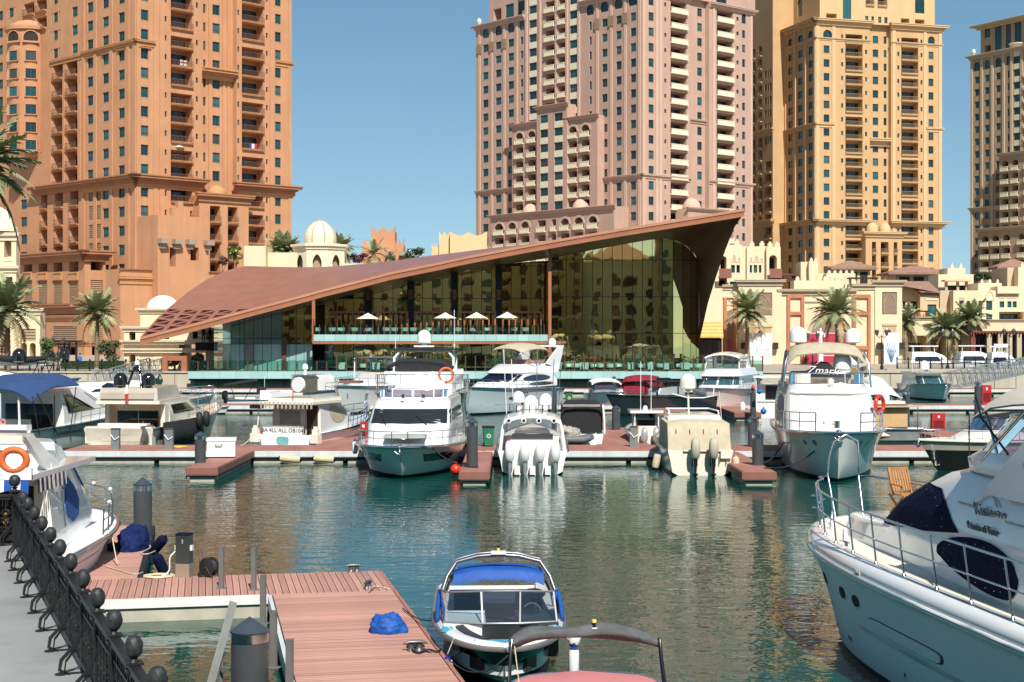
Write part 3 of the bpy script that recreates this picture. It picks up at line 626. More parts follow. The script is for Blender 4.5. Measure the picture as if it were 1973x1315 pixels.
# ---- far right tower
def sand_tower():
 t,P=tower('apartment_tower','shaded sandstone apartment tower cut off by the right edge, with arched loggias',2030,416,0)
 th=radians(30);mats=(SAND,SAND2,FRAMEG,WING,CREAMB,'solid')
 R=Face(t,P,th,mats);Lf=Face(t,P,th-pi/2,mats)
 fl=3.5;zb=77.3-.95-3.5*20;top=84.3;aL=Lf.u(1870)
 l=Lf.cols([(1878,1886.5,'win',0,1.9,3,20),(1897.5,1906,'win',0,1.9,3,20),(1919,1927.6,'win',0,1.9,3,20),(1941,1946,'small',0,1.9,3,20),(1953,1965,'win',0,1.9,3,21),(1975,1987,'bal',-.5,2.7,3,20),(1877,1888,'arch',0,2.5,21,21),(1897,1907.5,'arch',0,2.5,21,21),(1918,1929,'arch',0,2.5,21,21),(1939,1948,'arch',0,2.5,21,21)],zb,fl)
 Lf.panel(aL,0,0,GZ,top,l);R.panel(0,30,0,GZ,top,R.cols([(2040,2052,'win',0,1.9,3,20),(2065,2080,'win',0,1.9,3,20)],zb,fl));R.back(0,30,GZ,top,-aL,0,None,True)
 Lf.cornice(aL,0,top-1.2,1.2,1.0,0,SAND2,e0=1,e1=1);Lf.cornice(aL,0,Lf.z(1882,407),1.0,.6,0,SAND2,e0=1,e1=1)
 Lf.strips([aL+.5]+[Lf.u(p)for p in(1892,1912,1934,1949,1969)],GZ,top,.8,0,.22,SAND2)
 for i in range(6,22):
  b=MB();Lf.ob(b,Lf.u(1953),Lf.u(1965),-.03,.06,zb+fl*i+1.95,zb+fl*i+fl-.15);b.build('spandrel',CREAMB,t)
 U=Face(t,Vector(P)-Lf.n*2.5-R.n*2.5,th,mats);UL=Face(t,U.P0,th-pi/2,mats);ul=UL.u(1889.5)
 ops=UL.cols([(1897,1908,'arch',5,3,0,0),(1917,1930,'arch',.6,7.4,0,0),(1938,1948,'arch',.6,7.4,0,0),(1955,1968,'arch',.6,7.4,0,0),(1897,1909,'log',.6,2.2,0,0),(1980,1992,'arch',.6,7.4,0,0)],top,fl)
 zt=UL.z(1900,50);UL.panel(ul,0,0,top,zt,ops);U.panel(0,26,0,top,zt,[]);U.back(0,26,top,zt,-ul,0,None,True);UL.cornice(ul,0,zt-1.,1.2,2.2,0,SAND2,e0=1,e1=1)
 b=MB();b.lathe([(2.2,0),(2.2,.2),(1.7,-.6),(.8,-1.6)],UL.L(UL.u(1962),.6,top+1.2),14);b.build('bow_balcony',CREAMB,t,40)
 b=MB();b.lathe([(.4,0),(.3,.5),(.55,.8),(.65,1.2),(.5,1.7),(.2,2),(0,2.1)],Lf.L(aL+.6,-.6,top),12);b.build('roof_finial',CREAMB,t,50)
 for w,p0,p1,py,cs,n in((2.4,1925,2000,298,[(1930,1943),(1950,1962),(1975,1990)],8),(4.8,1884,2010,440,[(1891,1905),(1911.5,1925),(1932,1946),(1962,1973),(1984,1995)],4)):
  f=Face(t,Vector(P)+Lf.n*w,th-pi/2,mats);z1=f.z(1930,py);u0,u1=f.u(p0),f.u(p1)
  ops=[(f.u(a),f.u(c),z1-1.9-fl*k-2.7,z1-1.9-fl*k,'balarch' if k==0 else 'bal')for a,c in cs for k in range(n)]
  f.panel(u0,u1,0,GZ,z1,ops);f.back(u0,u1,GZ,z1,w,0);f.cornice(u0,u1,z1-.5,.8,.7,0,SAND2,e0=1,e1=1)
 return t
sand_tower()
# ---------------------------------------------------------------- restaurant with the copper roof
COPPER=pm('copper_roof',(.30,.125,.085),.36,.0,var=.13,scale=.5,spec=.6,streak=.05,bump=.02,bscale=5)
FASC=pm('copper_fascia',(.36,.15,.08),.4,.0,var=.08,scale=.6,spec=.5)
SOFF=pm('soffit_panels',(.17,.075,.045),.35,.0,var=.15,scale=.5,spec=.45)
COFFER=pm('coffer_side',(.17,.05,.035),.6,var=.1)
GOLD=wavymirror('gold_mirror_glass',(.78,.61,.26),.0065,.4)
TEALG=wavymirror('teal_mirror_glass',(.42,.60,.60),.02,.4,.08)
TEALB=pm('teal_blind_glass',(.26,.43,.44),.12,var=.1,scale=.5,spec=.6,coat=.4)
SMOKE=wavymirror('smoked_mirror_glass',(.20,.25,.24),.03,.4,.04)
MULL=pm('black_mullion',(.02,.02,.02),.4)
AQUA=pm('aqua_fascia_glass',(.38,.58,.56),.1,var=.05,scale=.3,spec=.6,coat=.5,rnd=.07)
GREENG=clearglass('green_balustrade_glass',(.62,.85,.76),.05)
BROWNP=pm('brown_post',(.10,.045,.03),.5)
COPPERP=pm('copper_post',(.36,.13,.065),.5)
def lerp_poly(pts,n):
 """points evenly spread over a polyline of 3-vectors"""
 pts=[Vector(p)for p in pts];L=[0]
 for a,c in zip(pts[:-1],pts[1:]):L.append(L[-1]+(c-a).length)
 out=[]
 for i in range(n):
  t=L[-1]*i/(n-1);k=0
  while k<len(pts)-2 and L[k+1]<t:k+=1
  f=(t-L[k])/max(1e-6,L[k+1]-L[k]);out.append(pts[k].lerp(pts[k+1],min(1,f)))
 return out
def restaurant():
 t=thing('restaurant','long glass restaurant under a sweeping copper coloured roof on the quay','restaurant',(0,166,0))
 O=Vector((0,166,0));l=lambda p:Vector(p)-O
 YFa=lambda px:161.5-6.0*max(0,(px-700)/734)**1.3
 ft=[(270,650),(362,627),(453,603),(575,571),(629,556),(690,541),(751,525),(840,507),(900,494),(1000,475),(1100,457),(1200,440),(1300,424),(1434,402)]
 Fp=[P3(x,y,YFa(x))for x,y in ft]
 bk=[(471,513),(514,514),(575,515.5),(635,514),(696,511),(757,507),(840,501),(1000,494),(1200,492),(1390,490)]
 Bp=[P3(x,y,186)for x,y in bk]
 lf=[(270,650),(301,615),(331,588),(368,559),(398,539),(435,522),(471,513)]
 Lp=[P3(x,y,161.5+24.5*i/6)for i,(x,y)in enumerate(lf)]
 Rp=[Fp[-1],Fp[-1].lerp(Bp[-1],.5)+Vector((0,0,.8)),Bp[-1]]
 NS,NV=131,52
 Fs,Bs,Ls,Rs=lerp_poly(Fp,NS),lerp_poly(Bp,NS),lerp_poly(Lp,NV),lerp_poly(Rp,NV)
 G=[]
 for j in range(NV):
  v=j/(NV-1);row=[]
  for i in range(NS):
   s=i/(NS-1)
   p=Fs[i]*(1-v)+Bs[i]*v+Ls[j]*(1-s)+Rs[j]*s-(Fs[0]*(1-s)*(1-v)+Fs[-1]*s*(1-v)+Bs[0]*(1-s)*v+Bs[-1]*s*v)
   row.append(l(p))
  G.append(row)
 BI,BJ=5,3
 def row(p):q=p+O;return HY-(q.z-CH)*F/q.y
 def C(i,j):return G[min(NV-1,j)][min(NS-1,i)]
 lb=MB();done=set()
 for I in range(0,40,BI):
  for J in range(0,21,BJ):
   p00,p10,p11,p01=C(I,J),C(I+BI,J),C(I+BI,J+BJ),C(I,J+BJ);tris=[(p00,p10,p01),(p10,p11,p01)];ok=[min(row(p)for p in q)>590 for q in tris]
   if not any(ok):continue
   done.add((I,J))
   for tri,g in zip(tris,ok):
    if not g:lb.face(tri,0);continue
    c=(tri[0]+tri[1]+tri[2])/3;inn=[c+(q-c)*.64 for q in tri];nrm=(tri[1]-tri[0]).cross(tri[2]-tri[0]).normalized()
    if nrm.z<0:nrm=-nrm
    low=[q-nrm*.6 for q in inn]
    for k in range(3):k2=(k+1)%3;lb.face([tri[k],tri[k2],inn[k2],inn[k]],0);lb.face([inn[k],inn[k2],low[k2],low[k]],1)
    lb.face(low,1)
 b=MB()
 for j in range(NV-1):
  for i in range(NS-1):
   if(i//BI*BI,j//BJ*BJ)not in done:b.face([G[j][i],G[j][i+1],G[j+1][i+1],G[j+1][i]])
 b.build('roof',COPPER,t,60);lb.build('roof_lattice',[COPPER,COFFER],t)
 b=MB();drop=[(0,0),(.28,-.12),(.30,-.05),(.62,-.02),(.66,-.16),(.82,-.16)]
 rows=[[l(p)+Vector((0,dy,-dz))for p in lerp_poly(Fp,NS)]for dz,dy in drop]
 b.grid(rows);b.build('fascia',FASC,t,30)
 ob=[(270,663),(362,640),(453,616),(575,585),(629,570),(690,555),(751,539),(840,521),(900,508),(1000,489),(1060,478),(1150,463),(1250,446),(1330,432),(1385,422),(1434,412),(1416,436),(1398,481),(1380,533),(1364,585),(1349,652),(1346,690)]
 ib=[(300,640),(372,636),(453,618),(575,589),(629,580),(690,566),(751,552),(840,535),(900,522),(1000,506),(1060,497),(1150,480),(1250,462),(1280,460.5),(1307,466),(1325,476),(1338,490),(1344,502),(1346,533),(1346.5,585),(1347,652),(1346,690)]
 gy=lambda px:172.0 if px<1055 else(165.3 if px<1280 else 165.3+((px-1280)/67)**2*1.6)
 ly=[155.5,157.2,159,161,163,165.4,168]
 oY=[YFa(x)for x,y in ob[:15]]+ly
 iY=[168]*3+[gy(x)for x,y in ib[3:]]
 A=[l(P3(x,y,Y))for(x,y),Y in zip(ob,oY)];Bq=[l(P3(x,y,Y+.02))for(x,y),Y in zip(ib,iY)]
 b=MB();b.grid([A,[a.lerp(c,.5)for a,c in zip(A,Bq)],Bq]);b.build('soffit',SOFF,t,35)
 b=MB()
 bot=[A[k]for k in range(15,22)];top=[bot[0]]+[Vector((A[k].x+.25,A[k].y+14,A[k].z))for k in range(16,22)]
 b.grid([bot,top]);r0=l(Fp[-1]);b.face([r0,bot[0],top[1],l(Rp[-1])]);b.face([l(Rp[-1]),top[1],top[-1],Vector((top[-1].x,20,-164))])if 0 else None
 b.build('end_wall',FASC,t,30)
 ztop_pts=[(x,P3(x,y,Y).z)for(x,y),Y in zip(ib,iY)][:18]
 def ztop(px):
  for(a,za),(c,zc)in zip(ztop_pts[:-1],ztop_pts[1:]):
   if a<=px<=c:return za+(zc-za)*(px-a)/max(1e-6,c-a)
  return ztop_pts[-1][1]
 frame=MB()
 def curtain(pxs,Yf,zs,mats,gap=.03):
  for a,c in zip(pxs[:-1],pxs[1:]):
   Ya,Yc=Yf(a),Yf(c);A0=Vector((PX(a,Ya),Ya,0));C0=Vector((PX(c,Yc),Yc,0));d=(C0-A0).normalized();n=Vector((d.y,-d.x,0))
   ta,tc=ztop(a),ztop(c);fr=[A0+n*-.06,C0+n*-.06]
   frame.face([l(fr[0]+Vector((0,0,zs[0]))),l(fr[1]+Vector((0,0,zs[0]))),l(fr[1]+Vector((0,0,tc))),l(fr[0]+Vector((0,0,ta)))])
   for k in range(len(zs)):
    z0=zs[k];z1=zs[k+1]if k<len(zs)-1 else 99
    h0,h1=min(z1,ta),min(z1,tc)
    if min(h0,h1)<z0+.25:continue
    m=mats(a,k)
    if m is None:continue
    p=[A0+d*gap,C0-d*gap]
    b=MB();q=[p[0]+Vector((0,0,z0+gap)),p[1]+Vector((0,0,z0+gap)),p[1]+Vector((0,0,h1-gap)),p[0]+Vector((0,0,h0-gap))]
    b.ext([l(x)for x in q],-n*-.0+n*.03)
    b.build('glass_pane',m,t)
 rx=[1061.7,1076,1091.4,1106.7,1122.5,1142,1160.7,1179.6,1198.7,1218.5,1237.6,1256.5,1276.5,1296.6,1315.5,1330.5,1341,1346.5]
 curtain(rx,gy,[2.1,6.03,9.92,13.85],lambda a,k:GOLD)
 mx=[605+19*i for i in range(24)]+[1059]
 curtain(mx,lambda p:171.9,[5.9,9.9,13.5],lambda a,k:GOLD)
 for a,c in zip(mx[:-1],mx[1:]):
  b=MB();x0,x1=PX(a,171.9)+.03,PX(c,171.9)-.03;b.box(x0,x1,5.87,5.9,2.15,5.1);b.build('glass_pane',GOLD if a>640 else SMOKE,t)
 lY=lambda p:166.3+max(0,(446-p)/34)**2*4.5
 def lm(a,k):
  if k==0:return TEALB
  return TEALG if a<540 else GOLD
 curtain([412.8,420,430,445,462,471,489,506,523,543,557,571,586,602],lY,[2.1,4.9,5.5],lm,.025)
 frame.box(PX(604,172),PX(1060,172),6.0,6.2,2,5.2)
 frame.build('curtain_wall_frame',MULL,t)
 for px,w in((709,14),(791,13),(875.5,13),(961,13)):
  b=MB();x=PX(px,171);hw=w*171/F/2;b.box(x-hw,x+hw,5.0,5.85,5.9,ztop(px)+.3);b.build('column',MULL,t)
  b=MB();b.box(x-.22,x+.22,4.9,5.0,PZ(578,171),PZ(558,171));b.build('wall_lantern',COPPERP,t)
 b=MB();x=PX(547,166);b.box(x-.25,x+.25,-.0,.28,2.1,5.6);b.build('column',BROWNP,t)
 b=MB();x0,x1=PX(472,166),PX(488,166);b.box(x0,x1,.0,.26,2.15,4.85);b.build('column',pm('grey_column',(.16,.18,.16),.4),t)
 b=MB();b.prism([(PX(425,170),6.5),(PX(604,167),.6),(PX(604,172),6.3),(PX(1060,172),6.3),(PX(1062,166),.1),(PX(1275,166),.1),(PX(1335,170),5.),(PX(1335,186)-3,19),(PX(471,186)+1,19)],2.05,6.9);b.build('core_wall',DARKIN,t)
 TY=159.2;x0,x1=PX(362,TY),PX(1470,TY)
 b=MB();b.box(x0,x1,TY-166+.06,.5,1.5,2.1);b.build('terrace_floor',pm('terrace_deck',(.33,.27,.2),.8),t)
 b=MB();b.box(x0,x1,TY-166+.5,TY-166+2.4,1.2,1.495);b.build('terrace_beam',MULL,t)
 n=36;ap=(x1-x0)/n
 for k in range(n):
  b=MB();b.box(x0+k*ap+.01,x0+(k+1)*ap-.01,TY-166,TY-166+.055,1.42,2.16);b.build('fascia_panel',AQUA,t)
 n=58;ap=(x1-x0)/n
 for k in range(n+1):
  x=x0+k*ap;b=MB();b.box(x-.055,x+.055,TY-166+.08,TY-166+.3,2.11,3.75 if x>PX(640,TY)else 3.2);b.build('balustrade_post',BROWNP,t)
 for k in range(n):
  x=x0+k*ap;b=MB();b.box(x+.07,x+ap-.07,TY-166+.16,TY-166+.175,2.12,3.3);b.build('balustrade_glass',GREENG,t)
 UY=161.2;x0,x1=PX(604,UY),PX(1060,UY)
 b=MB();b.box(x0,x1,UY-166+.06,6.0,5.28,5.86);b.build('upper_terrace_floor',BROWNP,t)
 n=22;ap=(x1-x0)/n
 for k in range(n):
  b=MB();b.box(x0+k*ap+.01,x0+(k+1)*ap-.01,UY-166,UY-166+.055,5.25,5.93);b.build('fascia_panel',AQUA,t)
 b=MB();b.box(x0-.1,x1+.1,UY-166+.03,UY-166+.4,4.95,5.22);b.build('edge_beam',COPPERP,t)
 n=40;ap=(x1-x0)/n
 for k in range(n+1):
  x=x0+k*ap;b=MB();b.box(x-.035,x+.035,UY-166+.08,UY-166+.2,5.87,7.55 if k%4==0 else 6.95);b.build('balustrade_post',BROWNP,t)
  if k<n:
   b=MB();b.box(x+.05,x+ap-.05,UY-166+.12,UY-166+.132,5.88,6.92);b.build('balustrade_glass',GREENG,t)
 for a,c in((636,702),(718,785),(799.5,869),(883,954),(969,1041.6)):
  fr=put('portal_frame',None,t,(0,165.5-166,5.87));xa,xc=PX(a,165.5),PX(c,165.5);h=PZ(600.5,165.5)-5.87
  b=MB();b.box(xa-.09,xa+.09,-.1,.1,0,h);b.box(xc-.09,xc+.09,-.1,.1,0,h);b.box(xa,xc,-.09,.09,h-.2,h+.02);fr.data=None
  b.build('frame_rail',COPPERP,fr)
  for k in range(1,6):
   x=xa+(xc-xa)*k/6;b=MB();b.box(x-.07,x+.07,-.06,.06,0,h-.2);b.build('frame_bar',COPPERP,fr)
 for px,Y,p0,p1 in((1059.5,161.0,485,716),(604,161.4,578,660)):
  b=MB();x=PX(px,Y);b.box(x-.16,x+.16,Y-166,Y-166+.3,PZ(p1,Y),PZ(p0,Y));b.build('post',COPPERP,t)
 b=MB();Y=161.0;b.box(PX(1063,Y),PX(1091,Y),Y-166+.1,Y-166+.3,PZ(662,Y),PZ(658,Y));b.build('edge_beam',COPPERP,t)
 return t
restaurant()
WCHAIR=pm('white_resin',(.72,.74,.72),.5)
ORD='first second third fourth fifth sixth seventh eighth ninth tenth eleventh twelfth thirteenth fourteenth fifteenth sixteenth seventeenth eighteenth nineteenth twentieth'.split()
def terrace_furniture():
 fl=5.87
 def chair_mesh(col):
  b=MB();b.lathe([(.30,.38),(.38,.42),(.42,.75),(.36,.78),(.32,.5),(0,.46)],(0,0,0),10,0,-.9,pi+.9)
  return b.mesh('shell',col,40)
 def leg_mesh():
  b=MB();b.tube([(0,0,0),(0,0,.4)],.03,5);return b.mesh('leg',MULL)
 sh,lg=chair_mesh(pm('teal_seat',(.50,.60,.56),.6)),leg_mesh();sw=chair_mesh(WCHAIR);base={}
 spots=[(610,163.2,5.87),(640,163.4,5.87),(657,163.2,5.87),(683,163.3,5.87),(694,164,5.87),(709,163.1,5.87),(744,163.3,5.87),(760,163.6,5.87),(780,163.2,5.87),(796,163.4,5.87),(826,163.3,5.87),(843,163.6,5.87),(864,163.2,5.87),(882,163.4,5.87),(911,163.2,5.87),(938,163.4,5.87),(966,163.4,5.87),(990,163.2,5.87),(1012,163.3,5.87),(1050,162.4,2.1),(1064,162.8,2.1),(1096,162.2,2.1),(1110,162.8,2.1),(1144,162.3,2.1),(1158,162.7,2.1),(1176,162.2,2.1),(1192,162.8,2.1),(1236,162.2,2.1),(1272,162.6,2.1),(1310,162.3,2.1),(1330,162.4,2.1),(1345,162.2,2.1),(800,162.4,2.1),(700,162.4,2.1)]
 for k,(px,Y,z)in enumerate(spots):
  up=z>5
  n_=sorted(q[0]for q in spots if(q[2]>5)==up).index(px);c=thing('chair',(ORD[n_]+(' pale tub chair from the left on the upper restaurant terrace' if up else ' white chair from the left on the lower restaurant terrace')),'chair',(PX(px,Y),Y,z),random.uniform(0,6),'terrace chairs upstairs' if up else 'terrace chairs downstairs')
  put('seat_shell',sh if up else sw,c)
  for s in range(4):put('leg',lg,c,(.2*(1 if s%2 else-1),.2*(1 if s>1 else-1),0))
 UMB=pm('parasol_canvas',(.78,.74,.62),.8,var=.04)
 for px,py,which in((709,607,'leftmost of the four white parasols open on the upper terrace'),(858,606,'white parasol open on the upper terrace, second from the left'),(918,605.5,'white parasol open on the upper terrace, third from the left'),(977,605,'rightmost of the four white parasols open on the upper terrace')):
  Y=163.0;u=thing('parasol',which,'parasol',(PX(px,Y),Y,fl),.2,'parasols on the upper terrace');h=PZ(py,Y)-fl
  b=MB();b.lathe([(1.22,h-.42),(.6,h-.12),(.08,h+.16),(0,h+.2)],(0,0,0),8);b.build('canopy',UMB,u)
  b=MB();b.tube([(0,0,0),(0,0,h)],.04,6);b.build('pole',MULL,u);b=MB();b.lathe([(.35,0),(.35,.1),(0,.1)],(0,0,0),10);b.build('foot',MULL,u)
 PL=[(1076.5,.75),(1125.5,.95),(1215.5,.7),(1253.5,.7),(1283,.6),(1320,.9),(1043,.8),(985,.8),(843,1.0),(725,.8),(660,.8)]
 order=['in front of the copper corner post','right of the copper post','under the tall mirror panes','near the middle of the mirror panes','near the curved corner','at the curved glass corner','just left of the copper post','right of the yacht with the bimini','left of the yacht with the bimini','by the lower mirror panes left of centre','by the left end of the mirror panes']
 for(px,w),od in zip(PL,order):
  Y=160.6;p=thing('planter','square white planter with a leafy plant '+od,'planter',(PX(px,Y),Y,2.1),0,'planters on the lower terrace')
  b=MB();b.raw([(-w/2.4,-.35,0),(w/2.4,-.35,0),(w/2.4,.35,0),(-w/2.4,.35,0),(-w/2,-.42,.95),(w/2,-.42,.95),(w/2,.42,.95),(-w/2,.42,.95)],[(0,1,5,4),(1,2,6,5),(2,3,7,6),(3,0,4,7),(4,5,6,7)]);b.build('pot',pm('planter_white',(.74,.76,.74),.5),p)
  b=MB()
  for q in range(70):
   a=random.uniform(0,6.3);r=random.uniform(.1,.7);z=.9+random.uniform(0,.9)*(1-r*.5);d=Vector((cos(a),sin(a),random.uniform(.2,.9))).normalized()
   c=Vector((r*cos(a)*.8,r*sin(a)*.8,z));s=d.cross(Vector((0,0,1))).normalized()*.06;b.face([c-s,c+s,c+d*.35])
  b.build('foliage',pm('planter_leaves',(.035,.10,.02),.6,var=.4,scale=4),p)
terrace_furniture()
# ---------------------------------------------------------------- low buildings round the harbour
BRICKR=pm('red_sandstone_frame',(.46,.17,.085),.8,var=.15,scale=.8)
MESHR=pm('brown_lattice',(.25,.17,.12),.7,var=.15,scale=3)
CRIM=pm('crimson_hoarding',(.42,.035,.07),.5,var=.05)
BANNER=pm('white_banner',(.72,.74,.76),.6,var=.03)
BLACKM=pm('black_iron',(.014,.014,.015),.45,var=.2)
SHOP=pm('dark_shopfront',(.025,.018,.016),.3,var=.3)
TEALF=pm('teal_window_frame',(.03,.12,.11),.5)
CM=(CREAM,CREAM2,TEALF,WING,RAILM)
def ogee(w,h,n=7):
 pts=[(0,0)];hs=h-w*.75
 for i in range(n+1):
  f=i/n;pts.append((w/2*(1-cos(f*pi/2))if 0 else w/2*f**1.0*1.0,hs+w*.75*(sin(f*pi/2)**.8)))
 pts+=[(w-x,z)for x,z in pts[-2::-1]]
 return pts
class Block(Face):
 """a plain plastered building seen square on; openings given in photo columns and rows"""
 def __init__(s,root,px0,px1,py,Y,dep,mats=CM,ang=0.,z0=None):
  super().__init__(root,(PX(px0,Y),Y),ang,mats);s.u0=0;s.u1=s.u(px1);s.zt=PZ(py,Y);s.dep=dep;s.zb=GZ if z0 is None else z0
 def walls(s,ops=(),wall=None):
  o=[(s.u(a),s.u(c),PZ(d,s.Y((a+c)/2)),PZ(b_,s.Y((a+c)/2)),k)for a,c,b_,d,k in ops]
  s.panel(s.u0,s.u1,0,s.zb,s.zt,o,wall);s.back(s.u0,s.u1,s.zb,s.zt,s.dep,0,wall)
  return s
 def crenel(s,h=.55,w=.5,mat=None,step=1.1):
  n=max(2,int((s.u1-s.u0)/step));st=(s.u1-s.u0)/n
  for k in range(n):
   b=MB();u=s.u0+(k+.5)*st;s.ob(b,u-w/2,u+w/2,-.35,0.0,s.zt,s.zt+h);s.ob(b,u-w/4,u+w/4,-.35,.0,s.zt+h,s.zt+h*1.5);b.build('merlon',mat or s.wall,s.root)
  return s
 def slab(s,px0,px1,py0,py1,name,mat,pr=.12,deep=.05):
  b=MB();Y=s.Y((px0+px1)/2);s.ob(b,s.u(px0),s.u(px1),-deep,pr,PZ(py1,Y),PZ(py0,Y));b.build(name,mat,s.root);return s
 def arch(s,px0,px1,py0,py1,mat,name='arch_panel',w=.06,surround=None,thick=.12):
  """pointed arch panel standing proud of the wall"""
  Y=s.Y((px0+px1)/2);u0,u1=s.u(px0),s.u(px1);pts=ogee(u1-u0,PZ(py0,Y)-PZ(py1,Y));z0=PZ(py1,Y)
  b=MB();b.ext([s.L(u0+x,-.05,z0+z)for x,z in pts],(s.n.x*(w+.05),s.n.y*(w+.05),0));b.build(name,mat,s.root)
  if surround:
   b=MB()
   for p,q in zip(pts[:-1],pts[1:]):b.bar(s.L(u0+p[0],w,z0+p[1]),s.L(u0+q[0],w,z0+q[1]),thick,thick)
   b.build('arch_moulding',surround,s.root)
  return s
def cbuild(label,cat='building',name='low_building',Y=205,px=1500):return thing(name,label,cat,(PX(px,Y),Y,0))
def west_buildings():
# domed kiosk building behind the roof
 t=cbuild('cream building with an octagonal domed kiosk showing above the copper roof',Y=212,px=617)
 Block(t,470,512,474,208,6).walls();Block(t,512,775,487,210,3,z0=2).walls([(513,521,507,516,'log')])if 0 else Block(t,512,572,487,210,3).walls()
 Block(t,660,775,508,210,3).walls()
 c=Vector((PX(617,212)-t.location.x,0,0));r=50*212/F/cos(pi/8)*.97
 z0,z1=PZ(528,212),PZ(484,212);b=MB()
 A=[(c.x+r*cos(pi/8+k*pi/4),r*sin(pi/8+k*pi/4))for k in range(8)]
 hole=[]
 for k in range(8):
  p,q=Vector(A[k]),Vector(A[(k+1)%8]);d=q-p;wd=d.length
  pts=ogee(wd*.42,PZ(493,212)-PZ(518,212));zz=PZ(518,212);off=wd*.29
  def at(x,z):e=p+d*(x/wd);return(e.x,e.y,z)
  b.face([at(0,z0),at(wd,z0),at(wd,zz),at(0,zz)]);b.face([at(0,zz),at(off,zz),at(off,z1),at(0,z1)]);b.face([at(wd-off,zz),at(wd,zz),at(wd,z1),at(wd-off,z1)])
  for a_,c_ in zip(pts[:-1],pts[1:]):
   if abs(a_[0]-c_[0])>1e-6:b.face([at(off+a_[0],zz+a_[1]),at(off+c_[0],zz+c_[1]),at(off+c_[0],z1),at(off+a_[0],z1)])
 b.build('kiosk_wall',CREAM2,t)
 b=MB();b.lathe([(r*.8,0),(r*.8,2.6)],(c.x,0,z0),8,0,pi/8,pi/8+2*pi);b.build('inner_wall',SAND,t)
 b=MB();b.lathe([(r,z1),(r*1.05,z1+.1),(r*1.05,z1+.4),(r*1.12,z1+.5),(r*1.12,z1+.8),(0,z1+.85)],(c.x,0,0),8,0,pi/8,pi/8+2*pi);b.build('cornice',CREAM2,t)
 zd=PZ(471,212);b=MB();b.lathe([(r*.86,z1+.8),(r*.86,zd-.2),(r*.8,zd),(0,zd)],(c.x,0,0),8,0,pi/8,pi/8+2*pi);b.build('drum',CREAM2,t)
 h=PZ(425,212)-zd;R0=31*212/F;b=MB();b.lathe([(R0*x,zd+h*y)for x,y in((.93,0),(1,.18),(.98,.36),(.88,.55),(.68,.75),(.4,.9),(.12,.985),(0,1))],(c.x,0,0),28);b.build('dome',CREAM2,t,50)
 for k in range(8):
  a=pi/8+k*pi/4;b=MB();b.tube([(c.x+R0*x*1.01*cos(a),R0*x*1.01*sin(a),zd+h*y)for x,y in((.93,0),(1,.18),(.98,.36),(.88,.55),(.68,.75),(.4,.9),(.12,.99))],.09,5);b.build('dome_rib',pm('rib_buff',(.38,.32,.22),.8),t)  # ribs in a darker buff than the dome
 t=cbuild('small orange tower with horned battlements behind the roof','tower','horned_tower',240,740)
 def horned(t,px0,px1,pyw,pyh,Y,dep,mat):
  B=Block(t,px0,px1,pyw,Y,dep,(mat,mat,TEALF,WING));B.walls();hh=PZ(pyh,Y)-B.zt
  for f,e0,e1 in((B,B.u0,B.u1),):
   for u,sg in((e0,1),((e0+e1)/2,0),(e1,-1)):
    b=MB();w=(e1-e0)*.22
    if sg:prof=[(0,0),(sg*w,0),(sg*w*.55,hh*.35),(sg*w*.2,hh*.9),(0,hh)]
    else:prof=[(-w*.8,0),(w*.8,0),(w*.4,hh*.4),(w*.12,hh*.85),(0,hh*.95),(-w*.12,hh*.85),(-w*.4,hh*.4)]
    b.ext([f.L(u+x,0,f.zt+z-.001)for x,z in prof],(-f.n.x*.9,-f.n.y*.9,0));b.build('horn',mat,t)
  return B
 horned(t,715,761,446,436,240,4,ORANGE);horned(t,699,716,468,460,241,3,ORANGE);horned(t,761,778,472,460,241,3,ORANGE)
 b=MB();Y=239;b.prism([(PX(699,Y)-t.location.x,-2),(PX(778,Y)-t.location.x,-2),(PX(778,Y)-t.location.x,2),(PX(699,Y)-t.location.x,2)],GZ,PZ(478,Y));b.build('wall',ORANGE,t)
 b=MB();x0,x1=PX(751,237)-t.location.x,PX(762,237)-t.location.x;b.box(x0,x1,-3.1,-2.9,PZ(512,237),PZ(493,237));b.build('window',DARKIN,t)
 for p in(750,776):
  b=MB();x=PX(p,237)-t.location.x;b.box(x-.5,x+.5,-3.6,-2,PZ(493,237),PZ(485,237));b.build('bracket',pm('spout_stone',(.33,.26,.2),.9),t)
 t=cbuild('small cream tower with stepped battlements beside the pink tower','tower','horned_tower',230,890)
 horned(t,846,867,453,446,231,6,pm('buff_plaster',(.66,.48,.26),.85,var=.05));horned(t,867,938,454,447,230,6,MATS['buff_plaster']);horned(t,832,847,476,468,231.5,4,MATS['buff_plaster']);horned(t,938,950,482,474,231,4,MATS['buff_plaster'])
 t=cbuild('cream corner pavilion with arched balcony and small dome at the left edge','building','corner_pavilion',200,20)
 B=Block(t,-60,31,452,200,1.6);B.walls([(8,22,462,500,'logarch'),(11,24,534,566,'win'),(-22,-8,462,500,'logarch'),(-22,-9,534,566,'win')])
 for z,h in((449,1.0),(513,.8)):B.cornice(B.u0,B.u1,PZ(z,200)-h,h,.5,0,CREAM2,e0=1,e1=1)
 for k in range(5):
  b=MB();u=B.u(9.5+k*2.8);b.lathe([(.1,0),(.16,.3),(.08,.6),(.14,1.0)],B.L(u,-.2,PZ(511,200)),8);b.build('baluster',CREAM2,t)
 b=MB();u0,u1=B.u(7),B.u(23);B.ob(b,u0,u1,-.35,.08,PZ(500,200)-.25,PZ(500,200)+.05);b.build('handrail',CREAM2,t)
 b=MB();b.lathe([(2.3,0),(2.25,.5),(1.8,.8),(1.7,1.2),(1.4,2.0),(.9,2.7),(.3,3.1),(0,3.2)],B.L(B.u(-6),-1.2,PZ(446,200)),22);b.build('dome',CREAM2,t,50)
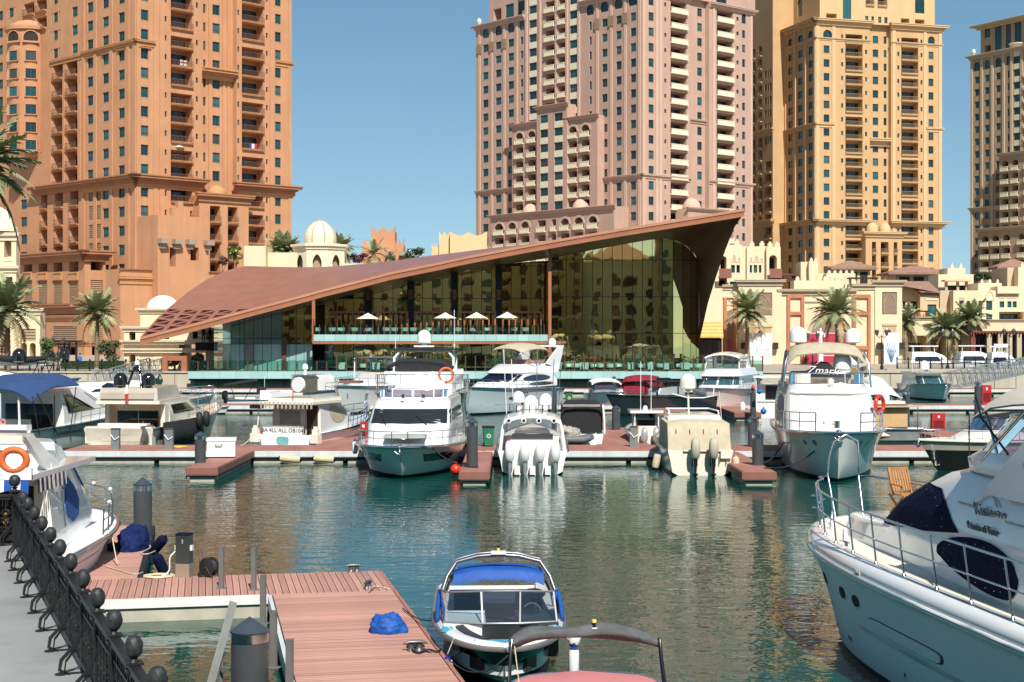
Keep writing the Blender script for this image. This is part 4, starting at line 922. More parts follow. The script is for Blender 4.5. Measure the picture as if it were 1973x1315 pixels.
 B=Block(t,-80,77,603,196,2.2);B.walls([(40,69,634,658,'lou'),(40,52,661,690,'logarch'),(57,69,661,690,'logarch'),(-5,14,634,690,'lou')]);B.cornice(B.u0,B.u1,PZ(602,196)-.3,.8,.5,0,CREAM2,e1=1)
 t=cbuild('cream two storey pavilion with shallow white dome left of the copper roof','pavilion','domed_pavilion',178,300)
 Y=178;B=Block(t,239,396,632,Y,7,CM,z0=PZ(660,178));
 B.walls([(249,261,641,656,'log'),(312,326,641,654,'log'),(371,381,636,653,'log')])
 for a,c,y0 in((249,261,636),(371,381,633)):B.arch(a,c,y0,643,DARKIN,'arch_head',.01)
 B2=Block(t,239,345,660,Y+.3,7,CM);B2.walls([(249,261,683,706,'logarch')]);B.cornice(B.u0,B.u1,PZ(631,Y)-.5,.6,.4,0,CREAM2,e0=1,e1=1);B.cornice(B.u0,B.u1,PZ(659,Y)-.3,.5,.4,0,CREAM2,e0=1,e1=1);B.cornice(B.u0,B.u1,PZ(675,Y)-.3,.5,.3,0,CREAM2,e0=1,e1=1)
 b=MB()
 for i in range(7):
  for j in range(4):
   u=B2.u(271+i*4);z=PZ(704-j*5.5,Y);B2.ob(b,u-.06,u+.06,-.02,.03,z-.06,z+.06)
 stuff(b.build('perforation',pm('lattice_hole',(.2,.15,.1),.9),t))
 B3=Block(t,396,415,632,Y+2,6,CM);B3.walls()
 D=Block(t,270,342,600,Y+1,5,CM,z0=PZ(640,Y));D.walls();D.cornice(D.u0,D.u1,PZ(599,Y)-.3,.6,.45,0,CREAM2,e0=1,e1=1)
 b=MB();r=33*Y/F;h=PZ(569,Y)-PZ(599,Y);b.lathe([(r*cos(a),h*sin(a))for a in[k*pi/2/9 for k in range(10)]],D.L((D.u0+D.u1)/2,-2.2,PZ(598,Y)),26);b.build('dome',pm('white_dome',(.80,.77,.68),.7),t,60)
west_buildings()
def text_part(name,body,size,mat,parent,loc,rot,ext=.004,align='CENTER',shear=0.):
 cu=bpy.data.curves.new(name,'FONT');cu.body=body;cu.size=size;cu.extrude=ext;cu.align_x=align;cu.align_y='CENTER';cu.resolution_u=2;cu.shear=shear
 o=bpy.data.objects.new('tmp',cu);COL.objects.link(o)
 dg=bpy.context.evaluated_depsgraph_get();me=bpy.data.meshes.new_from_object(o.evaluated_get(dg));bpy.data.objects.remove(o);bpy.data.curves.remove(cu)
 me.materials.clear();me.materials.append(mat)
 q=put(name,me,parent,loc);q.rotation_euler=rot;return q
def east_buildings():
# villa block right of the copper leg
 t=cbuild('cream battlemented villa block with ogee niches right of the copper roof',Y=226,px=1450);Y=226
 B=Block(t,1372,1430,472,Y,8);B.walls([(1388,1400,494,520,'logarch'),(1408.5,1416,511,526,'win'),(1419,1425.5,511,526,'win'),(1385,1401,536,551,'log'),(1406,1426,543,553,'win')]);B.crenel(.5,.7)
 for a,c in((1410,1419),(1421,1427)):B.arch(a,c,491.5 if a<1420 else 496,506,pm('niche',(.55,.40,.26),.9),'niche',.02,CREAM2)
 B=Block(t,1429,1440,475,Y+.5,6);B.walls()
 B=Block(t,1439,1478,475,Y,8);B.walls([(1444.5,1449,511,526,'win'),(1452,1459,511,526,'win'),(1462,1467,511,526,'win'),(1445,1468,543,552,'win')]);B.crenel(.5,.7)
 for a,c,y in((1444,1450,496),(1452,1462,492),(1464,1470,497)):B.arch(a,c,y,506,MATS['niche'],'niche',.02,CREAM2)
 B=Block(t,1477,1504,476,Y-.8,9);B.walls([(1482,1497,492,521,'logarch'),(1482,1503,534,546,'log')]);B.crenel(.5,.7)
 for a,c in((1384,1408),(1481,1505)):
  r=MB();q=B;b=MB();q.ob(b,q.u(a),q.u(c),.0,.9,PZ(533,Y)-.3,PZ(533,Y));q.ob(b,q.u(a),q.u(c),.8,.88,PZ(533,Y),PZ(519,Y));b.build('balcony',pm('red_brown_balcony',(.24,.10,.07),.7),t)
 b=MB();q=B
 for p in(1506,1530):
  q.ob(b,q.u(p)-.25,q.u(p)+.25,-.5,0,PZ(548,Y),PZ(530,Y))
 q.ob(b,q.u(1502),q.u(1532),-1.5,.4,PZ(532,Y),PZ(528,Y));b.build('pergola',pm('plum_timber',(.13,.05,.05),.7),t)
 t=cbuild('cream shop with a striped golden awning at the foot of the copper leg','shop','awning_shop',199,1370);Y=199
 B=Block(t,1335,1392,556,Y,8);B.walls([(1336,1391,652,701,'log')]);B.slab(1336,1391,655,700,'shopfront',SHOP,-.4,.6)
 b=MB();n=9
 aw=pm('awning_gold',(.52,.30,.07),.7);aw2=pm('awning_ochre',(.62,.42,.16),.7)
 for k in range(n):
  f0,f1=k/n,(k+1)/n;z=lambda f:PZ(622+29*f,Y);w=lambda f:.05+1.5*f
  b.ext([B.L(B.u(1344),w(f0),z(f0)),B.L(B.u(1391),w(f0),z(f0)),B.L(B.u(1391),w(f1),z(f1)),B.L(B.u(1344),w(f1),z(f1))],(0,0,.04),k%2)
 b.build('awning',[aw,aw2],t)
 for p in(1352,1363,1374):
  b=MB();B.ob(b,B.u(p)-.04,B.u(p)+.04,-.35,-.3,GZ,PZ(654,Y));b.build('mullion',BLACKM,t)
 t=cbuild('cream gate building with red sandstone frames round a tall pointed arch','gatehouse','gate_building',205,1590);Y=205
 S=Block(t,1391,1424,556,Y+.6,8);S.walls();S.cornice(S.u0,S.u1,PZ(556,Y)-.2,.7,.4,0,SAND2);S.slab(1393,1420,572,575,'lintel',SAND2,.2)
 for a,c in((1394,1400),(1413,1419)):S.slab(a,c,575,701,'pilaster',BRICKR,.25)
 S.slab(1401,1412,600,701,'recess_panel',MESHR,.05);S.slab(1403,1410,655,690,'poster',CRIM,.1)
 Lb=Block(t,1423,1506,548,Y,9);Lb.walls([(1439,1488,564,608,'lou')]);Lb.cornice(Lb.u0,Lb.u1,PZ(548,Y)-.2,.8,.5,0,SAND2,e0=1,e1=1)
 Lb.slab(1441,1486,566,607,'lattice_screen',MESHR,.02,.2);Lb.arch(1450,1486,568,607,MESHR,'lattice_arch',.05,pm('lattice_edge',(.34,.25,.18),.8));Lb.slab(1440,1488,627,631,'hood_mould',SAND2,.15);Lb.slab(1444,1486,631,646,'panel',pm('sand_panel',(.52,.37,.21),.85),.05);Lb.arch(1456,1474,637,646,DARKIN,'arch_head',.08)
 Cb=Block(t,1505,1642,566,Y+.4,8);Cb.walls();Cb.cornice(Cb.u0,Cb.u1,PZ(566,Y)-.2,.8,.55,0,SAND2,e0=1,e1=1)
 Rb=Block(t,1686,1738,549,Y,9);Rb.walls([(1699.5,1728.5,563,606,'lou')]);Rb.cornice(Rb.u0,Rb.u1,PZ(549,Y)-.2,.8,.5,0,SAND2,e0=1,e1=1);Rb.slab(1701,1727,565,605,'lattice_screen',MESHR,.02,.2);Rb.arch(1703,1726,567,605,MESHR,'lattice_arch',.05,MATS['lattice_edge'])
 Mb=Block(t,1641,1688,556,Y+.2,9);Mb.walls();Mb.cornice(Mb.u0,Mb.u1,PZ(556,Y)-.2,.8,.4,0,SAND2);Rb.slab(1700,1728,624,628,'hood_mould',SAND2,.15);Rb.slab(1701,1727,628,645,'panel',MATS['sand_panel'],.05);Rb.arch(1707,1718,635,645,DARKIN,'arch_head',.08)
 for a,c in((1516,1549),(1643,1677)):
  Q=Cb if a<1600 else Mb
  for x0,x1 in((a,a+6),(c-6,c)):Q.slab(x0,x1,568,702,'frame_stile',BRICKR,.3)
  for y0,y1 in((568,575),(601,607.5),(667,674)):Q.slab(a+6,c-6,y0,y1,'frame_rail',BRICKR,.27)
 Cb.slab(1551,1640,580,583,'hood_mould',SAND2,.15)
 Cb.arch(1556,1637,588,704,MESHR,'arch_panel',.04,SAND2,.5);Cb.slab(1552,1640,643,704,'hoarding',CRIM,.35,-.1)
 W_=pm('white_paint',(.8,.8,.8),.5)
 Cb.slab(1552,1640,642,643,'hoarding_edge',W_,.37,-.3);Cb.slab(1575,1606,684.5,686,'hoarding_stripe',W_,.37,-.34)
 def banner(px0,px1,py0,py1,label,col,lines):
  o=thing('banner_board',label,'banner',(PX((px0+px1)/2,203.5),203.5,GZ));w=(px1-px0)*203.5/F;z0,z1=PZ(py1,203.5)-GZ,PZ(py0,203.5)-GZ
  b=MB();b.box(-w/2,w/2,-.06,.06,0,z1);b.build('board',col,o)
  for s_ in(-1,1):b=MB();b.box(s_*w/2-.06,s_*w/2+.06,-.03,.5,0,.1);b.build('foot',BLACKM,o)
  for txt,sz,x,z in lines:text_part('lettering',txt,sz,pm('banner_ink',(.10,.13,.17),.6),o,(x,-.07,z),(pi/2,0,0),.002,'CENTER')
  return o,w,z1
 banner(1443,1487.5,642,695,'white banner board with grey Arabic script left of the gate',BANNER,[('عربية',.6,.3,2.0),('ـســيـر',.5,.6,1.45),('ـمـسـيـر',.45,.7,1.05)])
 o,w,z1=banner(1703,1732,641,694,'pale blue banner board with a branching blue sketch right of the gate',pm('pale_blue_banner',(.60,.68,.76),.6),[('الموقع',.42,.1,1.75)])
 b=MB()
 for(x,dx,h)in((-.1,-.55,2.6),(-.05,-.2,2.3),(0,.1,2.4),(.05,.4,2.1),(0,.65,1.6),(-.1,-.7,1.9)):b.tube([(x,-.075,.3),(x+dx*.4,-.075,.3+h*.5),(x+dx,-.075,.5+h)],[.07,.05,.02],4)
 b.build('sketch',pm('sketch_blue',(.12,.22,.33),.6),o)
 for px,lab in((1433,'black loudspeaker cabinet on the wall left of the white banner board'),(1494,'black loudspeaker cabinet on the wall between banner and red frame'),(1695,'black loudspeaker cabinet on the wall left of the blue banner'),(1737,'black loudspeaker cabinet on the wall right of the blue banner')):
  o=thing('loudspeaker',lab,'loudspeaker',(PX(px,204.6),204.6,PZ(673,204.6)),0,'loudspeakers on the gate building');b=MB();b.box(-.32,.32,-.4,.2,0,.85);b.build('cabinet',BLACKM,o);b=MB();b.box(-.27,.27,-.43,-.4,.06,.79);b.build('grille',pm('grille',(.03,.03,.032),.8),o)
 t=cbuild('cream roof terrace tower and parapets with ogee niches above the gate','building','roof_terrace',222,1600);Y=222
 Block(t,1543,1560,505,Y+1,4).walls();B=Block(t,1559,1576,504,Y,4);B.walls();B.crenel(.35,.4,None,.5)
 Block(t,1572,1592,527,Y+2,5).walls();B=Block(t,1592,1648,527,Y,5);B.walls();B.crenel(.3,.4,None,.8)
 for a,c in((1604,1611),(1616,1624)):B.arch(a,c,536,551,MATS['niche'],'niche',.02,CREAM2)
 B=Block(t,1530,1650,541,Y-6,3);B.walls();B.crenel(.4,.5,None,.9)
 PER=pm('dark_pergola',(.07,.04,.03),.7)
 o=thing('pergola','dark timber pergola on the roof above the right red frame','pergola',(PX(1665,214),214,PZ(552,214)))
 for p in(1638,1660,1688):b=MB();x=PX(p,214)-o.location.x;b.box(x-.15,x+.15,-.15,.15,0,1.0);b.build('post',PER,o)
 for k in range(9):b=MB();x=PX(1636+k*6.5,214)-o.location.x;b.box(x-.08,x+.08,-1.2,1.2,1.0,1.2);b.build('slat',PER,o)
 for px0,px1,pe,pa,Y,lab in((1594,1683,517,503,256,'tiled hip roof pavilion left of the two, in front of the ochre tower'),(1700,1822,527,512,264,'larger tiled hip roof pavilion right of the two, in front of the ochre tower'),(1912,1990,515,500,262,'tiled hip roof pavilion in front of the shaded tower at the right edge')):
  o=thing('hip_pavilion',lab,'pavilion',(PX((px0+px1)/2,Y),Y,GZ),0,'hip roofed pavilions');hw=(px1-px0)*Y/F/2;ze,za=PZ(pe,Y)-GZ,PZ(pa,Y)-GZ
  b=MB();R_=[(-hw,-hw*.8),(hw,-hw*.8),(hw,hw*.8),(-hw,hw*.8)];rd=hw*.12
  for i in range(4):
   p,q=R_[i],R_[(i+1)%4];b.face([(p[0],p[1],ze),(q[0],q[1],ze),(q[0]*.1,0,za),(p[0]*.1,0,za)]);b.face([(p[0],p[1],ze-.35),(q[0],q[1],ze-.35),(q[0],q[1],ze),(p[0],p[1],ze)])
  b.face([(p[0],p[1],ze-.35)for p in R_]);b.build('roof',TILE,o)
  b=MB();k=.72;b.prism([(p[0]*k,p[1]*k)for p in R_],0,ze-.36);b.build('wall',SAND2,o)
  for sx in(-.45,0,.45):b=MB();b.box(sx*hw-hw*.16,sx*hw+hw*.16,-hw*.8*k-.05,-hw*.8*k+.1,ze-2.6,ze-.7);b.build('opening',DARKIN,o)
 t=cbuild('peach and cream shops with tiled roof behind the palms right of the gate','building','shop_range',238,1780);Y=238
 PEACH=pm('peach_plaster',(.66,.44,.26),.85,var=.06);pmats=(PEACH,CREAM2,TEALF,WING,RAILM)
 B=Block(t,1737,1774,556,Y,6,pmats);B.walls([(1739,1744.5,581,596,'win'),(1753,1767,581,596,'win')]);B.cornice(B.u0,B.u1,B.zt-.3,.5,.3,0,SAND2)
 B=Block(t,1773,1809,566,Y-1.5,6,pmats);B.walls([(1787,1804,587,617,'win')]);B.slab(1784,1807,576,579,'hood_mould',CREAM2,.1);B.cornice(B.u0,B.u1,B.zt-.3,.5,.3,0,TILE)
 b=MB();b.raw([B.L(B.u(1737),.5,PZ(552,Y)),B.L(B.u(1812),.5,PZ(566,Y)),B.L(B.u(1812),-6,PZ(546,Y)),B.L(B.u(1737),-6,PZ(546,Y))],[(0,1,2,3)]);b.raw([B.L(B.u(1770),.7,PZ(563,Y)),B.L(B.u(1812),.7,PZ(566,Y)),B.L(B.u(1812),-7,PZ(540,Y)),B.L(B.u(1740),-7,PZ(540,Y))],[(0,1,2,3)]);b.build('roof',TILE,t)
 B=Block(t,1737,1868,613,Y-4,4);B.walls([(1749,1786,647,693,'log'),(1793,1820,654,693,'log'),(1842,1853,646,693,'log')]);B.cornice(B.u0,B.u1,B.zt-.3,.5,.35,0,SAND2)
 o=thing('pergola','reddish timber pergola on the shop terrace above the left of the right hand palms','pergola',(PX(1765,235),234.8,PZ(613,235)))
 for p in(1742,1762,1784):b=MB();x=PX(p,235)-o.location.x;b.box(x-.15,x+.15,-.15,.15,0,.9);b.build('post',BRICKR,o)
 for k in range(9):b=MB();x=PX(1738+k*6,235)-o.location.x;b.box(x-.1,x+.1,-1.2,1.2,.9,1.1);b.build('slat',PER,o)
 t=cbuild('long cream range with teal windows and a red pergola arcade at far right','building','shop_range',236,1900);Y=236
 B=Block(t,1811,1838,560,Y+2,8,(SAND2,CREAM2,TEALF,WING,RAILM));B.walls()  # shaded left side of the cream range, shade put into the darker sand colour
 B=Block(t,1808,1876,529,Y+12,6);B.walls();B=Block(t,1826,1860,517,Y+16,5);B.walls();B.crenel(.5,.5,None,1.0)
 B=Block(t,1837,2010,560,Y,8)
 B.walls([(1848,1857.5,580,592,'win'),(1866,1869,580,610,'win'),(1873,1882,580,615,'win'),(1885,1892,580,615,'win'),(1900,1912,580,598,'win'),(1900,1912,606,617,'win'),(1848,1857.5,604,616,'win'),(1926,1935,581,593,'win'),(1941,1949,581,593,'win'),(1951,1959,581,593,'win'),(1925,1973,601,616,'log')])
 B.slab(1848,1858,573,579,'panel',MATS['niche'],.04);B.slab(1924,1936,569,576,'panel',MATS['niche'],.04);B.slab(1940,1960,569,576,'panel',MATS['niche'],.04);B.arch(1900,1914,562,579,CREAM2,'arch_panel',.03,SAND2)
 B=Block(t,1885,1930,546,Y+3,6);B.walls();B.crenel(.4,.35,None,.9);B=Block(t,1922,1966,552,Y-.5,6,CM,z0=PZ(600,Y));B.zb=PZ(566,Y);B.walls()
 B=Block(t,1962,2010,515,Y+6,8);B.walls();B.crenel(.5,.5,None,1.0);B=Block(t,1941,1964,516,Y+8,8,(SAND2,CREAM2,TEALF,WING,RAILM));B.walls()  # second block in darker sand: side shade painted as wall colour
 B=Block(t,1866,2010,617,Y-4,4);B.walls([(1874,2005,641,693,'log')]);B.cornice(B.u0,B.u1,B.zt-.3,.4,.25,0,SAND2);B.slab(1868,2008,640,690,'shopfront',SHOP,-2.2,2.5)
 RT=pm('red_pergola',(.20,.055,.04),.6)
 b=MB();B.ob(b,B.u(1864),B.u(2006),0,2.6,PZ(641,Y),PZ(638,Y));b.build('pergola_beam',RT,t)
 for k in range(24):b=MB();u=B.u(1865+k*6);B.ob(b,u-.08,u+.08,-.2,2.9,PZ(644,Y),PZ(641,Y));b.build('pergola_slat',RT,t)
 for p in(1866,1897,1918,1936,1954,1972):b=MB();u=B.u(p);B.ob(b,u-.35,u+.35,1.8,2.4,GZ,PZ(641,Y));b.build('pergola_post',SAND2 if p>1870 else RT,t)
 b=MB();B.ob(b,B.u(1877),B.u(2000),.3,.6,PZ(652,Y),PZ(648,Y));b.build('sign_band',pm('wine_sign',(.12,.035,.03),.5),t)
 o=thing('pergola','pale roof terrace pergola with dark shading at right, above the shaded wall','pergola',(PX(1842,246),246,PZ(560,246)))
 for p in(1823,1845,1862):b=MB();x=PX(p,246)-o.location.x;b.box(x-.2,x+.2,-.2,.2,0,1.4);b.build('post',SAND2,o)
 b=MB();x0,x1=PX(1817,246)-o.location.x,PX(1868,246)-o.location.x;b.box(x0,x1,-1,1,1.4,1.65);b.build('beam',SAND2,o)
 b=MB();b.box(x0+.3,x1-.4,.2,.3,0,.8);b.build('screen',BLACKM,o)
 o=thing('kiosk_frame','white open frame kiosk standing before the dark arcade at right','kiosk',(PX(1929,228),228,GZ));w=26*228/F/2
 for sx in(-1,1):b=MB();b.box(sx*w-.15,sx*w+.15,-.3,.3,0,PZ(664,228)-GZ);b.build('post',W_,o)
 b=MB();b.box(-w-.15,w+.15,-.32,.32,PZ(670,228)-GZ,PZ(663,228)-GZ);b.build('header',W_,o)
 for k in(-.5,0,.5):b=MB();b.box(k*w-.05,k*w+.05,.1,.2,0,PZ(670,228)-GZ);b.build('bar',W_,o)
east_buildings()
# houses behind the camera, seen only as reflections in the gold glass
def reflected_buildings():
 rs=random.Random(5)
 for k,(x0,x1,h,mat,lab)in enumerate(((-95,-36,34,YELLOW,'ochre apartment house behind the viewer, tallest of the reflected row'),(-36,-4.5,38,CREAM,'cream apartment house behind the viewer with deep balconies'),(-4.5,17.5,39,YELLOW,'narrow ochre house behind the viewer, tall and flat roofed'),(17.5,36,24,CREAM,'low cream house behind the viewer with a hip roof'),(36,70,33,SAND,'sand coloured house behind the viewer, right of the hip roof'),(70,140,30,CREAM,'long cream house behind the viewer, rightmost of the reflected row'))):
  Y=-52-2*(k%2);t=thing('apartment_house',lab,'building',(x1,Y,0));f=Face(t,(x1,Y),pi,(mat,CREAM2,FRAMEG,DOORG,RAILM));L=x1-x0;ops=[];n=int(L/4.2)
  for i in range(n):
   u=1.2+i*(L-1)/n
   for q in range(int((h-3)/3.6)):
    z=3.2+q*3.6;kd='bal' if(i%3==1)else('arch' if(i+q)%4==0 else 'win');w=2.6 if kd=='bal' else 1.5
    ops.append((u,u+w,z,z+2.4,kd))
  f.panel(0,L,0,GZ,h,ops);f.back(0,L,GZ,h,14,0);f.cornice(0,L,h-1,1.2,.8,0,CREAM2,e0=1,e1=1);f.cornice(0,L,9.4,.6,.4,0,CREAM2)
  if k==3:
   b=MB();R_=[(0,1.),(-L,1.),(-L,-15),(0,-15)]
   for i in range(4):p,q=R_[i],R_[(i+1)%4];b.face([(p[0],p[1],h),(q[0],q[1],h),(-L/2,-7,h+5)])
   b.build('roof',TILE,t)
reflected_buildings()
# ---------------------------------------------------------------- palms, trees, hedges
BARK=pm('palm_bark',(.23,.16,.10),.9,var=.25,scale=6,bump=.03,bscale=12)
FROND=pm('palm_frond',(.26,.28,.14),.5,var=.3,scale=1.5,rnd=.25)
FRONDD=pm('dry_frond',(.32,.24,.12),.7,var=.3,scale=1.5,rnd=.2)
def frond_mesh(L,droop,width,seed,mat,n=22):
 r=random.Random(seed);b=MB();pts=[]
 for i in range(n+1):
  f=i/n;pts.append(Vector((L*(f*.98),0,L*(.38*f-droop*f*f))))
 b.tube(pts[::3]+[pts[-1]],[.035*(1-.8*k/(len(pts[::3])))for k in range(len(pts[::3])+1)],3)
 for i in range(2,n+1):
  p=pts[i];t=(pts[i]-pts[i-1]).normalized();ll=width*(sin(pi*(.18+.80*i/n))**.7)*r.uniform(.8,1.1)
  for s in(-1,1):
   d=(t*r.uniform(.55,.85)+Vector((0,s,r.uniform(-.05,.35)-.35*i/n))).normalized();q=p+d*ll;wv=t*.045
   b.face([p-wv,p+wv,q+Vector((0,0,-.12*ll))])
 return b.mesh('frond',mat)
FM=[frond_mesh(1,d,.34,3+k,FROND)for k,d in enumerate((.10,.30,.55,.85))]
FMD=[frond_mesh(1,d,.26,13+k,FRONDD)for k,d in enumerate((.9,1.2))]
def palm(px,py_crown,Y,L,label,base=GZ,nf=34,trunk=.24,dry=6,lean=0.,seed=1,cat='palm tree',group='date palms round the harbour',spread=1.):
 r=random.Random(seed);zc=PZ(py_crown,Y)-base;t=thing('palm_tree',label,cat,(PX(px,Y),Y,base),0,group)
 b=MB();n=22;rows=[]
 prof=[]
 for i in range(n+1):
  f=i/n;prof.append((trunk*(1.25-.35*f+(.14 if i%2 else 0))*(1.25 if f>.9 else 1),zc*f))
 b.lathe(prof,(0,0,0),10);b.build('trunk',BARK,t,25)
 for k in range(nf+dry):
  dr=k>=nf;me=r.choice(FMD)if dr else FM[min(3,int(4*(k/nf)**.9))]
  o=put('frond',me,t,(0,0,zc-.15+(.35 if not dr else-.2)*(1-k/nf if not dr else 1)))
  el=-radians(r.uniform(35,62))*(1-k/nf)if not dr else radians(r.uniform(15,35))
  o.rotation_euler=(r.uniform(-.15,.15),el*spread,k*2.399+r.uniform(-.25,.25));s=L*r.uniform(.82,1.1);o.scale=(s,s,s)
 return t
palm(187,607,183,3.2,'tall date palm standing before the orange podium',seed=2)
palm(14,603,168,4.3,'date palm in front of the cream corner pavilion at left',seed=3,trunk=.3)
palm(1440,603,200,3.3,'date palm before the lattice panel, left of the red frames',seed=4)
palm(1613,606,195,3.6,'date palm standing in front of the pointed arch and crimson hoarding',seed=5)
palm(1746,622,232,3.0,'thin date palm beside the blue banner, left of three at right',seed=6,nf=24,dry=10)
palm(1825,636,233,3.5,'date palm in the middle of the three at right',seed=7)
palm(1871,616,232.5,3.2,'tallest date palm, right of the three at right',seed=8)
palm(-52,330,56,2.2,'near date palm whose fronds hang in at the upper left edge',seed=9,nf=44,trunk=.25,base=2.0,dry=10)
palm(541,486,226,3.0,'palm growing behind the cream wall left of the domed kiosk',seed=10,base=12)
palm(556,484,226,2.6,'smaller palm touching the left side of the domed kiosk',seed=12,base=12)
palm(660,480,224,2.4,'palm showing just right of the domed kiosk',seed=11,base=12)
palm(720,490,232,2.6,'withered palm in front of the orange horned tower',seed=13,base=12,nf=10,dry=26)
palm(752,500,231,1.6,'small withered palm at the foot of the orange horned tower',seed=14,base=12,nf=8,dry=16)
def leafball(name,label,cat,px,py0,py1,Y,wpx,mat,base=None,seed=1,n=900,ls=.22,group=None,flowers=None,trunk=True,clumps=9):
 """crown of many leaf faces gathered in uneven clumps; py0/py1 = top and foot rows of the crown"""
 r=random.Random(seed);z0,z1=PZ(py1,Y),PZ(py0,Y);base=GZ if base is None else base;w=wpx*Y/F/2;h=(z1-z0)/2
 t=thing(name,label,cat,(PX(px,Y),Y,base),0,group);zc=(z0+z1)/2-base
 cl=[(Vector((r.uniform(-.65,.65)*w,r.uniform(-.6,.6)*w,zc+r.uniform(-.6,.65)*h)),r.uniform(.3,.5))for _ in range(clumps)]
 b=MB();fl=MB()
 for k in range(n):
  c,rad=r.choice(cl);d=Vector((r.gauss(0,1),r.gauss(0,1),r.gauss(0,1))).normalized();p=c+Vector((d.x*w,d.y*w,d.z*h))*rad*r.uniform(.6,1.05)
  if p.z<z0-base-.1:continue
  a=Vector((r.gauss(0,1),r.gauss(0,1),r.gauss(0,.6))).normalized();e=a.cross(d)
  if e.length<.05:continue
  e.normalize();q=ls*r.uniform(.6,1.3)
  (fl if(flowers and r.random()<.12)else b).face([p-a*q,p+e*q*.45,p+a*q,p-e*q*.45])
 b.build('crown',mat,t)
 if flowers and fl.f:fl.build('blossom',flowers,t)
 if trunk:
  b=MB();zt=max(.3,zc);b.tube([(0,0,0),(.05,0,zt*.5),(0,.05,zt)],[.16,.12,.06],7)
  for c,_ in cl[:4]:b.tube([(0.03,0,zt*.45),tuple(Vector((0,0,zt*.45)).lerp(c,.6)),tuple(c)],[.07,.05,.02],5)
  b.build('trunk',BARK,t)
 return t
LEAF=pm('green_leaves',(.05,.105,.022),.6,var=.45,scale=1.2);LEAF2=pm('olive_leaves',(.085,.105,.04),.65,var=.4,scale=1.2);LEAF3=pm('dark_leaves',(.03,.07,.02),.6,var=.45,scale=1.2)
leafball('shrub','bright green bushy tree beside the dark restaurant entrance at left','tree',97,652,700,190,45,LEAF,seed=21)
leafball('small_tree','olive green loose crowned tree right of the tall palm','tree',207,655,702,181,48,LEAF2,seed=22,n=800)
leafball('shrub','leafy shrub inside the red brown portal frame','shrub',336,680,712,166,40,LEAF,seed=23,n=600,ls=.18)
leafball('shrub','leafy shrub between portal frame and teal glass corner','shrub',383,680,714,166,40,LEAF,seed=24,n=700,ls=.2)
leafball('flowering_shrub','yellow flowering shrub on the terrace above the copper roof','shrub',452,470,502,236,34,LEAF,base=15,seed=25,n=600,flowers=pm('yellow_blossom',(.7,.5,.05),.6))
leafball('flowering_shrub','dark pink flowering shrub left of the orange horned tower','shrub',690,488,506,226,36,pm('pink_leaves',(.20,.05,.06),.6,var=.5,scale=2),base=13,seed=26,n=500)
leafball('flowering_tree','round dark tree with white blossoms right of the horned tower','tree',797,478,508,232,42,LEAF3,base=13,seed=27,n=900,flowers=pm('white_blossom',(.8,.8,.75),.6))
leafball('shrub','dark olive bush on the roof terrace before the shaded tower','shrub',1895,519,542,255,50,LEAF3,base=10,seed=28,n=800)
leafball('shrub','dry brown shrub on the terrace under the yellow flowers','shrub',428,492,514,234,30,pm('dry_leaves',(.14,.07,.05),.8,var=.4,scale=2),base=13,seed=29,n=400)
for k,(a,c,lab)in enumerate(((120,180,'clipped green hedge left of the tall palm trunk'),(193,238,'clipped green hedge right of the tall palm trunk'))):
 t=thing('hedge',lab,'hedge',(PX((a+c)/2,176),176,GZ),0,'hedges on the promenade');b=MB();w=(c-a)*176/F/2;r=random.Random(k)
 b.box(-w,w,-.5,.5,0,.8,0)
 for q in range(900):
  p=Vector((r.uniform(-w,w),r.choice((-.52,r.uniform(-.5,.5))),r.uniform(0,.85)));
  if p.y>-.5:p.z=.82
  d=Vector((r.gauss(0,1),-.6+r.gauss(0,.5),r.gauss(.3,.6))).normalized()*.14;e=d.cross(Vector((0,1,.2)))*.5;b.face([p-d,p+e,p+d,p-e],0)
 stuff(b.build('foliage',LEAF3,t))
def lamp(px,Y,pt,label):
 t=thing('street_lamp',label,'street lamp',(PX(px,Y),Y,GZ),0,'twin lantern street lamps');h=PZ(pt,Y)-GZ
 b=MB();b.lathe([(.22,0),(.2,.3),(.09,.6),(.07,h*.5),(.1,h*.52),(.055,h*.6),(.05,h-.7)],(0,0,0),8);b.build('column',BLACKM,t)
 b=MB();b.tube([(-.55,0,h-.75),(-.3,0,h-1.0),(0,0,h-.8),(.3,0,h-1.0),(.55,0,h-.75)],.04,5);b.build('cross_arm',BLACKM,t)
 for s in(-1,1):
  o=put('lantern',None,t,(s*.55,0,h-.75));b=MB();b.lathe([(.12,0),(.26,.45),(.3,.47),(.12,.68),(.03,.85)],(0,0,0),6);b.build('lantern_cage',pm('smoky_lantern',(.10,.09,.08),.2),o)if 0 else None
  o.name='lantern';m=b.mesh('lantern',pm('smoky_lantern',(.10,.09,.085),.25));o2=put('lantern',m,t,(s*.55,0,h-.75));bpy.data.objects.remove(o)
 return t
lamp(1699,174.5,634,'black twin lantern lamp post beside the blue banner board');lamp(1566,178,640,'black twin lantern lamp post in front of the crimson hoarding');lamp(1826,177,636,'black twin lantern lamp post before the middle right hand palm');lamp(1944,178,633,'black twin lantern lamp post at far right before the red pergola');lamp(112,168,648,'black twin lantern lamp post left of the tall palm, behind the yachts')
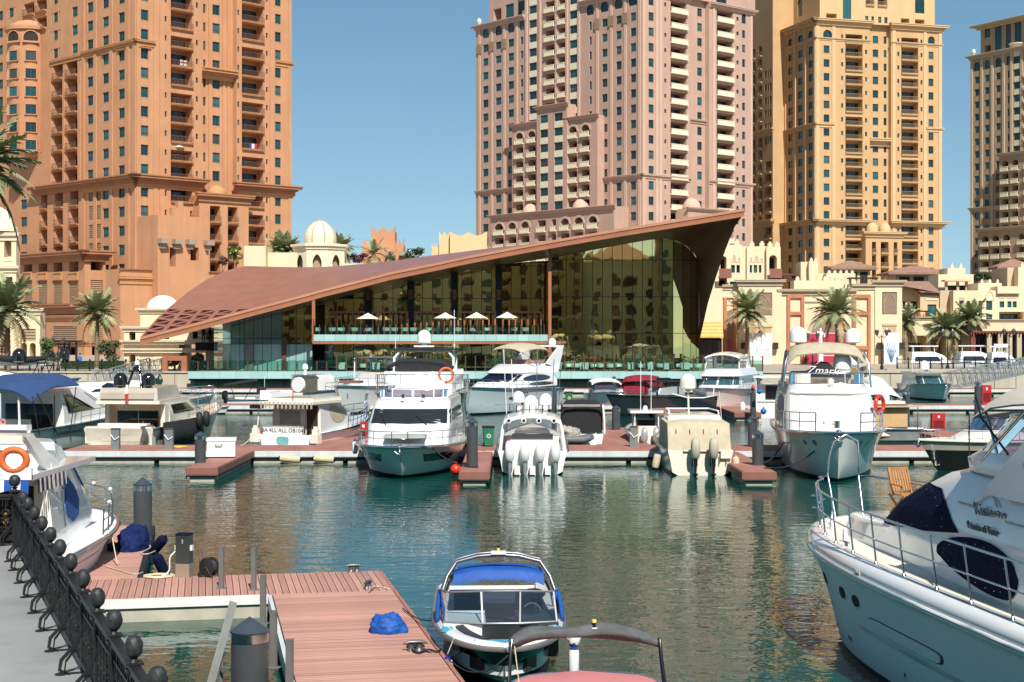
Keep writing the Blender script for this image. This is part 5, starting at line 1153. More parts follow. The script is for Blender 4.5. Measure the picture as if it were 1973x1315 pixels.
def promenade_rail(x0,x1,Y,label,step=1.25,h=1.15,z=GZ):
 t=thing('iron_railing',label,'railing',(x0,Y,z));n=int((x1-x0)/step)
 def mkp():
  b=MB();b.box(-.06,.06,-.05,.05,0,h,0);b.lathe([(.05,h),(.11,h+.06),(.11,h+.16),(.03,h+.24)],(0,0,0),8)
  b.tube([(0,-.06,h*.8),(0,-.25,h*.45),(0,-.2,.1),(0,-.1,-.25)],.05,4);return b.mesh('post',BLACKM)
 me=mkp()
 for k in range(n+1):put('post',me,t,(k*step,0,0))
 for zz in(.15,h*.62,h):b=MB();b.box(0,n*step,-.03,.03,zz-.03,zz+.03);b.build('rail',BLACKM,t)
 b=MB()
 for k in range(n*6):b.box(k*step/6-.012,k*step/6+.012,-.015,.015,.15,h)
 stuff(b.build('baluster',BLACKM,t))
promenade_rail(43,112,173.9,'black iron railing with curved brackets along the right hand quay');promenade_rail(-64,-36,162.3,'black iron railing along the quay left of the restaurant')
def gangway(a,c,w,h,label,panels=9):
 a,c=Vector(a),Vector(c);t=thing('gangway',label,'gangway',a);d=c-a;s=Vector((d.y,-d.x,0)).normalized()*w;ST=pm('galvanised',(.45,.46,.46),.4,.6)
 b=MB();b.ext([(-s*.5),(s*.5),(s*.5+d),(-s*.5+d)],(0,0,.08));b.build('walkway',ST,t)
 for sg in(-.5,.5):
  b=MB();o=s*sg;b.bar(o,o+d,.1);b.bar(o+Vector((0,0,h)),o+d+Vector((0,0,h)),.1);b.build('side_rail',ST,t)
  for k in range(panels):
   p,q=o+d*k/panels,o+d*(k+1)/panels;m=p.lerp(q,.5)+Vector((0,0,h));b=MB();b.bar(p,m,.07);b.bar(m,q,.07);b.bar(p,p+Vector((0,0,h)),.06);b.build('brace',ST,t)
gangway((-39.5,149,.7),(-36.8,161,2.0),1.5,1.5,'grey truss gangway sloping to the docks left of the terrace');gangway((PX(1836,152),152,.8),(PX(2010,169),169,2.2),1.5,1.45,'long grey truss gangway sloping to the docks at right',16)
t=thing('portal_frame','red brown square portal frame at the left end of the terrace','portal',(PX(337,162.5),162.5,GZ));w=37*162.5/F/2;h=PZ(686,162.5)-GZ
for sx in(-1,1):b=MB();b.box(sx*w-.28,sx*w+.28,-.3,.3,0,h-.5);b.build('post',COPPERP,t)
b=MB();b.box(-w-.28,w+.28,-.3,.3,h-.5,h);b.build('lintel',COPPERP,t)
t=thing('restaurant_canopy','black festooned entrance canopy with red panel under the orange podium','canopy',(PX(120,200),200,GZ));
b=MB();b.box(-2.5,2.3,-1,1,PZ(658,200)-GZ-.15,PZ(658,200)-GZ+.1);b.build('roof',BLACKM,t)
for x in(-2.2,2.):b=MB();b.box(x-.12,x+.12,-.8,-.56,0,PZ(658,200)-GZ-.15);b.build('post',BLACKM,t)
b=MB();b.box(-3.4,-1.6,-.9,-.8,PZ(683,200)-GZ,PZ(669,200)-GZ);b.build('red_panel',pm('red_sign',(.5,.03,.03),.5),t)
def person(px,Y,z,h,shirt,trousers,label,rz=0.,arm=.12,skin=(.45,.28,.2)):
 """small standing figure grown from a skeleton"""
 t=thing('person',label,'person',(PX(px,Y),Y,z),rz);s=h/1.75
 V=[(0,0,.95),(0,0,1.2),(0,0,1.42),(0,-.02,1.55),(0,-.03,1.66),(.18,0,1.42),(.25,-.03,1.15),(.24,-arm*2,.92),(-.18,0,1.42),(-.25,-.02,1.15),(-.23,-arm,.9),(.1,0,.9),(.11,-.03,.5),(.12,.02,.08),(.13,-.12,.04),(-.1,0,.9),(-.11,.02,.5),(-.12,.06,.08),(-.12,-.08,.04)]
 E=[(0,1),(1,2),(2,3),(3,4),(2,5),(5,6),(6,7),(2,8),(8,9),(9,10),(0,11),(11,12),(12,13),(13,14),(0,15),(15,16),(16,17),(17,18)]
 Rr=[.15,.14,.15,.06,.1,.07,.05,.035,.07,.05,.035,.1,.07,.05,.05,.1,.07,.05,.05]
 me=bpy.data.meshes.new('body');me.from_pydata([tuple(c*s for c in v)for v in V],E,[]);o=put('body',me,t)
 m=o.modifiers.new('skin','SKIN')
 for k,sv in enumerate(me.skin_vertices[0].data):sv.radius=(Rr[k]*s,Rr[k]*s);sv.use_root=k==0
 o.modifiers.new('sub','SUBSURF').levels=1
 dg=bpy.context.evaluated_depsgraph_get();nm=bpy.data.meshes.new_from_object(o.evaluated_get(dg));bpy.data.objects.remove(o)
 nm.materials.clear()
 for q in(pm('skin_tone',skin,.6),shirt,trousers):nm.materials.append(q)
 for p in nm.polygons:zc=p.center.z/s;p.material_index=0 if zc>1.5 or(abs(p.center.x/s)>.19 and zc<1.0)else(1 if zc>.92 else 2)
 nm.shade_smooth();put('body',nm,t)
 b=MB();b.lathe([(0,.13),(.08,.1),(.115,.02),(.11,-.05)],(0,.01*s,1.68*s),10);b.build('hair',pm('dark_hair',(.02,.015,.012),.7),t,50)
BLK=pm('black_cloth',(.015,.015,.017),.8)
person(154,176,GZ,1.75,pm('blue_shirt',(.06,.16,.5),.8),pm('navy_cloth',(.02,.03,.08),.8),'person in a blue shirt walking by the orange podium')
ZB=PZ(660,174)
t=thing('footbridge','dark balcony bridge between the domed pavilion and the teal glass','bridge',(PX(402,174),174,ZB));b=MB();b.box(-1.3,1.3,-1,2,-.9,0);b.build('deck',BLACKM,t)
for zz in(.5,1.0):b=MB();b.box(-1.3,1.3,-1,-.94,zz-.03,zz+.03);b.build('rail',BLACKM,t)
person(392,174,ZB,1.7,BLK,BLK,'person in black at the left of two on the balcony bridge');person(405,174,ZB,1.65,BLK,BLK,'person in black at the right of two on the balcony bridge',.8)
t=thing('statue','white standing figure statue before the crimson hoarding','statue',(PX(1581,190),190,GZ));hh=PZ(634,190)-GZ
WP=pm('white_paint',(.8,.8,.8),.5)
b=MB();b.lathe([(.5,0),(.5,.3),(.35,.4),(.3,hh-1.9),(.36,hh-1.85),(0,hh-1.85)],(0,0,0),8);b.build('plinth',WP,t)
b=MB();b.lathe([(.28,0),(.22,.5),(.2,.9),(.3,1.3),(.26,1.5),(.1,1.58),(.15,1.7),(.14,1.85),(0,1.95)],(0,0,hh-1.85),10);b.tube([(-.28,0,hh-.5),(-.5,-.1,hh-.75),(-.38,-.2,hh-1.0)],.07,6);b.tube([(.28,0,hh-.5),(.5,-.1,hh-.75),(.4,-.2,hh-1.0)],.07,6);b.build('figure',WP,t,50)
# ---------------------------------------------------------------- promenade, docks, pilings
FLOORM=pm('promenade_floor',(.30,.31,.30),.38,var=.10,scale=.5,streak=0,spec=.5,dirt=.8,dirtcol=(.17,.18,.175),bump=.004,bscale=3)
RD=Vector((.533,-1.357)).normalized()
R0=Vector((-9.79,30.65))
def rl(t,off=0.):p=R0+RD*t+Vector((-RD.y,RD.x))*off;return(p.x,p.y)
b=MB();b.prism([rl(-.25,.2),rl(85,.2),(90,-46),(90,-160),(-90,-160),(-90,30.9),(R0.x-.1,30.9)][::-1],-3,2.0);structure(b.build('promenade',FLOORM))
PINE=pm('weathered_iron',(.035,.038,.040),.5,.3,var=.5,scale=14,bump=.004,bscale=60)
GILT=pm('gilt',(.50,.30,.07),.4,.6,var=.2)
def near_railing():
 t=thing('iron_railing','black cast iron promenade railing with pine cone finials and gilded rosettes at lower left','railing',(R0.x,R0.y,2.0),atan2(RD.y,RD.x))
 ts=[0,2.26,3.4]+[3.4+1.49*k for k in range(1,13)]
 def cone():
  b=MB();n,m=28,20;rows=[]
  for i in range(m+1):
   f=i/m;a=pi*f;rows.append([])
   for j in range(n):
    th=2*pi*j/n;r=(sin(a)**.8)*.096*(1+.09*max(0,sin(7*th+16*f))*sin(a));rows[-1].append((r*cos(th),r*sin(th),.115-.125*cos(a)*(1.0 if f>.5 else .95)))
  b.grid(rows,0,True);return b.mesh('finial',PINE,60)
 cm=cone()
 def postm():
  b=MB();b.box(-.035,.035,-.035,.035,0,.92);b.box(-.075,.075,-.075,.075,.92,.955);b.box(-.05,.05,-.05,.05,.955,1.0);b.box(-.085,.085,-.085,.085,1.0,1.02);b.lathe([(.05,1.02),(.03,1.05),(.055,1.08)],(0,0,0),10)
  return b.mesh('post',BLACKM)
 pmh=postm()
 def brace():
  b=MB();pts=[(0,.0,.9),(0,-.05,.75),(0,-.02,.55),(0,-.1,.35),(0,-.26,.18),(0,-.28,.06),(0,-.2,.01)]
  b.tube(pts,[.02,.022,.018,.022,.024,.022,.02],6);b.tube([(.05,q[1]*.8,q[2])for q in pts],.011,5);b.box(-.02,.02,-.3,-.04,.0,.02);b.lathe([(.07,0),(.07,.015),(.02,.03)],(0,-.27,0),8);b.tube([(0,0,.3),(0,-.12,.27),(0,-.2,.16)],.014,5);return b.mesh('brace',BLACKM,50)
 bm_=brace()
 for k,x in enumerate(ts):
  p=put('post',pmh,t,(x,0,0));f=put('finial',cm,p,(0,0,1.06+(.0 if k else .03)));f.rotation_euler=(0,0,k*1.3);f.scale=(.88,.88,.92)
  if k==0:p.scale=(1.25,1.25,1.06)
  put('brace',bm_,t,(x,0,0))
 X1=ts[-1]
 b=MB();b.box(0,X1,-.055,.055,.955,.995);b.box(0,X1,-.035,.035,.90,.955);b.build('top_rail',BLACKM,t)
 b=MB();b.box(0,X1,-.03,.03,.10,.15);b.build('bottom_rail',BLACKM,t)
 b=MB();b.box(0,X1,-.02,.02,.74,.77);b.build('mid_rail',BLACKM,t)
 def scroll(w):
  b=MB();g=MB();n=max(2,int(round(w/.3)));st=w/n
  for k in range(n):
   c=(k+.5)*st
   for zc,r in((.27,.10),(.45,.085),(.62,.10)):
    for sg in(-1,1):
     pts=[(c+sg*(r*.95-r*.75*a/7)*cos(a*sg*0+a)*1.0,0,zc+(r-r*.75*a/7)*sin(a))for a in[q*.62 for q in range(11)]]
     b.tube(pts,.015,4)
    g.lathe([(0,.012),(.026,.006),(.03,0),(.026,-.006),(0,-.012)],(c,0,zc),8,0,0.,2*pi,Matrix.Rotation(pi/2,3,'X'))if zc!=.45 else None
    if zc==.45:
     for da in range(4):g.lathe([(0,.012),(.018,.006),(.02,0),(.018,-.006),(0,-.012)],(c+.045*cos(da*pi/2),0,zc+.045*sin(da*pi/2)),6,0,0.,2*pi,Matrix.Rotation(pi/2,3,'X'))
   b.box(k*st-.014,k*st+.014,-.014,.014,.15,.9);b.box(c-.007,c+.007,-.01,.01,.15,.9);b.box(k*st,k*st+st,-.008,.008,.345,.365);b.box(k*st,k*st+st,-.008,.008,.525,.545)
  for k in range(int(w/.1)):b.box(k*.1,k*.1+.012,-.006,.006,.77,.9)
  b.box(0,w,-.003,.003,.15,.20)
  return b.mesh('scroll_panel',BLACKM),g.mesh('rosettes',GILT)
 cache={}
 for a,c in zip(ts[:-1],ts[1:]):
  w=round(c-a-.07,2)
  if w not in cache:cache[w]=scroll(w)
  p=put('scroll_panel',cache[w][0],t,(a+.035,0,0));stuff(put('rosettes',cache[w][1],p))
 t2=thing('iron_railing','short return of the black iron railing running off the left edge','railing',(R0.x,R0.y,2.0),pi)
 b=MB();b.box(0,6,-.055,.055,.955,.995);b.box(0,6,-.035,.035,.9,.955);b.build('top_rail',BLACKM,t2);b=MB();b.box(0,6,-.03,.03,.1,.15);b.build('bottom_rail',BLACKM,t2)
 w=1.42;cache[w]=scroll(w)
 for k in range(4):p=put('scroll_panel',cache[w][0],t2,(k*1.49+.035,0,0));stuff(put('rosettes',cache[w][1],p))
 for k in range(1,4):p=put('post',pmh,t2,(k*1.49,0,0));put('finial',cm,p,(0,0,1.06))
near_railing()
WOODN=pm('composite_plank',(.46,.245,.19),.62,var=.2,scale=1.6,rnd=.17,dirt=1.3,dirtcol=(.30,.19,.155),stretch=(.35,8,8),bump=.001,bscale=40)
WOODF=pm('far_deck_planks',(.33,.15,.115),.7,var=.18,scale=1.4,stretch=(1,.3,1))
ALU=pm('dock_skirt',(.60,.64,.64),.45,var=.08,scale=1.2,streak=.25)
RUBB=pm('black_rubber',(.015,.016,.018),.6,var=.2)
FLOATC=pm('float_concrete',(.45,.42,.34),.85,var=.15,scale=1.5,streak=.4)
O2=Vector((-3.18,37.2));EA=Vector((.195,-.981)).normalized();EL=Vector((-EA.y*-1,EA.x*-1))if 0 else Vector((-.981,-.195)).normalized()
def near_dock():
 rz=atan2(EL.y,EL.x)
 t=thing('floating_dock','near floating dock of reddish composite planks with cross arm and finger','dock',(O2.x,O2.y,0),rz)
 top=.5
 def plank(w,l):
  def mk():
   b=MB();e=.006;b.raw([(-l/2,-w/2+.004,0),(l/2,-w/2+.004,0),(l/2,w/2-.004,0),(-l/2,w/2-.004,0),(-l/2+e,-w/2+.004+e,.03),(l/2-e,-w/2+.004+e,.03),(l/2-e,w/2-.004-e,.03),(-l/2+e,w/2-.004-e,.03)],[(0,1,5,4),(1,2,6,5),(2,3,7,6),(3,0,4,7),(4,5,6,7)])
   return b.mesh('plank',WOODN)
  return cached(('plank',w,l),mk)
 LA=2.9
 n=100
 for k in range(n):put('plank',plank(.14,2.62),t,(1.33,LA+.07+k*.1405,top-.03))
 m=46
 for k in range(m):
  o=put('plank',plank(.15,LA-.02),t,(.08+k*.1505,LA/2,top-.03));o.rotation_euler=(0,0,pi/2)
 for k in range(8):o=put('plank',plank(.15,LA-.02),t,(.08+(m+k)*.1505,LA/2,top-.03));o.rotation_euler=(0,0,pi/2)
 for k in range(72):put('plank',plank(.14,1.2),t,(6.22,-.07-k*.1405,top-.03))
 b=MB();b.box(.02,2.64,LA,LA+14.1,.12,top-.034);b.box(.02,8.1,.02,LA-.02,.12,top-.034);b.box(5.64,6.8,-10.1,0,.12,top-.034);b.build('frame',RUBB,t)
 b=MB();b.box(2.72,8.15,LA-.04,LA+.06,.30,top-.002);b.build('edge_beam',pm('white_edge',(.72,.72,.70),.5,var=.06,streak=.2),t)
 b=MB();b.box(2.75,8.15,LA-1.2,LA+.0,-.45,.30);b.build('float',FLOATC,t)
 b=MB();b.box(2.66,2.74,LA+.06,LA+14,.2,top-.01);b.build('edge_beam',ALU,t)
 b=MB();b.box(-.07,.0,0,LA+14,.22,top-.01);b.build('edge_beam',pm('timber_edge',(.36,.15,.11),.7,var=.15,scale=2),t)
 b=MB();b.box(-.12,-.072,.3,LA+14,.24,.42);b.build('fender_strip',RUBB,t)
 b=MB();b.box(.2,2.5,.2,LA+14,-.5,.12);b.build('float',FLOATC,t)
 b=MB();b.box(5.5,5.63,-10,-.05,.15,top-.01);b.build('fender_strip',RUBB,t)
 b=MB();b.box(5.75,6.7,-10,-.1,-.5,.12);b.build('float',FLOATC,t)
 return t
DOCK=near_dock()
def dk(x,y,z=.5):
 p=O2+EL*x+Vector((EL.y*-1,EL.x))*y;return(p.x,p.y,z)
POSTM=pm('galvanised_post',(.22,.215,.21),.5,.4,var=.15)
for k,(px,py,h,lab)in enumerate(((427,1134,.93,'grey square dock post beside the hose reel'),(489,1137,.93,'grey square dock post at the inner corner of the planks'),(507,1202,.95,'grey square dock post just right of the piling cap'),(527,1287,.97,'grey square dock post, second nearest, right of the piling'),(558,1355,.98,'nearest grey square dock post at the bottom edge'))):
 Y=YW(py,.5);t=thing('dock_post',lab,'post',(PX(px,Y),Y,.5),-.2,'square posts along the near dock');b=MB();b.box(-.05,.05,-.05,.05,.012,h);b.build('shaft',POSTM,t);b=MB();b.box(-.11,.11,-.09,.09,0,.012);b.build('base_plate',POSTM,t)
STEEL=pm('stainless',(.62,.62,.62),.18,1.0,var=.05)
PILEM=pm('pile_sleeve',(.065,.07,.075),.42,var=.18,scale=2.5,streak=.2)
PILEC=pm('pile_cap',(.045,.06,.075),.3,var=.2)
def piling(px,pyt,pyb,wpx,label,zb=0.2,Y=None,band=True):
 Y=Y or YW(pyb,zb);r=wpx*Y/F/2;zt=PZ(pyt,Y);t=thing('mooring_piling',label,'piling',(PX(px,Y),Y,0),0,'dark mooring pilings')
 hc=r*.75;b=MB();b.lathe([(r,-1.6),(r,zt-hc-.16)],(0,0,0),20);b.build('sleeve',PILEM,t,50)
 b=MB();b.lathe([(r*1.04,zt-hc-.03),(r*1.07,zt-hc),(r*.5,zt-hc*.45),(0,zt)],(0,0,0),20);b.build('cap',PILEC,t,30)
 b=MB();b.lathe([(r*1.02,zt-hc-.18),(r*1.02,zt-hc-.03)],(0,0,0),20);b.build('band',STEEL if band else PILEC,t,50)
for a in((275,920,1030,35,'dark piling with pointed cap standing behind the blue covered mound',.3,43),(386,831,905,21,'dark piling at the tip of the finger dock with the white box',.3),(910,805,910,22,'dark piling right of the red buoy beside the white flybridge yacht',.3),(905,800,862,18,'darker shorter piling half hidden behind the piling by the red buoy',.5,76),(1460,828,908,22,'dark piling at the finger tip left of the big bow, in front of its twin',.3),(1450,800,866,18,'dark piling seen just behind the finger tip piling left of the big bow',.5,76),(1187,781,832,16,'dark piling between the black canopied boat and the small console boat',.5,90),(1068,742,792,10,'thin dark piling right of the yacht with the navy windscreen cover',.5,113),(1140,748,800,11,'dark piling just behind the black canopied boat',.5,113),(1451,748,790,11,'dark piling at the bow of the white sport cruiser, front one with red ball',.5,108),(1461,720,772,9,'dark piling behind the white sport cruiser beside the red ring',.5,124),(1183,725,757,8,'small dark piling near the quay wall left of the dark green boat',.5,150),(603,726,745,8,'small dark piling near the quay wall left of the white yacht with canopy',.5,152),(1884,735,790,13,'dark piling beside the red hose cabinet at right',.5,112),(1785,712,738,8,'small dark piling near the quay wall behind the white cruiser at right',.5,152),(1748,752,790,9,'dark piling left of the white cruiser at right',.5,116)):
 piling(*a)
piling(481,1188,1345,72,'large near piling with steel band and cone cap at the bottom',.1,26.0)
# leaning board by the near piling
t=thing('leaning_board','pale metal board leaning beside the large near piling','board',(PX(420,26.4),26.4,0));b=MB();a=P3(404,1325,26.2)-Vector((PX(420,26.4),26.4,0));c=P3(450,1160,26.6)-Vector((PX(420,26.4),26.4,0));b.bar(a,c,.02,.16);b.build('board',pm('pale_metal',(.38,.40,.37),.5,.2,var=.12,scale=3),t)
b=MB();b.bar(P3(426,1330,26.5)-t.location,P3(428,1255,26.5)-t.location,.05);b.bar(P3(424,1288,26.4)-t.location,P3(450,1292,26.1)-t.location,.03,.05);b.build('bracket',POSTM,t)
def fdock(label,x0,x1,y0,y1,group=None,top=.6,skirt=True,floats=True):
 t=thing('floating_dock',label,'dock',((x0+x1)/2,y0,0),0,group);w=(x1-x0)/2;d=y1-y0
 b=MB();b.box(-w,w,0,d,top-.08,top);b.build('deck',WOODF,t)
 b=MB();b.box(-w,w,-.05,0.0,top-.30,top-.03);b.box(-w-.05,-w,-.05,d,top-.30,top-.03);b.box(w,w+.05,-.05,d,top-.30,top-.03);b.build('skirt',ALU if skirt else pm('timber_skirt',(.24,.10,.075),.7,var=.15,scale=1.5),t)
 b=MB();b.box(-w+.1,w-.1,.05,d-.05,.16,top-.3);b.build('frame',RUBB,t)
 b=MB();b.tube([(-w,-.09,top-.34),(w,-.09,top-.34)],.05,6);b.build('fender_strip',RUBB,t)
 n=max(1,int(2*w/4.2));fw=2*w/n
 for k in range(n):b=MB();b.box(-w+k*fw+.12,-w+(k+1)*fw-.12,.0,d,-.4,.17);b.build('float',FLOATC,t)
 for k in range(n+1):b=MB();x=-w+k*fw;b.box(x-.03,x+.03,-.075,-.05,.12,top-.3);b.build('bracket',STEEL,t)
 return t
fdock('long main dock crossing the picture behind the front row of boats',PX(120,73.6),PX(2120,73.6),73.6,77.2)
fdock('finger dock carrying the white locker at left, tapering towards the viewer',-13.45,-12.2,64.4,73.5,'finger docks of the main dock',.6,False)
fdock('finger dock between the white flybridge yacht and the four engined boat',-2.1,-.95,63.0,73.5,'finger docks of the main dock',.55,False)
fdock('finger dock between the beige covered boat and the big white bow',9.35,10.65,63.0,73.5,'finger docks of the main dock',.55,False)
fdock('finger dock running away to the right of the big white bow',22.9,25.2,77.3,90,'finger docks behind the main dock',.55,False);fdock('finger dock running away between the two groups of sterns',4.3,6.9,77.3,92,'finger docks behind the main dock',.55,False)
fdock('finger dock running away behind the cabin boat with lettering',-9.8,-7.9,77.3,90,'finger docks behind the main dock',.55,False)
fdock('second dock crossing at left behind the small white dinghy',PX(355,119),PX(870,119),119,122,None)
fdock('second dock crossing from the thin piling to the right edge',PX(1000,119),PX(2080,119),119,122,None)
fdock('finger dock in front of the white sport cruiser with blue balls',15.6,17.4,109,118.9,'fingers of the second dock',.55,False);fdock('finger dock beside the dark green boat',10.3,12.6,110,118.9,'fingers of the second dock',.55,False)
fdock('third dock along the quay wall below the terrace',PX(345,150),PX(1500,150),150,152.4,None,.7);fdock('third dock along the quay wall at right',PX(1660,150),PX(2080,150),150,152.4,None,.7)
# ---------------------------------------------------------------- things on the docks
NAVY=pm('navy_cover',(.004,.008,.032),.9,spec=.15,var=.25,scale=5,bump=.02,bscale=6);BLUE=pm('bright_blue_cloth',(.008,.075,.33),.65,var=.2,scale=5)
ROPE=pm('pale_rope',(.55,.48,.36),.9,var=.2,scale=20);ROPEB=pm('black_rope',(.02,.02,.02),.9)
def lump(name,label,cat,loc,sx,sy,sz,mat,seed,sharp=1.0,n=56):
 r=random.Random(seed);b=MB();rows=[];ph=[(r.uniform(0,6),r.randint(2,6),r.uniform(.03,.1))for _ in range(7)]
 for i in range(n//2+1):
  a=pi/2*i/(n//2);row=[]
  for j in range(n):
   th=2*pi*j/n;ca=max(0,cos(a))**.7;q=Vector((cos(th)*ca,sin(th)*ca,sin(a)*1.2))*1.6+Vector((seed,0,0));k=1+sharp*(.30*noise.noise(q)+.34*(abs(noise.noise(q*2.3))-.2)+.14*(abs(noise.noise(q*5))-.2))
   row.append((sx*ca*cos(th)*k,sy*ca*sin(th)*k,sz*sin(a)**.9*k))
  rows.append(row)
 b.grid(rows,0,True);t=thing(name,label,cat,loc);b.build('cover',mat,t,70);return t
Y=YW(1045,.5);lump('covered_tender','dark navy fabric cover heaped over gear on the finger dock by the piling','cover',(PX(256,40.9),40.9,.5),.43,.7,.6,pm('deep_blue_cover',(.006,.018,.085),.85,var=.2,scale=4,spec=.2),3,.6)
def on_dock(px,py,z=.5):Y=YW(py,z);return(PX(px,Y),Y,z)
t=lump('crumpled_bag','crumpled bright blue cloth bag lying on the near planks','bag',on_dock(747,1218),.36,.27,.34,BLUE,8,.62)
for k in range(4):
 b=MB();a=k*.8+.3;b.tube([(cos(a+q*.5)*(.3-.03*q),sin(a+q*.5)*(.2-.02*q),.12+.05*q-.012*q*q)for q in range(6)],[.01,.03,.035,.035,.03,.01],6);b.build('fold',BLUE,t,60)
def cleat(loc,label,rz=0.):
 t=thing('mooring_cleat',label,'cleat',loc,rz,'grey mooring cleats');M_=pm('cleat_iron',(.16,.16,.16),.4,.6)
 b=MB();b.lathe([(.09,0),(.06,.03),(.05,.1),(.07,.13)],(-.07,0,0),8);b.lathe([(.09,0),(.06,.03),(.05,.1),(.07,.13)],(.07,0,0),8);b.build('base',M_,t,40);b=MB();b.tube([(-.22,0,.13),(-.1,0,.155),(.1,0,.155),(.22,0,.13)],[.02,.035,.035,.02],8);b.build('horn',M_,t,50)
def on_dock(px,py,z=.5):Y=YW(py,z);return(PX(px,Y),Y,z)
cleat(on_dock(682,1102),'grey mooring cleat at the far right corner of the near dock',.2);cleat(on_dock(709,1134),'grey mooring cleat with white rope near the right dock edge',1.3);cleat(on_dock(800,1254),'grey mooring cleat wound with black rope near the blue runabout',.2);cleat(on_dock(282,1052),'grey mooring cleat on the finger dock by the navy cover',1.2)
def rope(label,pts,r,mat,name='mooring_rope',group='mooring ropes'):
 t=thing(name,label,'rope',pts[0],0,group);b=MB();p0=Vector(pts[0]);P=[Vector(p)-p0 for p in pts];Q=[]
 for i in range(len(P)-1):
  p0_,p1,p2,p3=P[max(0,i-1)],P[i],P[i+1],P[min(len(P)-1,i+2)]
  for k in range(6):
   f=k/6;Q.append(.5*((2*p1)+(p2-p0_)*f+(2*p0_-5*p1+4*p2-p3)*f*f+(3*p1-p0_-3*p2+p3)*f**3))
 Q.append(P[-1]);b.tube(Q,r,6);b.build('strand',mat,t,60);return t
def sag(a,c,d):a,c=Vector(a),Vector(c);return[a,a.lerp(c,.25)-Vector((0,0,d*.75)),a.lerp(c,.5)-Vector((0,0,d)),a.lerp(c,.75)-Vector((0,0,d*.75)),c]
def coil(label,c,r,mat,n=5,rr=.018,cat='rope coil',name='rope_coil'):
 t=thing(name,label,cat,c,0,'coiled ropes and hoses');b=MB();b.tube([((r-.028*k/16*1.0)*cos(2*pi*k/16),(r-.028*k/16)*sin(2*pi*k/16)*.9,rr+.006*(k%3))for k in range(16*n)],rr,5);b.build('strand',mat,t,60)
coil('flat coil of pale hose in front of the power pedestal',on_dock(306,1112),.36,pm('pale_hose',(.62,.52,.34),.6),6,.02)
coil('yellow hose coiled on the main dock beside the grey pedestal',(PX(350,76),75.4,.6),.38,pm('yellow_hose',(.62,.42,.06),.6),4,.03)
coil('small black rope tangle around the cleat near the blue runabout',on_dock(800,1248),.16,ROPEB,4,.02)
rope('white rope running from cleat to the right edge of the near dock',[on_dock(712,1134,.62),on_dock(725,1130,.53),on_dock(742,1133,.52),on_dock(752,1136,.5)],.016,ROPE)
rope('black rope lying from the wound cleat towards the runabout',[on_dock(792,1250,.54),on_dock(806,1258,.53),on_dock(826,1252,.54),on_dock(842,1256,.53),on_dock(850,1250,.52)],.018,ROPEB)
rope('pale rope lying across the finger planks at left',[on_dock(150,1073,.52),on_dock(200,1090,.52),on_dock(255,1106,.53),on_dock(275,1103,.53)],.012,ROPE)
rope('tangled pale rope by the finger dock cleat',[on_dock(268,1060,.53),on_dock(280,1050,.6),on_dock(290,1055,.54),on_dock(272,1066,.53),on_dock(284,1068,.54),on_dock(299,1062,.53)],.016,ROPE)
# power pedestal, hose reel, black box
loc=on_dock(355,1112);t=thing('power_pedestal','tall dark glossy power pedestal with steel foot on the cross arm','pedestal',loc,-.15)
b=MB();b.box(-.165,.165,-.13,.13,.32,.98);b.build('body',pm('pedestal_dark',(.04,.045,.045),.15,var=.2,spec=.6),t);b=MB();b.box(-.172,.172,-.137,.137,.98,1.02);b.build('cap',NAVY,t);b=MB();b.box(-.165,.165,-.13,.13,0,.32);b.build('foot',pm('pedestal_steel',(.42,.35,.28),.35,.5),t)
for s in(-1,1):b=MB();b.box(s*.165,s*.21,-.06,.06,.62,.74);b.build('socket',pm('white_plastic',(.7,.7,.7),.4),t)
text_part('lettering','0000',.05,pm('white_plastic',(.7,.7,.7),.4),t,(0,-.132,.84),(pi/2,pi/2,0),.001)
rope('white supply hose looped at the left of the power pedestal',[(loc[0]-.2,loc[1],loc[2]+.6),(loc[0]-.32,loc[1]-.05,loc[2]+.45),(loc[0]-.34,loc[1]-.05,loc[2]+.15),(loc[0]-.5,loc[1]-.1,loc[2]+.03)],.02,pm('white_plastic',(.7,.7,.7),.4),'supply_hose',None)
loc=on_dock(404,1112);t=thing('hose_reel','black wheeled hose reel with a steel handle on the cross arm','hose reel',loc,-.5);BP=pm('black_plastic',(.02,.02,.022),.4)
Mx=Matrix.Rotation(pi/2,3,'X')
for y in(-.1,.1):b=MB();b.lathe([(.0,0),(.2,.0),(.22,.012),(.2,.024),(0,.024)],(0,y,.24),18,0,0,2*pi,Mx);b.build('flange',BP,t,40)
b=MB();b.lathe([(.15,-.1),(.15,.1)],(0,0,.24),14,0,0,2*pi,Mx);b.build('drum',pm('dark_hose',(.05,.05,.05),.6),t)
b=MB();b.tube([(-.2,-.12,.05),(-.27,-.05,.5),(-.3,-.05,.62),(-.3,.07,.62),(-.25,.07,.4),(-.2,.12,.05)],.013,6);b.build('handle',STEEL,t)
for y in(-.13,.13):b=MB();b.lathe([(0,0),(.06,0),(.06,.03),(0,.03)],(-.17,y,.06),12,0,0,2*pi,Mx);b.build('wheel',BP,t);b=MB();b.tube([(-.17,y,.06),(.0,y,.24),(.17,y,.02)],.015,6);b.build('leg',BP,t)
loc=on_dock(222,1062);t=thing('crate','small open black crate at the foot of the navy cover','crate',loc,-.15);b=MB();b.box(-.16,.16,-.12,.12,0,.02)
for a in((-.17,-.15,-.13,.13),(.15,.17,-.13,.13),(-.15,.15,-.13,-.11),(-.15,.15,.11,.13)):b.box(*a,0,.2)
b.build('shell',BP,t)
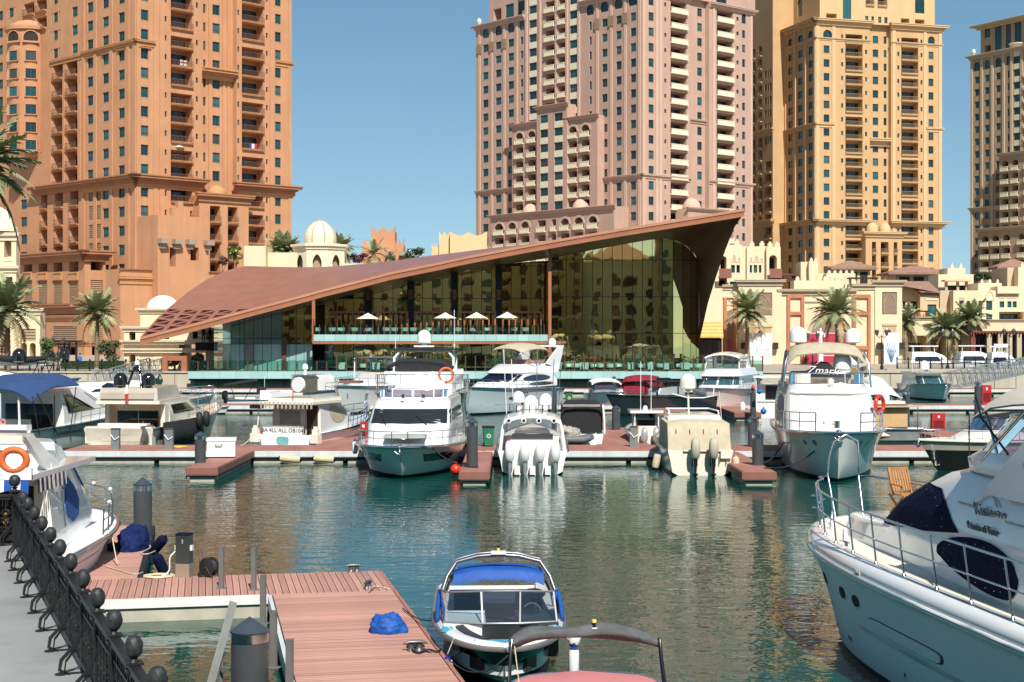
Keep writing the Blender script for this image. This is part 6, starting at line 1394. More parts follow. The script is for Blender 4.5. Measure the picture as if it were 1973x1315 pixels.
# white locker and pedestals on the main dock
LW=pm('white_locker',(.80,.80,.79),.35,var=.02)
loc=(PX(427,69.5),69.5,.6);t=thing('dock_locker','white fibreglass dock locker on the finger dock at left','locker',loc,.12);b=MB();b.box(-.62,.62,-.4,.4,.06,.74);b.build('box',LW,t);b=MB();b.box(-.65,.65,-.43,.43,.745,.88);b.build('lid',LW,t);b=MB();b.tube([(-.25,-.45,.62),(-.22,-.5,.6),(.02,-.5,.6),(.05,-.45,.62)],.025,5);b.build('handle',POSTM,t);b=MB();b.box(-.55,.55,-.35,.35,0,.06);b.build('plinth',RUBB,t)
text_part('lettering','110',.16,pm('white_plastic',(.7,.7,.7),.4),t,(.75,-4.2,-.12),(pi/2,0,pi/2*0),.001)if 0 else None
for px,Y,lab in((223,74.4,'grey dock pedestal in front of the yacht with black domes, left of two'),(326,74.4,'grey dock pedestal with yellow hose, right of two'),(1221,76,'grey dock pedestal beside the small console boat'),(1013,119.4,'grey dock pedestal right of the blue grey hull'),(1733,119.4,'grey dock pedestal on the second dock at right')):
 t=thing('dock_pedestal',lab,'pedestal',(PX(px,Y),Y,.6),0,'grey dock pedestals');b=MB();b.box(-.19,.19,-.16,.16,0,.95);b.build('body',pm('pedestal_grey',(.17,.20,.20),.4,var=.1),t);b=MB();b.box(-.2,.2,-.17,.17,.95,1.0);b.build('cap',PILEC,t);b=MB();b.tube([(-.2,-.18,.7),(0,-.2,.45),(.2,-.18,.6)],.03,5);b.build('cable',LW,t)
def bin_(px,Y,lab,mat,z=.6):
 t=thing('wheelie_bin',lab,'bin',(PX(px,Y),Y,z),.1,'green wheelie bins');b=MB();b.raw([(-.2,-.2,.05),(.2,-.2,.05),(.2,.2,.05),(-.2,.2,.05),(-.27,-.27,.92),(.27,-.27,.92),(.27,.3,.92),(-.27,.3,.92)],[(0,1,5,4),(1,2,6,5),(2,3,7,6),(3,0,4,7)]);b.build('body',mat,t);b=MB();b.box(-.3,.3,-.3,.33,.93,1.0);b.build('lid',RUBB,t);b=MB();b.lathe([(0,-.25),(.08,-.25),(.08,.25),(0,.25)],(0,.18,.08),8,0,0,2*pi,Matrix.Rotation(pi/2,3,'Y'));b.build('wheel',RUBB,t)
 b=MB();b.lathe([(.11,0),(.085,0)],(0,-.256,.52),12,0,0,2*pi,Matrix.Rotation(pi/2-.08,3,'X'));b.tube([(-.05,-.255,.48),(0,-.262,.58),(.05,-.255,.48),(-.05,-.255,.48)],.012,4);b.build('emblem',LW,t)
bin_(941,76.2,'green wheelie bin with a round white emblem on the main dock',pm('green_bin',(.02,.17,.09),.5));bin_(1096,120,'smaller looking green bin far back on the second dock',pm('leaf_green_bin',(.03,.16,.03),.5))
REDC=pm('red_cabinet',(.42,.025,.03),.45)
for px,Y,w,h,z,lab in((1807,89,.75,1.0,.55,'red hose cabinet standing beside the dark hulled runabout'),(1743,151,.5,.9,.7,'small red cabinet on the dock by the quay wall'),(1900,120,.7,1.5,.6,'red cabinet with a round sign behind the runabout'),(701,78.0,.35,1.1,.6,'red hose cabinet left of the white flybridge yacht')):
 t=thing('hose_cabinet',lab,'cabinet',(PX(px,Y),Y,z),0,'red hose cabinets');b=MB();b.box(-w/2,w/2,-.2,.2,0,h);b.build('body',REDC,t);b=MB();b.box(-w/2+.08,w/2-.08,-.215,-.2,h*.15,h*.6);b.build('door',pm('dark_red',(.16,.012,.015),.4),t);b=MB();b.box(-.06,.06,-.212,-.2,h*.75,h*.88);b.build('plate',LW,t)
t=thing('recycling_bin','blue bin by the quay wall at right','bin',(PX(1776,151),151,.7));b=MB();b.box(-.28,.28,-.25,.25,.05,.8);b.build('body',pm('blue_bin',(.03,.18,.45),.5),t);b=MB();b.raw([(-.3,-.27,.8),(.3,-.27,.8),(.3,.27,.8),(-.3,.27,.8),(-.2,0,1.0),(.2,0,1.0)],[(0,1,5,4),(1,2,5),(2,3,4,5),(3,0,4)]);b.build('lid',MATS['blue_bin'],t)
def ball(px,py,Y,rpx,mat,lab,cat='buoy',name='mooring_buoy'):
 r=rpx*Y/F;t=thing(name,lab,cat,(PX(px,Y),Y,PZ(py,Y)));b=MB();b.lathe([(r*sin(pi*k/10)*(1 if k>3 else .9),-r*cos(pi*k/10))for k in range(11)],(0,0,0),16);b.build('body',mat,t,60);b=MB();b.lathe([(.05,r),(.05,r+.08),(0,r+.08)],(0,0,0),8);b.build('eye',mat,t)
RED=pm('red_buoy_vinyl',(.62,.035,.02),.3,coat=.4);BBALL=pm('blue_ball_vinyl',(.01,.13,.5),.3,coat=.4)
ball(878,905,66.5,11,RED,'shiny red buoy hanging at the right bow of the white flybridge yacht');ball(1463,755,107,5,BBALL,'blue ball fender on the piling by the white sport cruiser, upper one');ball(1471,793,106,6,BBALL,'blue ball fender floating at the finger dock tip, lower one');ball(1451,747,107.6,3.5,RED,'small red ball on the piling cap by the white sport cruiser')
def fender(p,r,h,mat,tip,lab,tilt=(0,0),name='boat_fender',line=None):
 t=thing(name,lab,'fender',p,0,'boat fenders');t.rotation_euler=(tilt[0],tilt[1],0);b=MB();b.lathe([(0,-h),(r*.5,-h),(r*.85,-h+r*.5)],(0,0,0),14);b.build('end_cap',tip,t,50);b=MB();b.lathe([(r*.85,-r*.5),(r*.5,-r*.1),(.03,0),(.03,.06),(0,.06)],(0,0,0),14);b.build('end_cap',tip,t,50)
 b=MB();b.lathe([(r*.85,-h+r*.5),(r,-h+r),(r,-r),(r*.85,-r*.5)],(0,0,0),14);b.build('body',mat,t,50)
 if line:b=MB();b.tube([(0,0,.05),tuple(Vector(line)-Vector(p))],.008,4);b.build('line',ROPE,t)
FW=pm('white_vinyl',(.76,.76,.74),.35,coat=.3);FB=pm('navy_vinyl',(.015,.03,.2),.35,coat=.3);FC=pm('cream_fender_cloth',(.62,.50,.32),.85,var=.15,scale=4)
for(p,lab,tl)in((P3(318,1035,41),'navy cloth covered fender lying at the finger edge, farther one',(.5,.75)),(P3(300,1068,38.5),'navy cloth covered fender lying at the finger edge, nearer one',(.35,-.35))):fender(tuple(p),.14,.72,NAVY,NAVY,lab,tl)
for px,py,Y,lab in((165,1040,39,'nearest cream cloth covered fender between boat and finger dock'),(193,1030,40.5,'middle cream cloth covered fender between boat and finger dock'),(209,1005,42.5,'farthest cream cloth covered fender between boat and finger dock')):fender(tuple(P3(px,py,Y)),.13,.62,FC,NAVY,lab)
for px,lab in((557,'long cream fender floating against the main dock, left one'),(622,'long cream fender floating against the main dock, right one')):
 fender((PX(px,73.2)-.5,73.2,.27),.16,1.1,FC,NAVY,lab,(0,-pi/2+.08))
fender(tuple(P3(684,848,69.5)),.13,.62,FW,FB,'white fender hanging beside the left bow of the flybridge yacht');fender(tuple(P3(1268,872,68)),.16,.75,FC,FB,'worn fender hanging at the left of the beige covered boat',(.0,.2));fender(tuple(P3(1380+38,880,67)),.15,.7,FC,FC,'cream fender at the right quarter of the beige covered boat')
# ---------------------------------------------------------------- boats
GEL=pm('boat_gelcoat',(.80,.80,.78),.16,var=.03,scale=.6,coat=.6,streak=.04);CREAMG=pm('cream_gelcoat',(.76,.71,.60),.2,var=.04,scale=.6,coat=.5);PALEB=pm('pale_blue_gelcoat',(.58,.66,.68),.2,var=.03,coat=.5)
NAVYH=pm('navy_gelcoat',(.012,.022,.09),.15,coat=.6);BLACKH=pm('black_gelcoat',(.012,.012,.013),.1,coat=.8);GREENH=pm('dark_slate_gelcoat',(.018,.028,.034),.12,coat=.7);GREYH=pm('grey_gelcoat',(.26,.28,.28),.3,coat=.3)
ANTIF=pm('antifouling',(.01,.03,.028),.5,var=.4,scale=3);ANTIB=pm('black_boot',(.012,.012,.014),.4)
DECKM=pm('cream_deck',(.72,.68,.58),.6,var=.04,scale=2);TEAK=pm('teak_deck',(.34,.19,.09),.6,var=.2,scale=3,stretch=(.3,6,1))
BGLASS=pm('dark_boat_glass',(.010,.012,.014),.04,var=.1,spec=.8,coat=.8);TINT=clearglass('plum_tint_screen',(.30,.25,.32),.10);CLEARW=clearglass('clear_vinyl',(.70,.74,.74),.10,.05)
CANB=pm('black_canvas',(.018,.018,.020),.85,var=.25,scale=4,bump=.01,bscale=5);CANE=pm('beige_canvas',(.46,.40,.28),.85,var=.10,scale=2.5,bump=.02,bscale=3);CANG=pm('grey_canvas',(.10,.105,.11),.85,var=.25,scale=3,bump=.02,bscale=6);CANW=pm('white_canvas',(.70,.71,.68),.8,var=.05,scale=1.5,bump=.02,bscale=2.5)
CANBL=pm('denim_canvas',(.025,.06,.16),.85,var=.12,scale=2,bump=.012,bscale=4);CANR=pm('burgundy_canvas',(.21,.012,.028),.85,var=.2,scale=3);CUSH=pm('cream_cushion',(.70,.64,.54),.75,var=.05)
TAUPE=pm('taupe_moulding',(.46,.41,.34),.6,var=.1)
class Boat:
 def __init__(s,label,pos,head,L,B,fb,fs,name='motor_yacht',cat='yacht',hull=None,boot=None,full=2.3,q=.85,rake=.10,bulge=.0,group='boats moored in the marina',a=.38,chine=.86,rail=None,cp=2.2,bands=None):
  s.cp=cp
  s.L,s.B,s.fb,s.fs=L,B,fb,fs;s.full,s.q,s.rake,s.a,s.ch=full,q,rake,a,chine;s.h=radians(head)
  s.t=thing(name,label,cat,(pos[0],pos[1],0),s.h,group);s.pos=Vector(pos[:2]);s.hm=hull or GEL;s.bm=boot or ANTIF
  n=26;ts=[0,.08]+[.08+.92*(1-(1-k/n)**1.35)for k in range(1,n+1)]
  bn=[(0,2,0)]if not bands else[(0 if not i else bands[i-1][0],kk,i+2)for i,(kk,_)in enumerate(bands)]
  b=MB()
  for sd in(1,-1):
   [b.grid([[s.S(t,k,sd)for t in ts]for k in[k0+(k1-k0)*q/3 for q in range(4)]],m)for k0,k1,m in bn];b.grid([[s.S(t,k,sd)for t in ts]for k in(2,3,4)],1)
  tr=[s.S(0,k,1)for k in(0,1,2)]+[s.S(0,4,1)]+[s.S(0,k,-1)for k in(2,1,0)];b.face(tr,0)
  b.build('hull',[s.hm,s.bm]+([m for _,m in bands]if bands else[]),s.t,38)
  b=MB();r=.035+B*.006
  for sd in(1,-1):b.tube([s.S(t,0,sd)+Vector((0,sd*.01,-.03))for t in ts],r,6)
  b.build('rub_rail',rail or STEEL,s.t,60)
 def half(s,t):return .004+s.B/2*max(0.,1-max(0,(t-s.a)/(1-s.a))**s.full)**s.q*(1-.07*(1-t)**2)
 def zs(s,t):return s.fs+(s.fb-s.fs)*t**1.7
 def S(s,t,k,sd=1):
  """point on the hull: t along, k = 0 sheer, 2 waterline stripe, 3 chine, 4 keel"""
  hs=s.half(t);hc=s.B/2*s.ch*max(.0,1-max(0,(t-.22)/.78)**s.cp)*(1-.07*(1-t)**2)+.004;z0=s.zs(t)
  xs=s.L*t;xw=s.L*(t-s.rake*t**4)
  if k<=2:
   f=k/2;g=f**.8;return Vector((xs+(xw-xs)*f,sd*(hs+(hc-hs)*(f**.75)),z0+(.14-z0)*f))
  if k<=3:f=k-2;return Vector((xw-.02*s.L*f*t**3,sd*hc*(1-.04*f),.14-.16*f))
  return Vector((xw-.05*s.L*t**4,0,-.55+.35*t**4))
 def Y(s,x,y=0):return s.pos.y+x*sin(s.h)+y*cos(s.h)
 def z(s,py,x,y=0):return PZ(py,s.Y(x,y))
 def part(s,b,name,mat,smooth=0,parent=None):return b.build(name,mat,parent or s.t,smooth)
 def deck(s,xc=0.,floor=.45,mat=None,fmat=None,drop=.03,coam=True):
  mat=mat or s.hm;ts=[xc/s.L+(1-xc/s.L)*k/18 for k in range(19)]
  b=MB();b.grid([[s.S(t,0,1)*1.0-Vector((0,.0,drop))for t in ts],[Vector((s.L*t,0,s.zs(t)-drop+.06))for t in ts],[s.S(t,0,-1)-Vector((0,0,drop))for t in ts]]);s.part(b,'deck',mat,50)
  if xc>.1:
   hw=s.half(.15)*.86;b=MB();b.box(.1,xc,-hw,hw,floor-.05,floor);s.part(b,'cockpit_floor',fmat or TEAK)
   b=MB();z1=s.zs(xc/s.L)-drop;b.box(xc-.04,xc,-hw,hw,floor,z1)
   for sd in(1,-1):
    b.grid([[s.S(t,0,sd)for t in[xc/s.L*k/6 for k in range(7)]],[Vector((xc*k/6,sd*hw,s.zs(xc/s.L*k/6)))for k in range(7)],[Vector((xc*k/6,sd*hw,floor))for k in range(7)]])
   s.part(b,'cockpit_lining',mat)
 def stack(s,lv,name='cabin',mat=None,n=6,cap=True,smooth=35):
  """superstructure lofted through footprints (z, x_back, x_front, half_back, half_front, front_round)"""
  def foot(z,xb,xf,hb,hf,rf):
   pts=[]
   for k in range(5):f=k/4;pts.append(Vector((xb+(xf-rf-xb)*f,hb+(hf-hb)*f,z)))
   for k in range(1,n+1):a=pi/2*k/n;pts.append(Vector((xf-rf+rf*sin(a)**.85,hf*cos(a)**.62 if k<n else 0,z)))
   return pts+[Vector((p.x,-p.y,p.z))for p in pts[-2::-1]]
  R=[foot(*l)for l in lv];b=MB();b.grid(R)
  for i in range(len(R)-1):b.face([R[i][0],R[i+1][0],R[i+1][-1],R[i][-1]])
  if cap:b.face(R[-1])
  s.part(b,name,mat or s.hm,smooth);N=len(R[0])-1
  def S(u,v):
   u=max(0,min(N,u));v=max(0,min(len(R)-1,v));i,j=min(int(u),N-1),min(int(v),len(R)-2);fu,fv=u-i,v-j
   return R[j][i]*(1-fu)*(1-fv)+R[j][i+1]*fu*(1-fv)+R[j+1][i]*(1-fu)*fv+R[j+1][i+1]*fu*fv
  S.N=N;S.mid=N/2;return S
 def patch(s,S,u0,u1,v0,v1,mat,name,shape='rect',off=.018,m=22,poly=None):
  """panel lying on a surface S(u, v); shape rect, oval or a list of (a, b) in 0..1"""
  if poly:bd=poly
  elif shape=='oval':bd=[(.5+.5*cos(2*pi*k/m),.5+.5*sin(2*pi*k/m))for k in range(m)]
  elif shape=='round':bd=[(.5+.5*(abs(cos(q))**.45)*(1 if cos(q)>0 else-1),.5+.5*(abs(sin(q))**.45)*(1 if sin(q)>0 else-1))for q in[2*pi*k/m for k in range(m)]]
  else:
   bd=[];e=6
   for k in range(e):bd.append((k/e,0))
   bd+=[(1,0),(1,.5)]
   for k in range(e):bd.append((1-k/e,1))
   bd+=[(0,1),(0,.5)]
  cx=sum(p[0]for p in bd)/len(bd);cy=sum(p[1]for p in bd)/len(bd)
  def P(a,c):
   u,v=u0+(u1-u0)*a,v0+(v1-v0)*c;p=S(u,v);du=S(u+.04,v)-S(u-.04,v);dv=S(u,min(v+.04,99))-S(u,v-.04);nn=du.cross(dv)
   nn=nn.normalized()if nn.length>1e-9 else Vector((0,0,1));c0=Vector((p.x*0+s.L*.45,0,p.z*.5))
   if nn.dot(p-c0)<0:nn=-nn
   return p,nn
  rows=[];edge=[]
  for sc in(1,.66,.33,.02):
   row=[]
   for a,c in bd:
    p,nn=P(cx+(a-cx)*sc,cy+(c-cy)*sc);row.append(p+nn*off)
    if sc==1:edge.append(p-nn*.01)
   rows.append(row)
  b=MB();b.grid([edge]+rows,0,True);b.face(rows[-1]);return s.part(b,name,mat)
 def hpatch(s,t0,t1,k0,k1,sd,mat,name,shape='rect',off=.012,poly=None):return s.patch(lambda u,v:s.S(max(0,min(1,u)),v,sd),t0,t1,k0,k1,mat,name,shape,off,20,poly)
 def rail(s,t0,h,n=8,inset=.12,r=.02,mid=True,t1=.985,close=True,mat=None,name='bow_rail',rakef=.25):
  b=MB();tt=[t0+(t1-t0)*k/24 for k in range(25)]
  def top(t,sd,f=1.):p=s.S(t,0,sd);hw=max(.05,abs(p.y)-inset);return Vector((p.x+rakef*f*h*t,sd*hw,p.z+h*f))
  for f in((1,.52)if mid else(1,)):
   P=[top(t,1,f)for t in tt];Q=[top(t,-1,f)for t in tt]
   if close:b.tube(P+Q[::-1],r*(1 if f==1 else .7),6)
   else:b.tube(P,r,6);b.tube(Q,r,6)
  for k in range(n+1):
   t=t0+(t1-t0)*k/n
   for sd in(1,-1):b.tube([top(t,sd,0),top(t,sd,1)],r*.85,5)
  return s.part(b,name,mat or STEEL,60)
 def radome(s,x,y,z,r,mat=None,name='radome'):
  b=MB();b.lathe([(r*.8,0),(r,r*.12),(r,r*.9),(r*.94,r*1.25),(r*.75,r*1.6),(r*.4,r*1.85),(0,r*1.95)],(x,y,z),16);b.lathe([(r*.4,-r*.3),(r*.4,0)],(x,y,z),10);return s.part(b,name,mat or GEL,50)
 def bimini(s,x0,x1,hw,z0,z1,mat,arch=.18,thick=.04,legs=True,lx=None,sag=.1,name='bimini',skirt=.12,lr=.02):
  b=MB();rows=[];n=10
  for i in range(9):
   f=i/8;x=x0+(x1-x0)*f;zz=z1-arch*.9*(2*f-1)**2-(skirt if i in(0,8)else 0);rows.append([Vector((x,hw*(2*j/n-1)*(1 if i not in(0,8)else .99),zz-arch*abs(2*j/n-1)**2.6-(skirt if j in(0,n)else 0)))for j in range(n+1)])
  b.grid(rows);b.grid([[p-Vector((0,0,thick))for p in r]for r in rows]);o=s.part(b,name,mat,50)
  if legs:
   b=MB()
   for sd in(1,-1):
    zb=z0;xm=(x0+x1)/2 if lx is None else lx;zt=z1-arch-.1
    for x in(x0,x0+(x1-x0)*.5,x1):b.tube([(xm+(x-xm)*.12,sd*hw*.98,zb),(x,sd*hw*.98,zt-(arch*.9*0 if x not in(x0,x1)else arch*.7))],lr,5)
   s.part(b,'bimini_frame',STEEL,60)
  return o
 def tube(s,pts,r,mat=None,name='pole',n=6):b=MB();b.tube(pts,r,n);return s.part(b,name,mat or STEEL,60)
 def box(s,x0,x1,y0,y1,z0,z1,name,mat):b=MB();b.box(x0,x1,y0,y1,z0,z1);return s.part(b,name,mat)
 def outboard(s,x,y,z,k,mat,low=None,tilt=0.):
  def mk():
   b=MB();sec=[(-.02,.34,.26,0),(.10,.50,.36,-.02),(.35,.56,.40,-.04),(.62,.54,.38,-.05),(.80,.44,.30,-.02),(.86,.26,.18,.0)];rows=[]
   for zz,lx,ly,ox in sec:
    rows.append([(ox-.2+lx/2*abs(cos(a))**.6*(1 if cos(a)>0 else-1),ly/2*abs(sin(a))**.6*(1 if sin(a)>0 else-1),zz)for a in[2*pi*j/16 for j in range(16)]])
   b.grid(rows,0,True);b.face(rows[-1]);b.face(rows[0][::-1]);return b.mesh('outboard_motor',mat,50)
  def mk2():
   b=MB();sec=[(-.02,.28,.22,0),(-.35,.26,.17,.02),(-.62,.24,.12,.03),(-.66,.42,.26,0),(-.70,.40,.24,0),(-.78,.22,.1,.03),(-1.05,.2,.07,.04)];rows=[]
   for zz,lx,ly,ox in sec:rows.append([(ox-.2+lx/2*cos(a),ly/2*sin(a),zz)for a in[2*pi*j/12 for j in range(12)]])
   b.grid(rows,0,True);b.lathe([(0,-.35),(.07,-.25),(.08,.1),(.03,.3),(0,.32)],(-.2,0,-.92),8,0,0,2*pi,Matrix.Rotation(pi/2,3,'Y'));b.box(-.05,.22,-.12,.12,-.35,.05);return b.mesh('lower_unit',low or mat,50)
  o=put('outboard_motor',cached(('ob',mat.name),mk),s.t,(x,y,z));o.scale=(k,k,k);o.rotation_euler=(0,tilt,0);l=put('lower_unit',cached(('obl',(low or mat).name),mk2),o)
  b=MB();b.lathe([(.03,0),(.03,.01),(0,.01)],(-.485,0,.5),8,0,0,2*pi,Matrix.Rotation(-pi/2,3,'Y'));put('emblem',cached(('obe',),lambda:b.mesh('emblem',ANTIB)),o);return o
 def anchor(s):
  p=s.S(.985,0,1);b=MB();b.tube([(p.x-.5,0,p.z+.05),(p.x+.12,0,p.z+.02),(p.x+.2,0,p.z-.25)],.035,6);b.tube([(p.x+.2,-.22,p.z-.2),(p.x+.2,0,p.z-.34),(p.x+.2,.22,p.z-.2)],.045,6);b.box(p.x-.5,p.x+.1,-.1,.1,p.z-.02,p.z+.05);s.part(b,'anchor',STEEL,60)
 def antenna(s,x,y,z,h,mat=None,tilt=(0,0)):return s.tube([(x,y,z),(x+tilt[0],y+tilt[1],z+h)],.018,mat or GEL,'antenna',5)
 def seat(s,x,y,z,w,d,mat=None,back=1,h=.35):b=MB();b.box(x,x+d,y-w/2,y+w/2,z,z+h);bx=x+d if back>0 else x-.12;b.box(bx,bx+.12,y-w/2,y+w/2,z,z+h+.45);return s.part(b,'seat',mat or CUSH)
 def ring(s,p,r,mat,nrm=(1,0,0),name='life_ring',th=.07):
  q=Vector(nrm).normalized();e=q.cross(Vector((0,0,1))).normalized();g=e.cross(q);b=MB();b.tube([Vector(p)+(e*cos(a)+g*sin(a))*r for a in[2*pi*k/16 for k in range(16)]],th,8,0,True);return s.part(b,name,mat,60)
def bowpos(px,py,head,L,Lw=.9,Y=None):
 """stern point of a boat whose stem meets the water at this photo point"""
 Y=Y or YW(py,0.05);h=radians(head);return(PX(px,Y)-cos(h)*L*Lw,Y-sin(h)*L*Lw)
RINGO=pm('life_ring_orange',(.62,.13,.03),.55)
# -- white flybridge yacht, bow on, in the middle
def flybridge_mid():
 h=-91;s=Boat('white flybridge yacht moored bow on with black windscreen cover and dark hull windows',bowpos(775,919,h,13),h,13,5.1,1.42,1.15,full=2.6,q=.62,rake=.08,cp=3.0,chine=.84)
 s.deck()
 S=s.stack([(1.15,1,10.4,2.05,1.8,1.6),(s.z(819,8.8),1,9.0,2.05,1.85,1.2),(s.z(788,7.6),1,7.6,1.95,1.78,1.0),(s.z(776,7.0),.8,7.2,1.95,1.75,1.2),(s.z(770,6.6),.6,6.6,1.9,1.7,1.2)],'cabin',GEL,7)
 s.patch(S,S.mid-6.4,S.mid+6.4,1.06,1.95,pm('black_screen_cover',(.016,.018,.022),.55,var=.15,scale=3),'windscreen_cover','rect',.03)
 for sd in(0,1):s.patch(S,.4 if not sd else S.N-3.6,3.6 if not sd else S.N-.4,1.2,1.9,BGLASS,'side_window')
 for y in(-.6,.75):s.tube([S(S.mid+y*2.2,1.0)+Vector((.07,0,.02)),S(S.mid+y*2.2+.9,1.55)+Vector((.08,0,.02))],.02,ANTIB,'wiper')
 C=s.stack([(s.z(770,6.6),.6,6.4,1.85,1.6,1.2),(s.z(766,6.5),.6,6.2,1.8,1.6,1.2)],'flybridge_coaming',GEL,7)
 zt=s.z(752,6.2)-s.z(766,6.5)
 def SC(u,v):p=C(u,1);return p+Vector((-.12*v,0,zt*v))
 for k in range(6):s.patch(SC,S.mid-6+k*2+.08,S.mid-6+k*2+1.92,0,1,TINT,'screen_pane','rect',.0)
 for k in range(7):s.tube([SC(S.mid-6+k*2,0),SC(S.mid-6+k*2,1)],.03,GEL,'screen_stay')
 s.tube([SC(S.mid-6+k*.5,1)for k in range(25)],.025,STEEL,'screen_rail')
 zb=s.z(768,4);s.box(2.5,3.8,-1.2,.2,zb,zb+.45,'console',GEL);s.seat(1.4,.6,zb,1.2,.5);s.box(.4,1.2,-1.5,1.5,zb,zb+.35,'sun_pad',CUSH)
 s.rail(.45,.62,7,.12,.022);s.anchor();s.box(9.6,10.8,-.9,.9,1.62,1.75,'sun_pad',pm('grey_cushion',(.34,.35,.34),.8))
 for sd in(1,-1):s.hpatch(.68,.93,.55,1.15,sd,BGLASS,'hull_window',poly=[(0,0),(.25,0),(.5,0),(.75,.02),(1,.04),(.9,1),(.7,1),(.45,1),(.2,1),(.05,.96)])
 for x,y in((7.25,-.35),(7.2,.55)):b=MB();b.lathe([(.02,0),(.09,.1),(.1,.22),(.04,.26)],(x,y,s.z(770,6.6)),8);s.part(b,'horn',STEEL)
 rope('dark mooring rope from the right bow of the white flybridge yacht to the finger dock',sag((s.pos.x+cos(s.h)*11.5+1.2,s.pos.y+sin(s.h)*11.5,1.3),(-1.4,64.5,.6),.25),.03,ROPEB)
flybridge_mid()
# -- big white yacht with beige bimini
def big_bow():
 h=-98;L=16;s=Boat('big white motor yacht bow on with beige flybridge bimini and pale screen covers',bowpos(1612,924,h,L),h,L,5.0,2.12,1.75,full=2.8,q=.55,rake=.06,chine=.84,cp=2.8)
 s.deck()
 S=s.stack([(1.9,2,12.4,2.2,1.95,2.0),(s.z(797,11.4),2,11.4,2.2,2.0,1.6),(s.z(762,9.4),2,9.4,2.1,1.9,1.3),(s.z(757,9.0),1.6,9.6,2.05,1.85,1.5),(s.z(743,8.6),1.2,8.8,2.0,1.75,1.4)],'cabin',GEL,8)
 s.patch(S,S.mid-7.6,S.mid+7.6,1.03,1.97,pm('pale_screen_cover',(.62,.62,.54),.8,var=.04,scale=1.5),'windscreen_cover','rect',.03)
 GREYC=pm('grey_side_cover',(.26,.26,.25),.8,var=.1)
 for a,c in((1.2,4.4),(S.N-4.4,S.N-1.2)):s.patch(S,a,c,.75,1.9,GREYC,'side_cover','oval',.03)
 zc=s.z(743,8.6);zt=s.z(722,8.4)
 C=s.stack([(zc,1.2,8.5,1.95,1.7,1.3),(zc+.06,1.2,8.45,1.95,1.7,1.3)],'flybridge_coaming',GEL,8)
 def SC(u,v):p=C(u,1);return p+Vector((-.18*v,0,(zt-zc)*v))
 SCR=clearglass('smoky_screen',(.55,.50,.43),.08)
 for k in range(5):s.patch(SC,S.mid-7.5+3*k+.06,S.mid-7.5+3*k+2.94,0,1,SCR if k!=3 else CUSH,'screen_pane','rect',0)
 for v in(0,1):s.tube([SC(S.mid-7.5+k*.5,v)for k in range(31)],.03,STEEL,'screen_rail')
 for k in range(6):s.tube([SC(S.mid-7.5+3*k,0),SC(S.mid-7.5+3*k,1)],.025,STEEL,'screen_stay')
 b=MB();rows=[]
 for i in range(9):
  f=i/8;rows.append([Vector((6.6+1.0*g,-1.6+2.7*f,zt-.15+(.28+.5*math.exp(-((f-.55)/.16)**2))*sin(pi*min(1,g*1.0+.02))**.8))for g in[j/6 for j in range(7)]])
 b.grid(rows);s.part(b,'console_cover',CANB,60)
 text_part('lettering','Zmark',.52,GEL,s.t,(7.64,-.2,zt+.15),(pi/2,.05,pi/2),.002,'CENTER',.35)
 s.radome(6.9,.75+.0,s.z(713,7),.42);s.box(6.5,7.3,.35,1.1,zc,s.z(714,7),'radar_mast',GEL);s.tube([(7.3,1.25,zc+.6),(7.5,1.25,zc+.62)],.16,pm('brass_horn',(.6,.42,.12),.3,.8),'horn',10)
 z1=s.z(660,5.5);s.bimini(3.0,7.6,1.75,zc,z1,CANE,.25,legs=False,skirt=.25)
 for sd in(1,-1):
  s.tube([(7.7,sd*1.98,zc-.1),(7.55,sd*1.9,(zc+z1)/2),(7.1,sd*1.7,z1-.4)],.05,STEEL,'bimini_pole');s.tube([(4.0,sd*1.95,zc),(5.2,sd*1.75,z1-.35)],.04,STEEL,'bimini_pole');s.tube([(2.2,sd*1.9,zc),(3.0,sd*1.72,z1-.45)],.04,STEEL,'bimini_pole')
  s.patch(lambda u,v,sd=sd:Vector((3.2+4.2*u,sd*(1.92-.2*v),zc+(z1-.5-zc)*v)),0,1,0,1,CLEARW,'clear_curtain','rect',0)
 s.radome(5.5,1.35,z1-.02,.36);s.radome(5.5,-1.2,z1-.02,.40)
 s.rail(.5,.78,6,.10,.028,True,.955,False);s.anchor()
 for sd in(1,-1):
  p=s.S(.955,0,sd);s.tube([(p.x,sd*(abs(p.y)-.1),p.z),(p.x+.15,sd*(abs(p.y)-.1),p.z+.78)],.028,STEEL,'pulpit')
  for tt in(.93,.88):s.hpatch(tt,tt+.018,.3,.62,sd,STEEL,'hawse_hole','oval',.02)
  s.hpatch(.72,.745,.35,.7,sd,STEEL,'hawse_hole','oval',.02)
 s.box(13.2,14.4,-.5,.5,2.3,2.42,'hatch',CUSH);s.tube([(14.6,0,2.2),(14.6,0,2.5)],.12,STEEL,'windlass',8)
 b=MB();b.lathe([(.03,0),(.05,.05),(.14,.12),(.16,.3),(.06,.38)],(8.9,.1,zc-.05),8);s.part(b,'searchlight',CREAMG)
 s.ring((10.6,2.1,3.0),.38,RED,(.5,.8,0),'life_ring',.09)
 rope('long dark mooring rope from the big white bow down to the finger dock',sag((PX(1600,66),65.4,2.0),(10.4,64.2,.6),.5),.03,ROPEB)
 rope('second dark mooring rope at the left side of the big white bow',sag((PX(1520,71),70.5,1.9),(10.5,66,.6),.4),.03,ROPEB)
big_bow()
